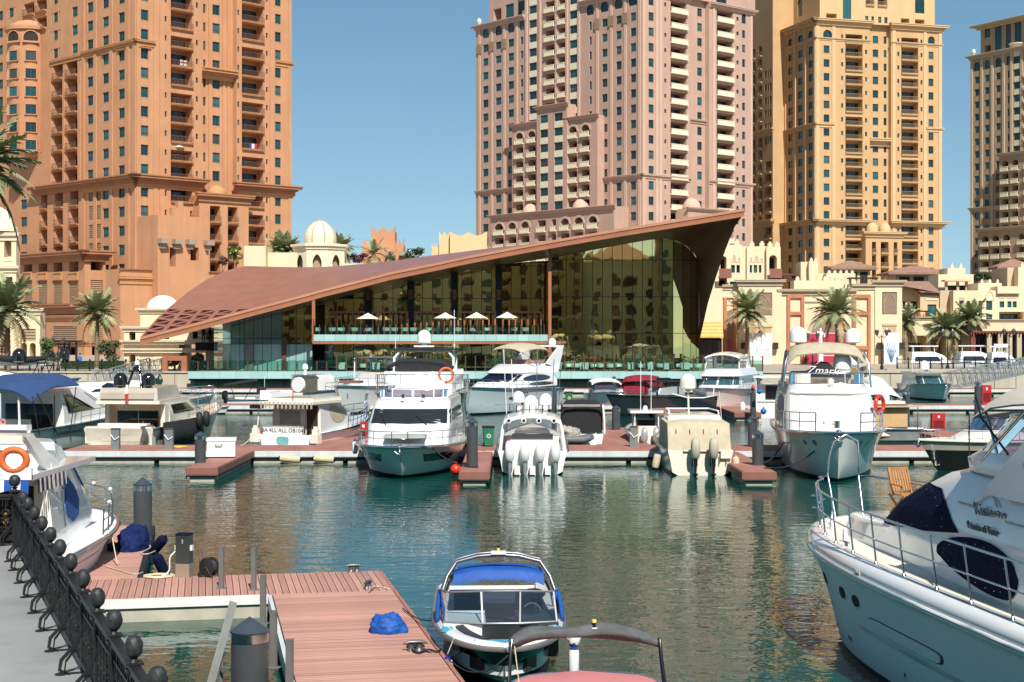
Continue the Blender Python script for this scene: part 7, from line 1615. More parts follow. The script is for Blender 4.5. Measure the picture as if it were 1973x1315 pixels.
# -- boat with four white outboards
def quad():
 Y=67.6;s=Boat('white centre console boat with four white outboards and a hardtop, stern on',(PX(1026,Y),Y),89.5,11,3.25,1.6,1.05,'sport_boat','boat',full=2.2,boot=ANTIB)
 s.deck(6.6,.6,GEL,DECKM);s.box(.1,.75,-.95,.95,.6,1.5,'transom_seat',GEL);s.box(.75,.9,-.9,.9,1.5,1.72,'seat_back',pm('dark_seat',(.03,.03,.032),.6))
 for y in(-.6,0,.6):s.box(1.0,1.15,y-.25,y+.25,1.35,1.72,'helm_seat',pm('dark_seat',(.03,.03,.032),.6)if y else GEL)
 S=s.stack([(.6,2.6,5.6,.85,.8,.7),(1.75,2.8,5.0,.8,.7,.6)],'console',GEL);s.box(2.2,2.6,-.8,.8,.6,1.45,'leaning_post',GEL)
 z1=s.z(789,4);b=MB();rows=[[Vector((x,1.25*(2*j/12-1),z1-.28*abs(2*j/12-1)**2.4-.1*((x-3.6)/1.9)**2))for j in range(13)]for x in(1.6,2.2,3,4,5,5.6)]
 b.grid(rows);b.grid([[p-Vector((0,0,.16))for p in r]for r in rows]);b.grid([rows[0],[p-Vector((0,0,.16))for p in rows[0]]]);s.part(b,'hardtop',GEL,50)
 for sd in(1,-1):s.tube([(1.4,sd*1.42,1.0),(1.9,sd*1.32,1.9),(2.2,sd*1.2,z1-.36)],.07,GEL,'hardtop_pillar');s.tube([(5.6,sd*1.2,1.5),(5.3,sd*1.15,z1-.4)],.06,GEL,'hardtop_pillar');s.patch(lambda u,v,sd=sd:Vector((2.2+3*u,sd*1.24,1.5+(z1-1.95)*v)),0,1,0,1,CLEARW,'side_screen','rect',0)
 for k in range(4):
  y=1.05-k*.67;b=MB();b.lathe([(.05,0),(.11,.02),(.12,.12),(.07,.13)],(1.55,y,z1-.38),12,0,0,2*pi,Matrix.Rotation(-pi/2,3,'Y'));b.box(1.5,1.6,y-.015,y+.015,z1-.3,z1-.1);s.part(b,'deck_light',GEL);b=MB();b.lathe([(.07,0),(0,.0)],(1.41,y,z1-.38),10,0,0,2*pi,Matrix.Rotation(-pi/2,3,'Y'));s.part(b,'lens',ANTIB)
 for k in range(8):y=1.0-k*.29;s.tube([(1.7,y,z1-.05),(1.62,y,z1+.3)],.02,ANTIB,'rod_holder')
 s.radome(3.2,.62,z1+.35,.27);s.radome(3.4,-.62,z1+.22,.28);s.radome(3.8,0.05,z1,.34)
 for y in(.62,-.62):s.tube([(3.2,y,z1),(3.2,y,z1+.35)],.08,GEL,'radome_mast')
 for y,x in((1.15,2.0),(-1.15,2.2),(.85,3.8),(-.2,3.6),(-.9,3.9)):s.antenna(x,y,z1-.1,2.4+.5*(y>1),STEEL if y<0 else GEL,(.1,.12*y))
 for k in range(4):s.outboard(-.12,.99-k*.66,.62,1.02,GEL,pm('silver_leg',(.30,.33,.34),.35,.3))
 b=MB()
 for k in range(3):b.box(-.55,-.1,.66-k*.66-.12,.66-k*.66+.12,.05,.42)
 stuff(s.part(b,'platform_step',GEL));s.box(.9,1.0,.95,1.12,1.2,1.5,'extinguisher',RED)
 for sd in(1,-1):s.hpatch(.12,.2,.35,.55,sd,STEEL,'vent')
quad()
# -- beige covered boat with two outboards
def beige_cover():
 Y=67.2;s=Boat('cream boat shrouded in a beige canvas cover with two capped outboards, stern on',(PX(1350,Y),Y),90.5,9.5,3.05,1.5,1.1,'covered_boat','boat',hull=CREAMG,boot=ANTIB)
 s.deck(4.5,.6,CREAMG,DECKM);zt=s.z(809,2.0);b=MB();n=16
 rows=[]
 for i,(x,z)in enumerate(((.35,1.05),(.5,1.5),(.75,zt-.1),(.95,zt),(3.6,zt+.08))):
  rows.append([Vector((x+.035*sin(j*2.1+i),1.36*(2*j/n-1),z-(.10 if i>2 else 0)*abs(2*j/n-1)**3+.012*sin(j*1.7)))for j in range(n+1)])
 b.grid(rows)
 for sd in(0,-1):b.grid([[r[sd]for r in rows],[Vector((r[sd].x+.2,r[sd].y*1.05,1.1))for r in rows]])
 s.part(b,'canvas_cover',CANE,60)
 for k in range(4):y=1.0-k*.6;s.tube([(.62,y,zt-.35),(.58,y,zt-.55)],.02,ANTIB,'strap')
 zr=s.z(797,3.2);S=s.stack([(zt-.1,2.0,5.4,1.2,1.1,.8),(zr-.04,2.2,5.2,1.15,1.05,.8),(zr,2.4,5.0,1.05,.95,.7)],'hardtop',CREAMG);s.tube([(2.3,1.1,zr),(2.4,1.1,zr+.15),(4.8,1.0,zr+.15),(4.8,-1.0,zr+.15),(2.4,-1.1,zr+.15),(2.3,-1.1,zr)],.035,GEL,'roof_rail')
 s.tube([(2.9,.16,zr),(2.9,.2,s.z(748,2.9))],.045,CREAMG,'mast',8);s.radome(2.9,.2,s.z(750,2.9),.36,CREAMG);s.tube([(2.9,.9,zr+.9),(2.9,.2,zr+.72),(2.9,-.5,zr+.72),(2.9,-.95,zr+.8),(2.9,-.98,zr+1.2)],.03,GEL,'spreader')
 for y in(.28,-.5):s.outboard(-.2,y,.78,1.0,pm('beige_engine_cover',(.44,.40,.31),.8,var=.08),BLACKH)
 s.box(-.15,.1,-1.3,-.85,.75,1.1,'transom_door',CREAMG);s.box(-.1,.05,-.9,.75,1.05,1.12,'coaming',CREAMG);s.tube([(-.1,-.8,.5),(-.1,-.8,.9),(-.1,-1.1,.9),(-.1,-1.1,.5)],.02,STEEL,'ladder')
beige_cover()
# -- black canopied boat with grey inflatable
def black_canopy():
 Y=78.6;s=Boat('white boat under a black canopy with a grey inflatable tender on its stern',(PX(1122,Y),Y),88,8.5,2.3,1.5,1.05,'cabin_boat','boat');s.deck(4,.6)
 z1=s.z(770,2.5);s.bimini(.7,3.9,1.08,1.1,z1,CANB,.12,legs=True,skirt=.25,lr=.04);s.patch(lambda u,v:Vector((.85,1.02-2.04*u,1.05+(z1-1.45)*v)),0,1,0,1,CANB,'rear_curtain','rect',0);s.patch(lambda u,v:Vector((.8,.98-1.9*u,z1-.3+.12*v)),0,1,0,1,pm('grey_vinyl_strip',(.3,.28,.26),.5),'clear_strip','rect',0)
 s.box(-.3,.1,-1.1,1.1,.35,.45,'swim_platform',GEL);s.tube([(.4,-1.12,1.0),(.5,-1.12,1.7),(.7,-1.05,z1-.2)],.05,GEL,'canopy_frame')
 x=PX(1116,78);t=thing('inflatable_tender','small grey inflatable tender half covered by a tarpaulin behind the black canopied boat','tender',(x-.35,78.0,.62),.1);b=MB()
 for y in(-.32,.32):b.tube([(-.75,y,.2),(.5,y,.2),(.85,y*.4,.28)],.19,10)
 b.tube([(.85,-.13,.28),(.95,0,.3),(.85,.13,.28)],.17,8);b.build('tube',pm('grey_hypalon',(.12,.13,.14),.5),t,60);b=MB();b.box(-.6,.6,-.25,.25,.08,.14);b.build('floor',MATS['grey_hypalon'],t)
 lump('tarpaulin','crumpled grey beige tarpaulin lying over the inflatable tender','tarpaulin',(x-.55,78.1,.98),.6,.42,.45,pm('grey_tarp',(.34,.32,.27),.85,var=.15,scale=4),17,1.0)
black_canopy()
# -- small console with chromed twins
def small_console():
 Y=79.5;s=Boat('small console boat with white T-top and twin silver outboards, stern on',(PX(1252,Y),Y),90,7.5,2.0,1.2,.9,'console_boat','boat',hull=CREAMG);s.deck(4,.5,CREAMG);z1=s.z(792,2.6);s.box(1.7,3.6,-.86,.86,z1-.08,z1+.06,'t_top',GEL)
 for x in(1.9,3.3):
  for sd in(1,-1):s.tube([(x,sd*.62,.6),(x,sd*.62,z1)],.035,GEL,'t_top_pole')
 s.box(2.3,3.2,-.45,.45,.5,1.6,'console',ANTIB);s.seat(1.2,0,.5,1.0,.4,CUSH);s.box(.6,1.0,-.85,-.5,.5,1.3,'cushion',pm('orange_cushion',(.5,.25,.1),.7));s.box(.6,1.0,.5,.85,.5,1.35,'cushion',pm('tan_cushion',(.55,.42,.25),.7))
 for y in(.3,-.3):s.outboard(-.1,y,.6,.85,pm('silver_cowl',(.62,.66,.68),.15,.5),STEEL)
 for y in(.25,-.3):s.antenna(2.6,y,z1,2.6)
 s.radome(2.7,0,z1+.05,.12)
 t=thing('engine_bundle','bundle of tangled gear and tan fender boards beside the small console boat','gear',(PX(1276,77),76.2,.6));b=MB();r=random.Random(3)
 for k in range(16):b.tube([(r.uniform(-.3,.3),r.uniform(-.2,.2),r.uniform(0,.9))for _ in range(4)],.03,4)
 b.build('tangle',STEEL,t);b=MB();b.bar((-.35,-.3,.0),(-.05,-.2,.8),.18,.1);b.build('board',pm('tan_board',(.55,.36,.16),.7),t)
small_console()
# -- aft view yacht with black domes
def black_domes():
 Y=78.2;s=Boat('white flybridge yacht with two black satellite domes and dark saloon door, stern on',(PX(228,Y),Y),82,15,3.9,2.0,1.35,hull=CREAMG);s.deck(3.0,.75,CREAMG);z=lambda py,x=2:s.z(py,x)
 s.box(-.9,.05,-1.75,1.75,.35,.5,'swim_platform',CREAMG);s.box(.0,.5,-1.75,1.75,.5,z(823,0),'transom',CREAMG);s.box(-.02,-.0,-1.2,.9,.7,.95,'transom_groove',TAUPE);s.box(.5,1.0,-1.3,1.3,z(823,0),z(818,0),'aft_bench',CUSH)
 S=s.stack([(1.0,2.8,11.4,1.7,1.2,2.4),(z(800,3),2.8,10.2,1.65,1.25,2.2),(z(778,3),2.6,8.2,1.6,1.2,1.8),(z(776,3),1.2,8.0,1.7,1.2,1.8),(z(771,2),1.2,7.8,1.7,1.2,1.8)],'cabin',CREAMG)
 zd0,zd1=.8,z(780,2.6);s.box(2.72,2.78,-1.05,1.15,zd0,zd1,'saloon_door',BGLASS);s.box(2.70,2.74,-.02,.02,zd0,zd1,'door_frame',STEEL);s.tube([(2.68,-.25,1.3),(2.68,-.25,1.6)],.02,STEEL,'handle')
 for sd in(1,-1):s.box(2.2,2.8,sd*1.5-.12,sd*1.5+.12,.8,z(778,2.5),'side_wall',CREAMG)
 for a,c in((.6,3.8),(S.N-3.8,S.N-.6)):s.patch(S,a,c,1.1,1.9,BGLASS,'side_window')
 s.patch(S,S.mid-5,S.mid+5,1.05,1.95,CANG,'windscreen_cover')
 C=s.stack([(z(771,1.5),1.2,7.2,1.6,1.0,1.6),(z(748,1.5),1.4,6.6,1.5,.95,1.5)],'flybridge_coaming',TAUPE,cap=False);s.box(1.12,1.18,-1.4,1.4,z(769,1.4),z(757,1.4),'rear_rail',TAUPE)
 zf=z(748,2.2);s.tube([(2.0,1.2,z(770,2)),(2.2,.9,zf+.05),(2.2,-.9,zf+.05),(2.0,-1.2,z(770,2))],.06,CREAMG,'arch')
 s.radome(2.2,.78,z(744,2.2),.36,BLACKH);s.radome(2.2,-.72,z(744,2.2),.36,BLACKH)
 zm=z(700,2.4)
 for y in(.25,-.25):s.tube([(2.1,y*1.6,zf),(2.5,y*.5,zm-.2)],.07,BLACKH,'mast_leg')
 s.box(2.2,2.8,-.35,.35,zm-.45,zm-.36,'mast_shelf',BLACKH);s.tube([(2.5,0,zm-.4),(2.5,0,zm+.1)],.1,BLACKH,'mast',8);s.radome(2.5,0,zm-.1,.13)
 s.tube([(1.0,-.02,z(790,1)),(.8,-.05,z(738,1))],.02,STEEL,'flag_staff');b=MB();b.grid([[Vector((.82,-.04-.1*v+.03*sin(4*u),z(742+30*u,.8)))for v in(0,.5,1,1.6)]for u in[k/6 for k in range(7)]]);s.part(b,'flag',pm('white_flag',(.75,.74,.7),.8));b=MB();b.grid([[Vector((.8,-.04-.12*v+.03*sin(4*u),z(759+15*u,.8)))for v in(0,.5,1,1.6)]for u in[k/6 for k in range(7)]]);s.part(b,'flag_field',pm('red_flag',(.5,.03,.04),.8))
 s.rail(.35,.6,8,.1,.02)
 b=MB();rows=[[Vector((x,-1.95-.25*sin(pi*v)-.05*sin(3*x),.25+1.35*v))for v in[k/6 for k in range(7)]]for x in[1+.55*k for k in range(11)]];b.grid(rows);b.face(rows[0]);s.part(b,'side_cover',CANB,60)
 b=MB();b.grid([[p+Vector((-1.7,.55,-.1))for p in r]for r in rows[:4]]);s.part(b,'quarter_cover',CANG,60)
 for x in(5.5,6.6):b=MB();b.lathe([(0,-.9),(.16,-.8),(.2,-.5),(.16,-.1),(0,0)],(x,-2.3,1.95),10);s.part(b,'black_fender',RUBB,60)
 for y in(1.5,-1.4):s.box(-.5,-.2,y-.12,y+.12,.5,.62,'cleat',STEEL)
black_domes()
# -- yacht with the denim blue bimini, left
def blue_bimini():
 Y=77.6;s=Boat('white yacht with a wide denim blue bimini over its aft deck, at the left edge',(PX(-12,Y),Y),78,15,4.3,1.9,1.3);s.deck(4,.8);z=lambda py,x=2:s.z(py,x)
 S=s.stack([(1.0,3.8,12,1.8,1.2,2.6),(z(795,5),3.8,10.8,1.8,1.3,2.4),(z(757,5),3.6,8.2,1.7,1.2,2.),(z(750,5),3.0,7.6,1.75,1.2,1.8)],'cabin',GEL);s.box(3.7,3.77,-1.2,1.5,.85,z(765,3.7),'saloon_door',BGLASS)
 for a,c in((.5,3.9),(S.N-3.9,S.N-.5)):s.patch(S,a,c,1.0,1.95,BGLASS,'side_window',poly=[(0,0),(1,.05),(.55,.95),(.0,1)]if a<1 else[(1,0),(0,.05),(.45,.95),(1,1)])
 s.patch(S,S.mid-4.5,S.mid+4.5,1.1,1.95,BGLASS,'windscreen')
 b=MB();z1=z(721,2.5);z0=z(757,1);rows=[]
 for i in range(13):
  f=i/12;x=-.2+5.0*f;rows.append([Vector((x,2.15*(2*j/14-1),z1-(z1-z0)*(max(0,1-f*1.9)**1.6)*.75-.62*abs(2*j/14-1)**3))for j in range(15)])
 b.grid(rows);b.grid([[p-Vector((0,0,.05))for p in r]for r in rows]);s.part(b,'bimini',CANBL,60)
 for y,x in((-2.1,.0),(-2.1,2.2),(-2.1,4.5),(.7,.1),(2.1,.1)):s.tube([(x*.7+.8,y*.98,1.0),(x,y,z0-.15 if x<3 else z1-.7)],.03,STEEL if y>0 else BLACKH,'bimini_pole')
 s.tube([(2.6,-2.1,.9),(.4,-2.14,z0)],.03,BLACKH,'bimini_pole')
 for y in(.9,.1,-.6):s.seat(1.2,y,.8,.72,.6,CUSH,1,.5)
 s.box(-.2,.3,-1.9,1.9,.5,z(818,0),'transom',GEL);s.box(-.25,-.2,-1.9,1.9,.25,z(828,0),'transom_cover',pm('slate_cover',(.10,.105,.14),.8,var=.15));s.box(-1.1,-.25,-1.8,1.8,.3,.42,'swim_platform',GEL);s.rail(.35,.6,9,.1,.02)
 s.tube([(.2,-1.3,z(822,0)),(.1,-1.3,z(764,0))],.06,GEL,'antenna',6);s.hpatch(.2,.9,.5,.75,-1,GREYH,'hull_stripe')
 s.ring((.25,-.35,1.7),.12,pm('pink_badge',(.55,.2,.22),.6),(1,0,0),'badge',.05)
blue_bimini()
# -- far left big yacht with black domes
def far_left_yacht():
 s=Boat('long white yacht with covered black radar bar and domes behind the blue bimini',(PX(150,108)-20.5,108),2,20.5,5.2,3.0,2.4);s.deck();z=lambda py:PZ(py,108)
 S=s.stack([(2.4,1,17.5,2.2,1.4,3.5),(z(722),1,16.5,2.2,1.4,3.5),(z(706),1.5,13.5,2.0,1.3,3.0),(z(700),1.5,12.8,2.0,1.3,3.)],'cabin',GEL);s.patch(S,S.N-4.4,S.N-.4,1.1,1.9,BGLASS,'side_window');s.box(9,18.4,-1.0,1.0,z(704),z(697),'hardtop',GEL)
 b=MB();b.tube([(11,-1.2,z(690)),(15,-1.2,z(690)),(16.8,-1.0,z(694)),(18.4,-1.2,z(690))],[.16,.2,.26,.14],8);s.part(b,'covered_boom',CANB,60)
 for px,py,r in((42,698,.5),(101,690,.27),(127,692,.36)):x=PX(px,108)-s.pos.x;s.radome(x,-1.2,z(py),r,BLACKH)
 for k,(a,c)in enumerate(((68,80),(80,76),(83,93),(100,92),(96,110))):s.tube([(PX(a,108)-s.pos.x,-1.3,z(722)),(PX(c,108)-s.pos.x,-1.3,z(695))],.035,BLACKH,'bimini_pole')
 for px in(118,127):s.tube([(PX(px,108)-s.pos.x,-.3,z(700)),(PX(px+4,108)-s.pos.x,-.3,z(660))],.1,BLACKH,'mast')
 s.box(PX(105,108)-s.pos.x,PX(132,108)-s.pos.x,-.6,.2,z(665),z(662),'mast_shelf',BLACKH)
 s=Boat('white yacht bow behind the yacht with black domes, with dark wedge window',(PX(125,96),92),52,13,3.8,2.1,1.6);s.deck();S=s.stack([(1.7,.5,10,1.6,1.1,2.5),(s.z(752,6),.5,9.2,1.6,1.2,2.2),(s.z(734,5),.5,6.6,1.45,1.0,1.6)],'cabin',GEL);s.patch(S,S.N-4.2,S.N-1,1.05,1.9,BGLASS,'side_window',poly=[(0,0),(1,.0),(.5,1)]);s.patch(S,S.mid-4,S.mid+4,1.1,1.9,PALEB,'windscreen_cover');s.rail(.4,.6,8)
far_left_yacht()
# -- cabin boat with lettering on its stern
def cabin_boat():
 Y=79.6;s=Boat('cream cabin boat with black stern lettering, slatted roof edge and small white outboards',(PX(549,Y),Y),70,9.6,3.2,1.55,.95,'cabin_boat','boat');s.deck(3.4,.55,GEL,TEAK);z=lambda py,x=1:s.z(py,x)
 s.box(-.05,.12,-1.0,1.25,.3,z(824,0),'transom',GEL);s.box(-.6,0,-1.6,1.6,.22,.34,'swim_platform',GEL);text_part('lettering','BA 4LL ALL OB104',.30,ANTIB,s.t,(-.06,.12,z(830,0)),(pi/2,0,-pi/2),.002)
 s.patch(lambda u,v:Vector((-.075,.45-.7*u,z(857,0)+.0+(z(842,0)-z(857,0))*v)),0,1,0,1,pm('aqua_window',(.15,.38,.36),.1),'stern_window','round',.0)
 for y in(1.7,-1.75):b=MB();b.box(-.2,.25,y-.22,y+.22,.55,1.0);b.box(-.1,.15,y-.16,y+.16,1.0,1.25);s.part(b,'outboard_motor',CREAMG);b=MB();b.box(-.05,.1,y-.1,y+.1,1.25,1.4);s.part(b,'cap',CREAMG)
 zr=z(776,2.4)
 b=MB();b.box(1.2,1.28,-.55,1.35,.8,zr);s.part(b,'rear_bulkhead',TAUPE);s.patch(lambda u,v:Vector((1.18,.95-1.2*u,z(818,1.2)+(z(792,1.2)-z(818,1.2))*v)),0,1,0,1,pm('grey_pane',(.20,.20,.19),.2),'rear_window','rect',0);s.box(1.19,1.22,-1.25,-.62,.6,zr-.1,'doorway',DARKIN);s.box(.6,1.2,-.5,1.2,.6,z(822,.8),'bench',TAUPE);s.box(.3,.6,-1.3,-.55,.34,.7,'step',pm('orange_step',(.45,.16,.06),.7))
 S=s.stack([(.9,1.25,6.6,1.4,1.1,1.8),(z(800,3),1.25,6.2,1.4,1.1,1.6),(zr,1.25,4.4,1.35,1.1,1.2)],'cabin',GEL);s.patch(S,S.N-4.3,S.N-1.6,.55,1.75,CANE,'curtained_window','oval',.02);s.patch(S,S.mid-4.5,S.mid+4.5,1.1,1.9,BGLASS,'windscreen')
 s.box(.2,4.4,-1.5,1.6,zr,zr+.14,'roof',CREAMG)
 for k in range(13):y=1.45-k*.24;s.box(.1,.2,y-.025,y+.025,zr-.22,zr+.1,'roof_slat',TAUPE)
 s.box(.6,3.8,-1.3,1.3,zr+.14,zr+.3,'roof_rack',CREAMG);s.box(.1,.5,1.5,2.1,zr-.25,zr-.05,'roof_light',ANTIB)
 b=MB();b.grid([[Vector((.35,-.25-.05*v,zr+.75-.5*u))for v in(0,1)]for u in(0,.5,1)]);s.part(b,'pennant',RED);s.tube([(.4,1.9,.4),(.45,1.75,z(790,0))],.03,GEL,'pole');s.rail(.45,.65,8,.1,.025);s.box(.1,.5,1.2,1.5,.7,1.1,'red_flap',RED);s.hpatch(.5,.9,.2,.5,-1,pm('orange_stripe',(.5,.18,.08),.5),'hull_stripe')
 rope('pale mooring rope at the left quarter of the cabin boat',sag((PX(487,79),79,1.0),(PX(468,77),76.5,.62),.1),.025,ROPE)
cabin_boat()
# -- second row
def t_top_yacht():
 h=-108;s=Boat('white yacht with thin grey canopy and dark window band, left of the navy sided yacht',bowpos(662,801,h,13,.9,117),h,13,4.3,2.2,1.9);s.deck();z=s.z;S=s.stack([(2.0,1,9.8,1.8,1.5,1.5),(z(757,9),1,9.2,1.8,1.5,1.4),(z(747,8),1,8.4,1.8,1.5,1.3),(z(744,8),.6,8.6,1.85,1.55,1.4),(z(722,6),.6,6.4,1.6,1.3,1.0)],'cabin',GEL);s.patch(S,.5,S.N-.5,1.05,1.95,BGLASS,'window_band')
 zc=z(724,4);s.box(1,5.5,-1.5,1.5,zc,zc+.3,'flybridge_seat',TAUPE);z1=z(687,4);s.bimini(1.2,6,1.75,zc,z1,CANG,.05,legs=False,skirt=.05)
 for x in(1.4,5.8):
  for sd in(1,-1):s.tube([(x,sd*1.72,zc-.2),(x,sd*1.7,z1-.1)],.05,GEL,'canopy_pole')
 s.radome(3.5,-1.3,z(698,3.5),.25);s.tube([(3.5,-1.3,zc),(3.5,-1.3,z(698,3.5))],.08,GEL,'mast');s.rail(.5,.6,7);s.hpatch(.02,.95,.55,1.05,1,GREYH,'hull_stripe');s.hpatch(.02,.95,.55,1.05,-1,GREYH,'hull_stripe');s.box(9.6,10.6,-.9,.7,2.3,2.5,'sun_pad',pm('brown_pad',(.2,.1,.07),.7))
t_top_yacht()
def navy_side():
 h=-91;s=Boat('tall white yacht with navy hull and black hardtop frame standing behind the flybridge yacht',bowpos(800,812,h,14,.9,86),h,14,5.4,s0:=2.9,2.6,hull=NAVYH,full=3.2,q=.5);s.deck(0,.5,GEL);z=s.z
 S=s.stack([(2.7,1,10,2.1,1.9,1.2),(z(716,8),1,9.4,2.1,1.8,1.1)],'cabin',GEL);zc=z(716,8)
 b=MB();z1=z(676,6);zs=z(690,6);P=[(6.2,1.75,zc),(6.2,1.75,zs),(6.2,1.4,z1),(6.2,-1.4,z1),(6.2,-1.75,zs),(6.2,-1.75,zc)]
 for dx in(0,-2.8):b=MB();b.tube([(x+dx,y,zz)for x,y,zz in P],.09,8);s.part(b,'hardtop_frame',GEL,60)
 s.box(2.2,6.4,-1.95,1.95,z1+.02,z1+.12,'hardtop',CANB);s.tube([(5.8,0,z1),(5.8,0,z(660,6))],.12,GEL,'radome_mast',8);s.radome(5.8,0,z(662,6),.42);s.box(5.5,6.1,-.6,.6,z(669,6),z(666,6),'radar_bar',GEL)
 b=MB();b.tube([(8.6,1.9,zc+.2),(8.7,1.2,zc+.5),(8.6,0,zc+.62),(8.6,-1.2,zc+.6),(8.4,-2.0,zc+.2)],[.12,.2,.16,.14,.1],8);s.part(b,'boom_cover',CANB,60);b=MB();b.box(5.5,7.5,-1.6,1.6,zc,zc+.55);s.part(b,'console_cover',CANB)
 s.rail(.3,1.0,8,.06,.025,True);s.ring((10.8,1.6,z(723,10.8)),.4,RINGO,(1,.2,0));s.box(10.6,10.8,-.3,.3,z(736,10.8),z(722,10.8),'hatch',PALEB);s.radome(10.5,-1.55,z(742,10.5),.36);s.box(10.2,10.8,-1.9,-1.2,z(720,10.5),z(716,10.5),'liferaft',GEL)
 for x,y,hh in((6,1.8,3.2),(6,-1.7,1.6)):s.antenna(x,y,zc+.4,hh)
navy_side()
def navy_screen():
 h=243;s=Boat('pale blue grey hulled yacht with navy windscreen cover and beige bimini, bow to the left',bowpos(903,798,h,14,.9,116),h,14,4.3,2.15,1.7,hull=PALEB,boot=ANTIB);s.deck(0,.5,GEL);z=s.z
 S=s.stack([(1.9,1,11,1.8,1.4,2.4),(z(737,9),1,9.8,1.8,1.4,2.2),(z(722,7.5),1.6,7.8,1.7,1.35,1.8),(z(719,7.5),0.6,8.2,1.75,1.4,1.8),(z(702,6),.4,6.4,1.6,1.2,1.4)],'cabin',GEL,7);s.patch(S,S.mid-6.5,S.mid+6.5,1.05,1.95,NAVY,'windscreen_cover','rect',.03);s.patch(S,.6,3.6,1.0,1.9,BGLASS,'side_window','oval');s.patch(S,.3,2.6,.2,.85,BGLASS,'lower_window','oval')
 zc=z(702,6);s.box(2,5,-1.2,1.2,zc,zc+.3,'flybridge_cushion',pm('rose_cushion',(.38,.22,.18),.8));z1=z(661,3.5);s.bimini(1.4,6.6,1.5,zc,z1,CANE,.35,skirt=.1,lr=.035)
 for sd in(1,-1):b=MB();b.ext([(0.2,sd*1.6,zc-.5),(2.6,sd*1.6,zc),(-.2,sd*1.45,zc+1.4),(-1.0,sd*1.45,zc+1.4)],(0,-.12*sd,0));s.part(b,'arch_leg',GEL)
 s.box(-1.0,.0,-1.45,1.45,zc+1.3,zc+1.45,'arch_top',GEL);s.radome(-.6,.6,zc+1.45,.3);s.rail(.4,.6,9)
 s.hpatch(.60,.66,.75,1.0,1,BGLASS,'porthole','oval');[s.hpatch(a,a+.022,.78,.98,1,BGLASS,'porthole','oval')for a in(.46,.40,.375)];s.hpatch(.22,.28,.75,1.5,1,GREYH,'vent');s.hpatch(.1,.9,1.35,1.38,1,GREYH,'hull_line')
navy_screen()
def sportfish():
 h=252;s=Boat('white sport cruiser with four dark windscreen panes, bow left towards the viewer',bowpos(1366,797,h,13,.9,118),h,13,4.7,2.0,1.6,boot=ANTIB);s.deck();z=s.z
 S=s.stack([(1.7,1,10,1.8,1.5,1.5),(z(743,8.2),1,8.4,1.85,1.6,1.3),(z(727,7.8),1,7.6,1.8,1.5,1.1),(z(725,7.8),.6,8.2,1.95,1.7,1.3),(z(711,6.8),.6,6.6,1.7,1.4,1.)],'cabin',GEL,7)
 for k in range(4):s.patch(S,S.mid-6+3*k+.12,S.mid-6+3*k+2.88,1.05,1.95,pm('blue_boat_glass',(.02,.07,.085),.05,spec=.8),'windscreen_pane')
 for a,c in((.4,3.4),(S.N-3.4,S.N-.4)):s.patch(S,a,c,1.15,1.85,BGLASS,'side_window')
 zc=z(711,6.8);z1=z(678,4);b=MB();rows=[[Vector((x,1.4*(2*j/10-1),z1-.3*abs(2*j/10-1)**2.2-.12*((x-4)/2.2)**2))for j in range(11)]for x in(1.8,3,4,5,6.2)];b.grid(rows);b.grid([[p-Vector((0,0,.12))for p in r]for r in rows]);b.grid([rows[-1],[p-Vector((0,0,.12))for p in rows[-1]]]);s.part(b,'hardtop',GEL,50)
 for sd in(1,-1):s.tube([(6.2,sd*1.35,zc),(5.6,sd*1.25,z1-.3)],.05,GEL,'hardtop_pole');b=MB();b.ext([(1.2,sd*1.45,zc),(2.6,sd*1.45,zc),(2.5,sd*1.35,z1-.2),(1.8,sd*1.35,z1-.2)],(0,-.1*sd,0));s.part(b,'hardtop_leg',GEL);s.patch(lambda u,v,sd=sd:Vector((2.6+3.3*u,sd*1.38,zc+(z1-.35-zc)*v)),0,1,0,1,CLEARW,'clear_curtain','rect',0)
 s.patch(lambda u,v:Vector((6.2-.5*v,1.35-2.7*u,zc+(z1-.3-zc)*v)),0,1,0,1,CLEARW,'front_curtain','rect',0);s.rail(.42,.7,9);s.hpatch(.1,.75,1.2,1.95,1,GREYH,'hull_reflection_band')if 0 else None
 rope('pale mooring line from the white sport cruiser bow down to the water',sag((PX(1386,112),112,1.9),(PX(1391,104),104,.05),.1),.03,ROPE)
 fender((PX(1431,113),113,1.1),.2,.75,FW,FW,'white fender at the right quarter of the sport cruiser')
sportfish()
def dark_hull():
 h=207;s=Boat('dark slate hulled boat with grey deck, black T-top and burgundy canopy, bow left',bowpos(1183,797,h,9,.92,115),h,9,2.9,1.65,1.35,'motor_boat','boat',hull=GREENH,boot=ANTIB,rail=GREENH);s.deck(0,.5,GREYH);z=s.z;zc=1.6;s.stack([(1.5,2.6,5.2,.9,.7,.6),(2.1,2.8,4.7,.8,.6,.5)],'console',GREYH);z1=z(736,4);s.box(3.0,5.2,-1.0,1.0,z1,z1+.1,'t_top',CANB)
 for x in(3.2,5.0):
  for sd in(1,-1):s.tube([(x,sd*.85,1.5),(x,sd*.85,z1)],.05,CANB,'t_top_pole')
 s.box(3.6,4.4,-.3,.4,z1+.1,z1+.3,'radar',ANTIB)
 s2=Boat('white boat with burgundy canopy and side curtains moored behind the dark slate hull',(PX(1268,122),126),250,7.5,2.6,1.3,1.1,'cabin_boat','boat');s2.deck();z1=s2.z(723,4);s2.bimini(1.6,5.4,1.25,1.2,z1,CANR,.15,skirt=.3,lr=.04)
 for sd in(1,-1):b=MB();b.ext([(1.8,sd*1.25,1.4),(4.4,sd*1.25,1.4),(5.2,sd*1.2,z1-.5),(1.8,sd*1.2,z1-.4)],(0,.03,0));s2.part(b,'side_curtain',CANR)
 s2.patch(lambda u,v:Vector((5.3-.2*v,1.0-2.0*u,1.4+.7*v)),0,1,0,1,CANR,'front_curtain','rect',0);s2.rail(.5,.5,6)
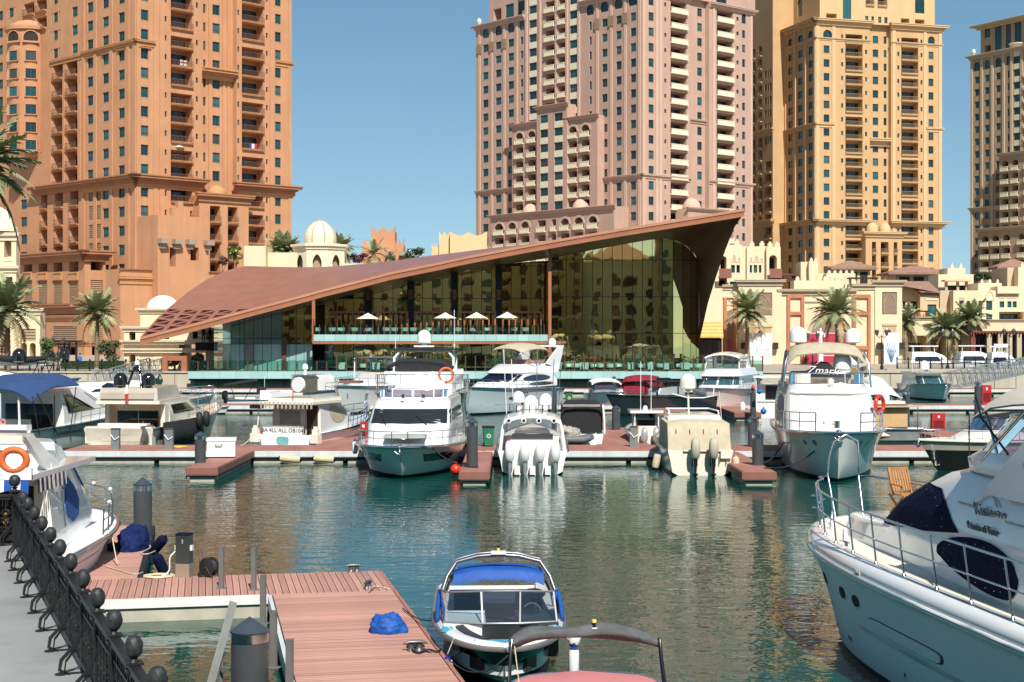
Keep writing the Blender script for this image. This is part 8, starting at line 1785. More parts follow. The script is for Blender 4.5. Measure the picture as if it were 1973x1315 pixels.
dark_hull()
def small_ones():
# small white boat with blue canvas and orange seat
 s=Boat('small white runabout with blue grey canvas and orange seat, left of the dark hull',(PX(1158,126),132),-84,7,2.6,1.4,1.1,'runabout','boat');s.deck();s.box(3,4.4,-.9,.9,1.3,s.z(742,4),'canvas',pm('blue_grey_canvas',(.2,.26,.36),.8));s.box(4.5,5.0,-.8,.8,1.3,s.z(755,5),'seat',pm('orange_seat',(.5,.15,.05),.7));s.bimini(2,5,1.2,1.3,s.z(729,4),CANW,.2,skirt=.05)
 s=Boat('small white tender with rolled navy canopy in front of the second dock, bow right',(PX(374,117),117),8,2.6,1.1,.62,.42,'tender','boat');s.deck();s.tube([(.4,-.45,1.35),(.4,.0,1.42),(.4,.45,1.35)],.12,NAVY,'rolled_canopy',8);s.box(.5,1.5,-.35,.35,.5,.7,'seat',GEL)
 for y in(-.4,.4):s.tube([(.4,y,.4),(.4,y,1.3)],.02,STEEL,'canopy_pole')
 s.outboard(-.1,0,.35,.5,BLACKH);s.antenna(1.6,.2,.6,1.4)
 s=Boat('white open boat with slanting black bimini and black outboards beyond the second dock',(PX(440,126),126),5,5.4,2.2,.95,.75,'open_boat','boat');s.deck();s.box(2.6,5.2,-.9,.9,.8,1.5,'casing',GEL);s.box(.6,2.2,-.8,.8,.8,.95,'seat',GEL)
 b=MB();rows=[[Vector((x,y,2.05+.18*x-.22*max(0,x-1.6)**2*.6-.08*abs(y)))for y in(-.95,0,.95)]for x in(-.3,.5,1.2,1.8,2.4)];b.grid(rows);b.grid([[p-Vector((0,0,.12))for p in r]for r in rows]);b.grid([[r[0]for r in rows],[r[0]-Vector((0,0,.12))for r in rows]]);s.part(b,'bimini',CANB,50)
 for x in(.2,2.2):s.tube([(x*.4+.5,-.9,.8),(x,-.92,2.1)],.03,ANTIB,'bimini_pole')
 for y in(.35,-.35):s.outboard(-.1,y,.75,.8,BLACKH)
 s.box(2.3,3.0,-.5,.5,1.2,1.75,'helm_cover',CANB);s.antenna(2.9,0,1.6,1.0,GEL)
 s=Boat('white express cruiser with radar arch, stern on behind the cabin boat',(PX(552,123.5),123.5),62,10.5,3.4,1.9,1.4,'express_cruiser','boat');s.deck(3,.8);zt=s.z(722,3)
 S=s.stack([(1.5,2.6,8,1.5,1.1,1.8),(zt-.25,2.6,6,1.35,1.0,1.3),(zt,2.2,5.2,1.25,.95,1.)],'cabin',GEL);s.box(2.2,2.55,-1.2,1.2,1.3,zt-.35,'cabin_opening',pm('olive_shade',(.12,.11,.08),.7));s.radome(2.8,.2,s.z(712,3),.24);s.tube([(2.8,.2,zt),(2.8,.2,s.z(712,3))],.14,GEL,'mast',8);b=MB();b.lathe([(0,-.1),(.6,-.1),(.62,.1),(0,.12)],(.9,-.5,2.0),16,0,0,2*pi,Matrix.Rotation(pi/2,3,'Y'));s.part(b,'tender_bottom',GEL,60);s.rail(.3,.6,8);s.antenna(2.4,.9,zt,2.6,ANTIB)
 s=Boat('navy hulled boat shrouded in a pleated white cover right of the big white yacht',bowpos(1699,792,-87,10,.9,113),-87,10,3.6,1.5,1.3,'covered_boat','boat',hull=NAVYH);s.deck();b=MB();rows=[];zt=s.z(724,3);zm=s.z(747,7)
 for i,(x,zz,hw)in enumerate(((.3,zt-.3,1.5),(.6,zt,1.45),(4.2,zt+.05,1.45),(6.6,zm,1.62),(8.6,1.65,1.45))):rows.append([Vector((x+(.05*sin(j*1.9)if i==3 else 0),hw*(2*j/14-1),zz-.25*abs(2*j/14-1)**3))for j in range(15)])
 b.grid(rows)
 for e in(0,-1):b.grid([[r[e]for r in rows],[Vector((r[e].x,r[e].y*1.12,1.3))for r in rows]])
 s.part(b,'boat_cover',CANW,40);s.tube([(1.5,.1,zt),(1.5,.1,s.z(703,2))],.2,GEL,'radar_mast',8);s.radome(1.5,.1,s.z(704,2),.5)
 s=Boat('white cruiser bow on with small windscreen panes and radome, beyond the second dock at right',bowpos(1817,771,-89,10.5,.9,140),-89,10.5,3.7,1.6,1.3,'motor_yacht','yacht',boot=ANTIB);s.deck();z=s.z;S=s.stack([(1.4,1,7.6,1.5,1.3,1.2),(z(742,6),1,6.4,1.5,1.3,1.),(z(724,5),1,5.4,1.4,1.2,.9),(z(718,5),.4,6.2,1.45,1.25,1.)],'cabin',GEL)
 for k in range(3):s.patch(S,S.mid-5.4+3.6*k+.15,S.mid-5.4+3.6*k+3.45,1.05,1.95,MATS['blue_boat_glass'],'windscreen_pane')
 s.radome(3.5,0,z(712,4),.42);s.rail(.4,.6,8);s.antenna(3,-1,z(718,4),2.4);s.anchor()
 s=Boat('small grey open boat with flat beige canopy and tan screens behind the red cabinet',(PX(1790,88),88),186,5.0,1.9,.95,.75,'console_boat','boat',hull=GREYH);s.deck(3.4,.4,GEL);z1=s.z(783,2);s.box(.8,4.2,-1.3,1.3,z1,z1+.05,'canopy',CANE);s.patch(lambda u,v:Vector((1.6+1.9*u,.95,.9+1.05*v)),0,1,0,1,pm('tan_screen',(.55,.36,.17),.7),'side_screen','rect',0);s.patch(lambda u,v:Vector((1.6+1.9*u,.94,1.55+.65*v)),0,1,0,1,pm('brown_screen',(.22,.14,.07),.7),'upper_screen','rect',0)
 for x in(1.0,3.9):
  for y in(-.9,.9):s.tube([(x,y,.7),(x,y,z1)],.03,STEEL,'canopy_pole')
 b=MB();b.box(1.6,3.4,-.6,.6,z1+.05,z1+.3);s.part(b,'roof_basket',GEL);s.radome(2.6,.1,z1+.3,.25)
 s=Boat('small white cabin boat with dark side window glimpsed between sport cruiser and big yacht',(PX(1487,112),112),82,8,2.6,1.4,1.1,'cabin_boat','boat');s.deck(2.4,.6);S=s.stack([(1.1,2,5.5,1.1,.9,1.),(s.z(740,3),2,4.8,1.0,.85,.8)],'cabin',GEL);s.box(1.93,1.99,-.6,.4,1.3,s.z(743,2),'rear_window',BGLASS);s.box(1.0,4.4,-1.3,1.3,s.z(727,3),s.z(724,3),'t_top',GEL);s.tube([(1.2,1.1,1.1),(1.2,1.1,s.z(726,3))],.04,GEL,'t_top_pole');s.tube([(1.2,-1.1,1.1),(1.2,-1.1,s.z(726,3))],.04,GEL,'t_top_pole')
 for px,Y,hd,L,lab in((1742,212,4,13,'low white yacht lying in the basin beyond the railing, left of two'),(1836,216,3,12,'white yacht with flat hardtop in the basin beyond the railing, right of two'),(1895,206,2,9,'white boat with blue cover in the basin near the far right lamp post')):
  s=Boat(lab,(PX(px,Y),Y),hd,L*.72,3.0,2.2,1.8);s.deck();S=s.stack([(2.0,.5,L*.5,1.2,.8,1.5),(3.0,.8,L*.42,1.1,.7,1.2),(3.5,.8,L*.32,1.0,.6,1.)],'cabin',GEL);s.patch(S,S.N-4.2,S.N-.5,.2,.85,BGLASS if px<1890 else NAVY,'side_window');s.box(.4,L*.34,-1.1,1.1,4.2,4.35,'hardtop',GEL);s.tube([(1,-.9,3.3),(1,-.9,4.2)],.06,GEL,'hardtop_pole');s.tube([(L*.3,-.9,3.3),(L*.3,-.9,4.2)],.06,GEL,'hardtop_pole')
small_ones()
def dark_runabout():
 h=208;s=Boat('black hulled sport cruiser with cream deck and black bimini, bow left, behind the near yacht',bowpos(1792,905,h,9.5,.93,69.5),h,9.5,3.0,1.45,1.2,'sport_cruiser','boat',hull=BLACKH,boot=ANTIB,rail=CREAMG,bands=[(.75,pm('taupe_gelcoat',(.42,.38,.31),.2,coat=.5)),(2,BLACKH)]);s.deck(0,.5,CREAMG);z=s.z
 S=s.stack([(1.3,1.4,7.6,1.2,.9,1.6),(1.75,1.4,6.4,1.15,.85,1.3)],'foredeck',CREAMG);zc=1.75
 def SC(u,v):p=S(u,1);return Vector((p.x*(1-.08*v)-.1,p.y,zc+.55*v))
 for k in range(4):s.patch(SC,S.mid-6.5+3.25*k,S.mid-6.5+3.25*k+3.1,0,1,clearglass('navy_tint_screen',(.18,.20,.42),.08)if k==0 else bpy.data.materials['navy_tint_screen'],'screen_pane','rect',0)
 s.tube([SC(S.mid-6.5+.5*k,1)for k in range(27)],.03,ANTIB,'screen_rail');z1=z(793,2.6);s.bimini(.6,4.6,1.3,1.5,z1,CANB,.14,skirt=.12,lr=.035)
 for sd in(1,-1):b=MB();b.ext([(.4,sd*1.25,1.3),(1.5,sd*1.25,1.3),(2.4,sd*1.2,z1-.35),(1.7,sd*1.2,z1-.35)],(0,.06*sd,0));s.part(b,'radar_arch',TAUPE)
 s.rail(.5,.42,7,.1,.018,False);fender(tuple(P3(1806,846,72)),.16,.9,pm('ochre_fender_cloth',(.58,.46,.24),.8,var=.15),TAUPE,'ochre fender at the bow of the black hulled sport cruiser');s.anchor()
dark_runabout()
# ---------------------------------------------------------------- near boats
def side_fn(S,lv):
 """x, z -> point on the port side of a stack"""
 zs=[l[0]for l in lv]
 def f(x,z,sd=1):
  v=0
  for i in range(len(zs)-1):
   if z>=zs[i]:v=i+min(1,(z-zs[i])/max(1e-6,zs[i+1]-zs[i]))
  lo,hi=0.,S.mid
  for _ in range(24):
   m=(lo+hi)/2
   if S(m,v).x<x:lo=m
   else:hi=m
  p=S(lo,v);return Vector((x,p.y*sd,z))
 return f
def near_yacht():
 h=98;L=17;T=Vector((7.5,35.0));pos=T-Vector((cos(radians(h)),sin(radians(h))))*L
 NG=pm('near_gelcoat',(.82,.82,.80),.38,var=.04,scale=.5,streak=.08,spec=.35,dirt=.9,dirtcol=(.70,.68,.63));s=Boat('large white motor yacht in the right foreground with navy canvas window covers and bow rails',pos,h,L,4.5,1.8,1.72,hull=NG,boot=ANTIB,full=2.9,q=.5,rake=.055,chine=.94,rail=GEL,cp=4.2);n=40;tt=[k/n for k in range(n+1)]
 def G(t,o,z,sd):p=s.S(t,0,sd);q=s.S(min(1,t+.01),0,sd)-s.S(max(0,t-.01),0,sd);nn=Vector((q.y,-q.x,0)).normalized()*(1 if sd<0 else-1);r=p+nn*o;r.y=max(.0,r.y*sd)*sd;return r+Vector((0,0,z))
 prof=[(.02,.02),(.05,.09),(.03,.18),(-.05,.26),(-.16,.30),(-.30,.29),(-.34,.26)]
 b=MB()
 for sd in(1,-1):b.grid([[G(t,o,z,sd)for t in tt]for o,z in prof])
 s.part(b,'gunwale',GEL,60)
 b=MB();b.grid([[G(t,-.33,.265,1)for t in tt],[G(t,-.33,.27,-1)for t in tt]]);s.part(b,'deck',DECKM)
 for k,nm,o,r,m in((0,'rub_rail',.05,.045,GEL),(0,'rub_strip',.075,.018,STEEL)):b=MB();[b.tube([G(t,o,.02,sd)for t in tt],r,6)for sd in(1,-1)];s.part(b,nm,m,60)
 lv=[(2.0,1,15.3,1.62,1.15,2.4),(2.42,1,14.9,1.58,1.1,2.3),(2.52,1,12.6,1.56,1.22,1.6),(3.0,1,11.8,1.5,1.18,1.5),(3.42,1,10.8,1.42,1.05,1.4),(3.72,1,9.9,1.34,.98,1.4),(3.88,1,9.0,1.22,.9,1.3),(3.95,1,8.0,1.0,.7,1.)]
 S=s.stack(lv,'cabin',GEL,9,True,50);f=side_fn(S,lv)
 def crom(P,i,f_):
  n_=len(P);a_,b_,c_,d_=(P[(i+j)%n_]for j in(-1,0,1,2));return tuple(.5*(2*b_[m]+(c_[m]-a_[m])*f_+(2*a_[m]-5*b_[m]+4*c_[m]-d_[m])*f_**2+(3*b_[m]-a_[m]-3*c_[m]+d_[m])*f_**3)for m in(0,1))
 def xz(poly,mat,name,off=.025,smooth_=False):
  cx=sum(p[0]for p in poly)/len(poly);cz=sum(p[1]for p in poly)/len(poly);b=MB();rows=[];e=[]
  Q=[]
  for i,p in enumerate(poly):q=poly[(i+1)%len(poly)];Q+=[crom(poly,i,k/5)if smooth_ else(p[0]+(q[0]-p[0])*k/5,p[1]+(q[1]-p[1])*k/5)for k in range(5)]
  for sc in(1,.8,.6,.4,.2,.01):rows.append([f(cx+(x-cx)*sc,cz+(z-cz)*sc)+Vector((0,off*(1 if sc<1 else .6),off*.3))for x,z in Q])
  b.grid([[p-Vector((0,.03,0))for p in rows[0]]]+rows,0,True);o=s.part(b,name,mat,60)
  b=MB();b.tube(rows[0],.012,5,0,True);put('hem',b.mesh('hem',mat,60),o);b=MB()
  for p in rows[1][::3]:b.lathe([(.012,-.006),(.012,.006)],tuple(p.lerp(rows[0][0],0)+Vector((0,.012,0))),5)
  k=put('stud',b.mesh('stud',STEEL),o);k['kind']='stuff';return o
 xz([(12.3,2.55),(11.9,2.9),(11.2,3.3),(10.75,3.42),(10.0,3.47),(9.35,3.45),(8.9,3.2),(8.15,2.84),(9.5,2.7),(11.0,2.6)],NAVY,'windscreen_cover')
 xz([(9.05,2.42),(8.7,2.62),(8.1,2.76),(7.3,2.83),(6.6,2.80),(6.0,2.65),(5.75,2.4),(5.9,2.12),(6.4,2.05),(7.2,2.08),(8.2,2.2),(8.8,2.33)],NAVY,'side_window_cover',.025,True)
 s.patch(S,S.mid-6.5,S.mid+6.5,2.1,3.95,NAVY,'front_windscreen_cover','rect',.03)
 def label(txt,size,x,z,mat,shear=.2):
  p=f(x,z);q=f(x,z+.1)-f(x,z-.1);lean=atan2(-(q.y),q.z);return text_part('lettering',txt,size,mat,s.t,(x,p.y+.035,z),(pi/2+lean,0,pi),.012,'CENTER',shear)
 CHR=pm('chrome_letters',(.45,.44,.42),.15,1.0)
 label('Kismeto',.34,7.1,3.3,CHR,.35);label('Prince of Time',.19,7.15,3.03,pm('dark_chrome',(.16,.165,.17),.25,.8),.1)
 for x0,x1,z in((7.75,8.4,3.33),(5.75,6.4,3.24)):b=MB();b.bar(f(x0,z)+Vector((0,.04,0)),f(x1,z)+Vector((0,.04,0)),.02,.035);s.part(b,'lettering_flourish',CHR)
 b=MB();P=[f(7.75-.9*k/10,3.36+.2*sin(pi*k/11))+Vector((0,.04,0))for k in range(11)];b.tube(P,.016,5);s.part(b,'lettering_flourish',CHR,60)
 CANE2=pm('pale_beige_canvas',(.60,.55,.45),.85,var=.06,scale=2,bump=.01,bscale=3)
 lc=[(3.85,1,9.1,1.35,1.0,1.4),(4.05,1,9.2,1.36,1.0,1.5),(4.22,1,8.7,1.3,.95,1.4)]
 C=s.stack(lc,'flybridge_coaming',GEL,8,True,50)
 def SC(u,v):p=C(u,2);return Vector((p.x-1.0*v*(1 if p.x>3 else .3),p.y*(1-.05*v),p.z+.62*v))
 PT=clearglass('plum_screen',(.45,.42,.58),.12)
 for k in range(5):s.patch(SC,C.mid-8+3.2*k+.05,C.mid-8+3.2*k+3.15,0,1,PT,'screen_pane','rect',0)
 s.tube([SC(C.mid-8+k*.5,1)for k in range(33)],.025,STEEL,'screen_rail')
 for sd in(1,-1):
  b=MB();b.ext([(7.0,sd*1.40,3.62),(5.5,sd*1.36,4.62),(1.2,sd*1.36,4.62),(1.2,sd*1.42,3.62)],(0,-.12*sd,0));s.part(b,'flybridge_wing',GEL)
 text_part('lettering','40 T',.38,CHR,s.t,(5.2,1.42,4.2),(pi/2,0,pi),.01,'CENTER',.2)
 s.seat(5.6,.4,4.0,1.0,.5,CUSH,-1,.4);s.box(6.4,7.0,-1.0,-.2,4.0,4.6,'helm_console',GEL)
 z1=5.58;s.bimini(1.2,7.4,1.42,4.2,z1,CANE2,.30,legs=False,skirt=.12,thick=.03)
 for sd in(1,-1):
  s.tube([(7.3,sd*1.38,z1-.5),(6.9,sd*1.36,4.9),(6.6,sd*1.32,4.28)],.026,STEEL,'bimini_pole');s.tube([(4.9,sd*1.48,z1-.30),(5.9,sd*1.42,4.75),(7.2,sd*1.32,4.12)],.026,STEEL,'bimini_pole');s.tube([(7.2,sd*1.4,z1-.42),(7.0,sd*1.4,z1-.75),(6.2,sd*1.33,4.3)],.02,BLACKH,'bimini_strap')
 b=MB();b.box(9.4,9.56,-.06,.1,3.5,3.66);s.part(b,'deck_light',CREAMG)
 s.patch(S,S.mid-2.0,S.mid+3.8,5.15,6.6,pm('smoked_hatch',(.10,.12,.15),.1,coat=.5),'roof_hatch','round',.02)
 s.tube([f(8.9,3.5)+Vector((0,-.3,.4)),f(8.9,3.5)+Vector((0,-.3,1.3))],.012,ANTIB,'antenna')
 HR=.86
 def RT(t,hgt,sd,lean=.30):p=G(t,-.22,.29,sd);return p+Vector((lean*hgt,0,hgt))
 tr=[.03+(.968-.03)*k/40 for k in range(41)]
 for hgt,r in((HR,.022),(HR*.5,.016)):
  b=MB()
  for sd in(1,-1):b.tube([RT(t,hgt,sd)for t in tr],r,8)
  s.part(b,'bow_rail',STEEL,60)
 for t in(.06,.13,.205,.28,.36,.435,.515,.595,.675,.75,.82,.885,.94):
  for sd in(1,-1):p=RT(t,0,sd);b=MB();b.tube([p,p+Vector((.0,0,.05)),RT(t,HR,sd)],.018,8);b.lathe([(.045,0),(.04,.02),(.02,.05)],tuple(p),8);s.part(b,'stanchion',STEEL,60)
 a=RT(.968,HR,1);c=RT(.968,HR,-1);w=.36
 b=MB();b.tube([RT(.968,HR,1),Vector((17.0,.62,2.95)),Vector((17.15,w,2.95)),Vector((17.1,w*.98,3.35)),Vector((17.0,w*.8,3.75)),Vector((16.95,0,3.9)),Vector((17.0,-w*.8,3.75)),Vector((17.1,-w*.98,3.35)),Vector((17.15,-w,2.95)),Vector((17.0,-.62,2.95)),RT(.968,HR,-1)],.024,8)
 for sg in(1,-1):b.tube([(17.15,sg*w,2.95),(16.75,sg*w*.9,2.06)],.022,8)
 s.part(b,'pulpit',STEEL,60)
 for zz in(.3,.55):b=MB();q_=RT(.93,zz,1);b.tube([q_+Vector((-.12,-.05,0)),q_+Vector((0,.16,0)),q_+Vector((.16,.06,0))],.03,6);s.part(b,'anchor_roller',STEEL,60)
 for t in(.93,.885,.77):p=G(t,-.45,.27,1);b=MB();b.raw([(p.x-.09,p.y-.05,p.z),(p.x+.09,p.y-.05,p.z),(p.x,p.y-.05,p.z+.28),(p.x-.09,p.y+.02,p.z),(p.x+.09,p.y+.02,p.z),(p.x,p.y+.0,p.z+.28)],[(0,1,2),(3,5,4),(0,3,4,1),(1,4,5,2),(2,5,3,0)]);s.part(b,'fairlead',GEL)
 p=G(.72,-.3,.3,1);b=MB();b.box(p.x-.02,p.x+.02,p.y-.03,p.y+.03,p.z,p.z+.08);b.box(p.x-.12,p.x+.12,p.y-.02,p.y+.02,p.z+.07,p.z+.1);s.part(b,'cleat',POSTM)
 for t,k in((.90,.62),(.80,.62),(.695,.62),(.64,.62)):
  dt,dk_=.0125,.13;s.hpatch(t-dt*1.25,t+dt*1.25,k-dk_*1.2,k+dk_*1.2,1,STEEL,'porthole_ring','oval',.012);s.hpatch(t-dt,t+dt,k-dk_,k+dk_,1,DARKIN,'porthole','oval',.02)
 s.hpatch(.0,.95,1.12,1.22,1,pm('grey_hull_stripe',(.40,.43,.43),.3),'hull_stripe','rect',.012)
 s.hpatch(.40,.60,.78,1.06,1,pm('panel_shadow_gap',(.05,.04,.035),.6),'recess_gap','round',.012);s.hpatch(.405,.597,.80,1.04,1,NG,'recess_panel','round',.03)
 for t,k,m in((.84,.18,3),(.6,.2,3)):
  for q in range(m):s.patch(lambda u,v,t=t,q=q:G(t+.0055*q+.0025*u,.055-.0*v,.06+.1*v,1),0,1,0,1,TAUPE,'vent_slot','rect',.01)
 for t in(.78,.70,.694,.688,.5):s.hpatch(t,t+.004,1.62,1.72,1,BLACKH,'drain','oval',.01)
 t=thing('folding_chair','folding teak deck chair standing on the foredeck of the near yacht','chair',(s.t.location.x,s.t.location.y,0));TK=pm('teak_slat',(.42,.19,.06),.5,var=.2,scale=8)
 R_=Matrix.Rotation(s.h,4,'Z');base=R_@Vector((13.65,-.05,2.5));t.location=(s.t.location.x+base.x,s.t.location.y+base.y,2.5);t.rotation_euler=(0,0,.35);t.scale=(.92,.92,.92)
 for sx in(-1,1):
  b=MB();b.bar((sx*.24,-.25,0),(sx*.24,.28,.42),.03,.045);b.build('leg',TK,t);b=MB();b.bar((sx*.21,.28,0),(sx*.21,-.25,.42),.03,.045);b.build('leg',TK,t)
  b=MB();b.bar((sx*.24,.12,.40),(sx*.24,.34,1.0),.03,.045);b.build('back_post',TK,t);b=MB();b.bar((sx*.27,-.28,.64),(sx*.27,.24,.66),.05,.025);b.bar((sx*.27,-.24,.42),(sx*.27,-.24,.64),.03);b.build('armrest',TK,t)
 for k in range(6):b=MB();b.box(-.24,.24,-.26+k*.075,-.2+k*.075,.425,.445);b.build('slat',TK,t)
 for k in range(7):x=-.2+k*.066;b=MB();b.bar((x,.15,.5),(x,.335,.97),.042,.015);b.build('slat',TK,t)
 b=MB();b.bar((-.26,.335,.98),(.26,.335,.98),.03,.06);b.build('top_rail',TK,t)
near_yacht()
def near_runabout():
 h=-87.5;L=6.7;bow=Vector((-.12,26.6));pos=bow-Vector((cos(radians(h)),sin(radians(h))))*L
 s=Boat('black and white bowrider with bright blue bimini and wakeboard tower beside the near dock',pos,h,L,2.5,.80,.78,'bowrider','boat',hull=GEL,boot=ANTIB,full=2.9,q=.5,rake=.05,chine=.84,rail=POSTM,cp=3.,bands=[(.14,GEL),(1.05,BLACKH),(2,pm('flake_silver',(.40,.45,.44),.3,.2,var=.25,scale=30))]);n=40;tt=[k/n for k in range(n+1)]
 hi=lambda t:max(.02,s.half(t)-.26)
 b=MB()
 for sd in(1,-1):b.grid([[s.S(t,0,sd)for t in tt],[Vector((L*t-(.05 if t>.9 else 0),sd*max(0,s.half(t)-.12),s.zs(t)+.07))for t in tt],[Vector((L*t-.22*max(0,(t-.85)/.15),sd*hi(t),s.zs(t)+.05))for t in tt],[Vector((L*t-.24*max(0,(t-.85)/.15),sd*hi(t),.26))for t in tt]])
 s.part(b,'gunwale',GEL,50);b=MB();b.grid([[Vector((L*t*.96,sd*hi(t),.27))for t in tt]for sd in(1,-1)]);s.part(b,'cockpit_floor',pm('grey_carpet',(.12,.13,.14),.9))
 DS=pm('charcoal_vinyl',(.035,.036,.04),.45,var=.1);LS=pm('silver_vinyl',(.42,.43,.44),.5);AQ=pm('aqua_vinyl',(.05,.33,.5),.5)
 for sd in(1,-1):
  b=MB();rows=[[Vector((x,sd*(hi(x/L)-o),z))for x in[4.95+k*.16 for k in range(9)]]for o,z in((.02,.3),(.02,.86),(.16,.88),(.2,.62))];b.grid(rows);s.part(b,'bow_backrest',DS,60);b=MB();rows=[[Vector((x,sd*(hi(x/L)-o),z))for x in[4.95+k*.16 for k in range(9)]]for o,z in((.16,.6),(.5,.6),(.52,.3))];b.grid(rows);s.part(b,'bow_cushion',LS,50)
 s.box(5.9,6.2,-.42,.42,.3,.62,'bow_step',DS);s.box(6.2,6.3,-.36,.36,.76,.85,'bow_pad',AQ)
 for sd in(1,-1):s.box(5.0,5.35,sd*.98-.1,sd*.98+.1,.82,.86,'aqua_pad',AQ)
 for y0,y1 in((.28,1.05),(-1.05,-.28)):b=MB();b.raw([(4.2,y0,.27),(4.9,y0,.27),(4.9,y1,.27),(4.2,y1,.27),(4.1,y0,.98),(4.95,y0,.88),(4.95,y1,.88),(4.1,y1,.98)],[(0,3,2,1),(0,1,5,4),(1,2,6,5),(2,3,7,6),(3,0,4,7),(4,5,6,7)]);s.part(b,'dash_console',GEL if y0<0 else DS)
 top=[(3.65,1.12,1.30),(4.55,.98,1.40),(4.72,.36,1.44),(4.72,-.36,1.44),(4.55,-.98,1.40),(3.65,-1.12,1.30)];bot=[(3.55,1.16,.88),(4.85,1.02,.90),(5.0,.34,.90),(5.0,-.34,.90),(4.85,-1.02,.90),(3.55,-1.16,.88)]
 WS=clearglass('clear_windscreen',(.66,.74,.76),.08)
 for k in range(5):b=MB();b.face([bot[k],bot[k+1],top[k+1],top[k]]);s.part(b,'windscreen_pane',WS)
 FR=pm('alloy_frame',(.13,.14,.15),.4,.3)
 for k in range(6):b=MB();b.bar(bot[k],top[k],.028);s.part(b,'windscreen_post',FR)
 b=MB();b.tube(top,.022,6);s.part(b,'windscreen_rail',FR,50);b=MB();b.tube(bot,.022,6);s.part(b,'windscreen_sill',FR,50)
 b=MB();b.face([(5.0,.34,.3),(5.0,-.34,.3),(5.0,-.34,.89),(5.0,.34,.89)]);s.part(b,'walkthrough_door',pm('smoked_door',(.03,.035,.038),.2))
 for sd in(1,-1):b=MB();b.tube([(3.6,sd*1.12,1.28),(4.0,sd*1.16,1.05),(4.4,sd*1.16,.86)],.045,8);s.part(b,'blue_strap',BLUE,60)
 b=MB();b.lathe([(0,-.02),(.22,0),(0,.02)],(4.5,.62,1.36),14,0,0,2*pi,Matrix.Rotation(.3,3,'Y'));s.part(b,'mirror',BLACKH)
 for y in(.6,-.6):s.seat(2.9,y,.3,.5,.5,DS,-1,.38)
 b=MB();b.tube([(2.75,y,.75)for y in(-.85,-.4,.4,.85)],.14,10);s.part(b,'rear_bolster',DS,60);s.box(.5,1.7,-.95,.95,.3,.78,'sun_pad',pm('navy_vinyl_pad',(.02,.03,.06),.5));s.box(-.35,.1,-1.05,1.05,.28,.36,'swim_platform',POSTM)
 s.ring((3.95,.62,.92),.17,DS,(.9,0,.5),'steering_wheel',.02)
 for dx,r in((0,.036),(-.35,.026)):
  P=[(3.85+dx*2.2,1.15,.85),(3.75+dx*1.6,1.10,1.2),(3.55+dx,.98,1.54),(3.45+dx,.80,1.80)];Q=[(3.43+dx,.40,1.90),(3.43+dx,0,1.93),(3.43+dx,-.40,1.90)]
  b=MB();b.tube(P+Q+[(x,-y,z)for x,y,z in P[::-1]],r,8);s.part(b,'tower_tube',pm('tower_alloy',(.20,.21,.23),.35,.7),60)
 for sd in(1,-1):
  b=MB()
  for f_ in(.3,.6,.9):b.tube([(3.8-.35*f_,sd*(1.13-.3*f_),.9+f_*.95),(3.3-.5*f_,sd*(1.1-.3*f_),.85+f_*1.05)],.02,5)
  b.tube([(3.4,sd*1.0,1.2),(3.0,sd*.8,1.62)],.02,5);s.part(b,'tower_brace',POSTM,60)
 s.box(3.36,3.5,-.14,.14,1.94,2.0,'light_mount',GEL);s.tube([(3.43,0,1.98),(3.43,0,2.06)],.03,pm('nav_light',(.7,.6,.2),.3),'navigation_light');s.tube([(3.43,0,2.06),(3.43,0,2.10)],.026,BLACKH,'light_cap')
 b=MB();rows=[]
 for i in range(9):
  f_=i/8;x=2.95+.67*f_;rows.append([Vector((x,.86*(2*j/14-1),1.70-.10*abs(2*j/14-1)**3-.05*sin(pi*f_*3)**2*.4))for j in range(15)])
 rows.append([p+Vector((.07,0,-.05))for p in rows[-1]]);rows.append([p+Vector((.05,0,-.15-.012*sin(j*2.3)))for j,p in enumerate(rows[-1])]);b.grid(rows);b.grid([[p-Vector((0,0,.012))for p in r]for r in rows]);s.part(b,'bimini',BLUE,60)
 for sd in(1,-1):s.tube([(3.6,sd*.84,1.56),(3.3,sd*1.0,1.25),(3.0,sd*1.08,.85)],.014,POSTM,'bimini_pole');s.tube([(2.97,sd*.84,1.58),(2.9,sd*1.05,1.1),(3.0,sd*1.08,.85)],.014,POSTM,'bimini_pole')
 text_part('lettering','STYLINE',.085,pm('grey_letters',(.12,.13,.14),.4),s.t,(5.35,-1.12,.745),(pi/2,0,radians(10)),.002)if 0 else None
 def lp(x,y,z):c_,q=cos(s.h),sin(s.h);return(s.pos.x+x*c_-y*q,s.pos.y+x*q+y*c_,z)
 fender(lp(6.05,-.98,.52),.095,.52,FW,FB,'white fender with navy ends between near dock and bowrider',(0,.0),line=lp(5.9,-.85,.86));fender(lp(5.75,1.26,.62),.095,.55,FW,FB,'white fender with navy ends at the right side of the bowrider',(0,0),line=lp(5.6,1.0,.88));fender(lp(5.2,1.35,.80),.11,.3,FW,FB,'short white ball fender behind the right hand fender of the bowrider',(0,.2))
 rope('dark mooring rope from bowrider bow looping to the wound cleat on the dock',sag(lp(6.3,-.5,.86),on_dock(815,1250,.56),.22),.014,ROPEB);rope('black mooring rope drooping across the bow of the bowrider',[lp(6.2,.35,.88),lp(6.62,.1,.7),lp(6.72,-.25,.45),lp(6.6,-.62,.38),lp(6.25,-.95,.5)],.014,ROPEB);rope('dark mooring rope from bowrider stern to the dock edge',sag(lp(4.0,-1.2,.8),on_dock(776,1172,.55),.1),.013,ROPEB)
 fender((on_dock(781,1175)[0]+.12,on_dock(781,1175)[1],.42),.13,.45,FC,FC,'cream fender at the dock edge behind the bowrider')
near_runabout()
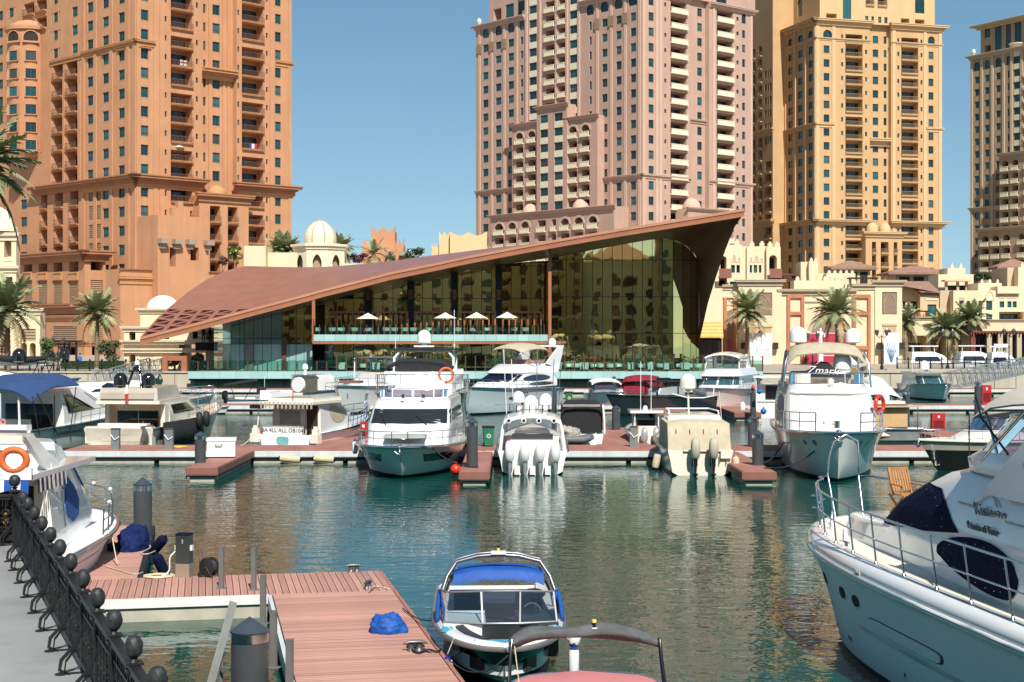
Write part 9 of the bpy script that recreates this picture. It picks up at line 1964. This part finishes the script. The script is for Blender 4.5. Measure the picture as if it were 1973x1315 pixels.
def pink_boat():
 PK=pm('faded_pink_cover',(.56,.20,.20),.6,var=.06,scale=2);h=92;s=Boat('boat with faded pink deck and rolled grey bimini on black frame at the bottom edge',(1.30,17.2),h,6.6,2.5,1.0,.85,'open_boat','boat',hull=GEL,boot=ANTIB,full=7,q=.35,rake=.03);ts=[k/30 for k in range(31)]
 b=MB();b.grid([[s.S(t,0,1)+Vector((0,0,.01))for t in ts],[Vector((6.6*t*.985,s.half(t)*.8,s.zs(t)+.05))for t in ts],[Vector((6.6*t*.98,-s.half(t)*.8,s.zs(t)+.05))for t in ts],[s.S(t,0,-1)+Vector((0,0,.01))for t in ts]]);s.part(b,'deck_cover',PK,50)
 b=MB();rows=[];n=30
 for i in range(n+1):
  f=i/n;y=1.14*(1-2*f);c=Vector((6.05+.04*sin(7*f),y,1.72-.20*abs(2*f-1)**3.5+.015*sin(13*f)));ry=.13+.02*sin(f*17)+.015*sin(f*31);rz=(.105+.02*sin(f*11+1))*(1-.35*abs(2*f-1)**6)
  rows.append([c+Vector((ry*cos(a),0,rz*sin(a)*(1.0 if sin(a)>0 else .8)-.02*sin(a*3+f*9)))for a in[2*pi*j/14 for j in range(14)]])
 b.grid(rows,0,True);b.face(rows[0]);b.face(rows[-1]);s.part(b,'rolled_bimini',CANG,60)
 for y,dx in((1.10,.0),(-1.10,0)):
  for e in(0,.09):s.tube([(6.05-e,y-.01,1.62),(5.95-e*1.6,y*1.02,1.35),(5.75-e*2.5,y*1.04,.98)],.022,BLACKH,'bimini_frame')
 s.tube([(6.0,1.06,1.6),(5.6,1.0,1.05)],.008,ROPE,'tie_rope');b=MB();b.tube([(6.06+.06*cos(a),1.05,1.45+.05*sin(a))for a in[k*.7 for k in range(12)]],.012,5);s.part(b,'rope_knot',ROPE,60)
 s.tube([(5.95,-.13,1.80),(5.95,-.13,1.88)],.028,BLACKH,'navigation_light');s.tube([(5.95,-.13,1.88),(5.95,-.13,1.925)],.034,pm('nav_light',(.7,.6,.2),.3),'light_cap');s.tube([(5.95,-.13,1.79),(5.95,-.13,1.81)],.06,GEL,'light_base')
pink_boat()
def awning_boat():
 h=90;L=9.0;bow=Vector((-11.8,42.6));pos=bow-Vector((cos(radians(h)),sin(radians(h))))*L
 s=Boat('white flybridge boat with blue striped awning and blue window covers behind the iron railing',pos,h,L,3.3,1.42,1.15,hull=MATS['near_gelcoat'],boot=GREYH,full=2.4,q=.6,rake=.09);s.deck(1.3,.7);z0=1.2
 s.t.scale=(1,1.18,1);lv=[(1.2,1.3,7.4,1.3,.9,1.8),(1.75,1.3,7.2,1.28,.92,1.7),(2.35,1.3,6.3,1.22,.9,1.5),(2.85,1.2,5.6,1.18,.85,1.3),(3.0,.9,5.4,1.22,.85,1.3)]
 S=s.stack(lv,'cabin',GEL,7,True,45);f=side_fn(S,lv);s.box(1.2,1.29,-1.0,1.05,.75,2.75,'cabin_opening',DARKIN)
 for y in(-1.06,1.1):s.box(1.1,1.25,y-.09,y+.09,.75,2.8,'door_jamb',CREAMG)
 BC=pm('royal_blue_canvas',(.012,.075,.26),.8,var=.25,scale=3,bump=.02,bscale=6)
 Q=[(4.75,2.1),(4.4,2.45),(3.8,2.72),(3.35,2.55),(3.05,2.2),(3.15,1.85),(3.7,1.66),(4.4,1.75)];cx,cz=3.85,2.2;b=MB();P=[]
 for i,p in enumerate(Q):q=Q[(i+1)%8];P+=[(p[0]+(q[0]-p[0])*k/4,p[1]+(q[1]-p[1])*k/4)for k in range(4)]
 rows=[[f(cx+(x-cx)*sc,cz+(z-cz)*sc,-1)+Vector((0,-.03,0))for x,z in P]for sc in(1,.7,.4,.02)];b.grid([[p+Vector((0,.04,0))for p in rows[0]]]+rows,0,True);s.part(b,'side_window_cover',BC,60)
 s.patch(S,S.mid+.4,S.mid+5.2,1.9,3.4,BC,'windscreen_cover','round',.03);s.patch(S,S.mid-5.2,S.mid+.2,1.9,3.4,BC,'windscreen_cover','round',.03)
 s.box(-.1,5.0,-1.25,1.25,3.0,3.12,'flybridge_floor',GEL)
 C=s.stack([(3.12,1.5,5.2,1.22,.8,1.2),(3.45,1.5,4.8,1.15,.75,1.1)],'flybridge_coaming',GEL,7,False);C2=s.stack([(3.45,2.6,4.7,1.0,.7,1.),(3.62,2.9,4.3,.9,.65,.9)],'flybridge_screen',PALEB,7)
 s.box(-.15,-.05,-1.25,1.25,3.02,3.28,'awning_box',GEL);W_=[BLUE,GEL];b=MB();n=16
 for k in range(n):
  y0,y1=-1.2+2.4*k/n,-1.2+2.4*(k+1)/n;ph=lambda y:2.72+.07*abs(sin((y+1.2)/2.4*pi*n/4));b.face([(-.14,y0,3.02),(-.14,y1,3.02),(-.17,y1,ph(y1)),(-.17,(y0+y1)/2,ph((y0+y1)/2)),(-.17,y0,ph(y0))],k%2)
 b.build('striped_valance',W_,s.t)
 b=MB()
 for k in range(14):x=.2+.16*k;b.face([(x,-1.27,3.0),(x+.09,-1.27,3.0),(x+.04,-1.3,2.7+.01*(k%3)),(x-.05,-1.3,2.7)],k%2)
 b.build('side_valance',[NAVY,GEL],s.t)
 for sd in(1,-1):b=MB();b.ext([(1.2,sd*1.2,3.12),(2.2,sd*1.2,3.12),(.5,sd*1.12,3.95),(-.1,sd*1.12,3.95)],(0,-.1*sd,0));s.part(b,'flybridge_wing',GEL)
 s.box(-.2,.6,-1.1,1.1,3.85,3.98,'rear_arch',CREAMG);s.ring((-.1,-.92,3.44),.23,RINGO,(1,0,0),'life_ring',.07);s.tube([(-.05,-.2,3.78),(-.05,-1.15,3.78),(-.05,-1.15,3.2)],.012,STEEL,'ring_bracket')
 for q in(0.6,2.2):s.ring((-.1,-.75,3.42),.335,GEL,(1,0,0),'ring_band',.02)if 0 else None
 text_part('lettering','BLUE',.13,pm('grey_letters',(.12,.13,.14),.4),s.t,(2.3,-1.24,2.62),(pi/2,0,0),.004);s.tube([f(2.6,2.5,-1)+Vector((0,-.05,0)),f(2.5,1.7,-1)+Vector((0,-.05,0))],.02,STEEL,'grab_rail')
 s.rail(.52,.62,6,.12,.02,True,.98);
 for t in(.6,.85,.97):
  p=s.S(t,0,-1);b=MB();b.lathe([(.05*sin(pi*k/6),.05-.05*cos(pi*k/6))for k in range(7)],(p.x+.25*.62*t,-(abs(p.y)-.12),p.z+.62),8);s.part(b,'rail_knob',GEL,60)
 for a,c in((.30,.34),(.62,.66)):s.hpatch(.1,.97,a,c,-1,GREYH,'hull_line','rect',.012)
 s.box(-.7,0,-1.5,1.5,.25,.35,'swim_platform',GEL)
 rope('pale mooring rope from the awning boat over its fender to the finger dock',sag((-9.9,38.5,1.25),(-9.6,37.9,.55),.05),.014,ROPE)
awning_boat()
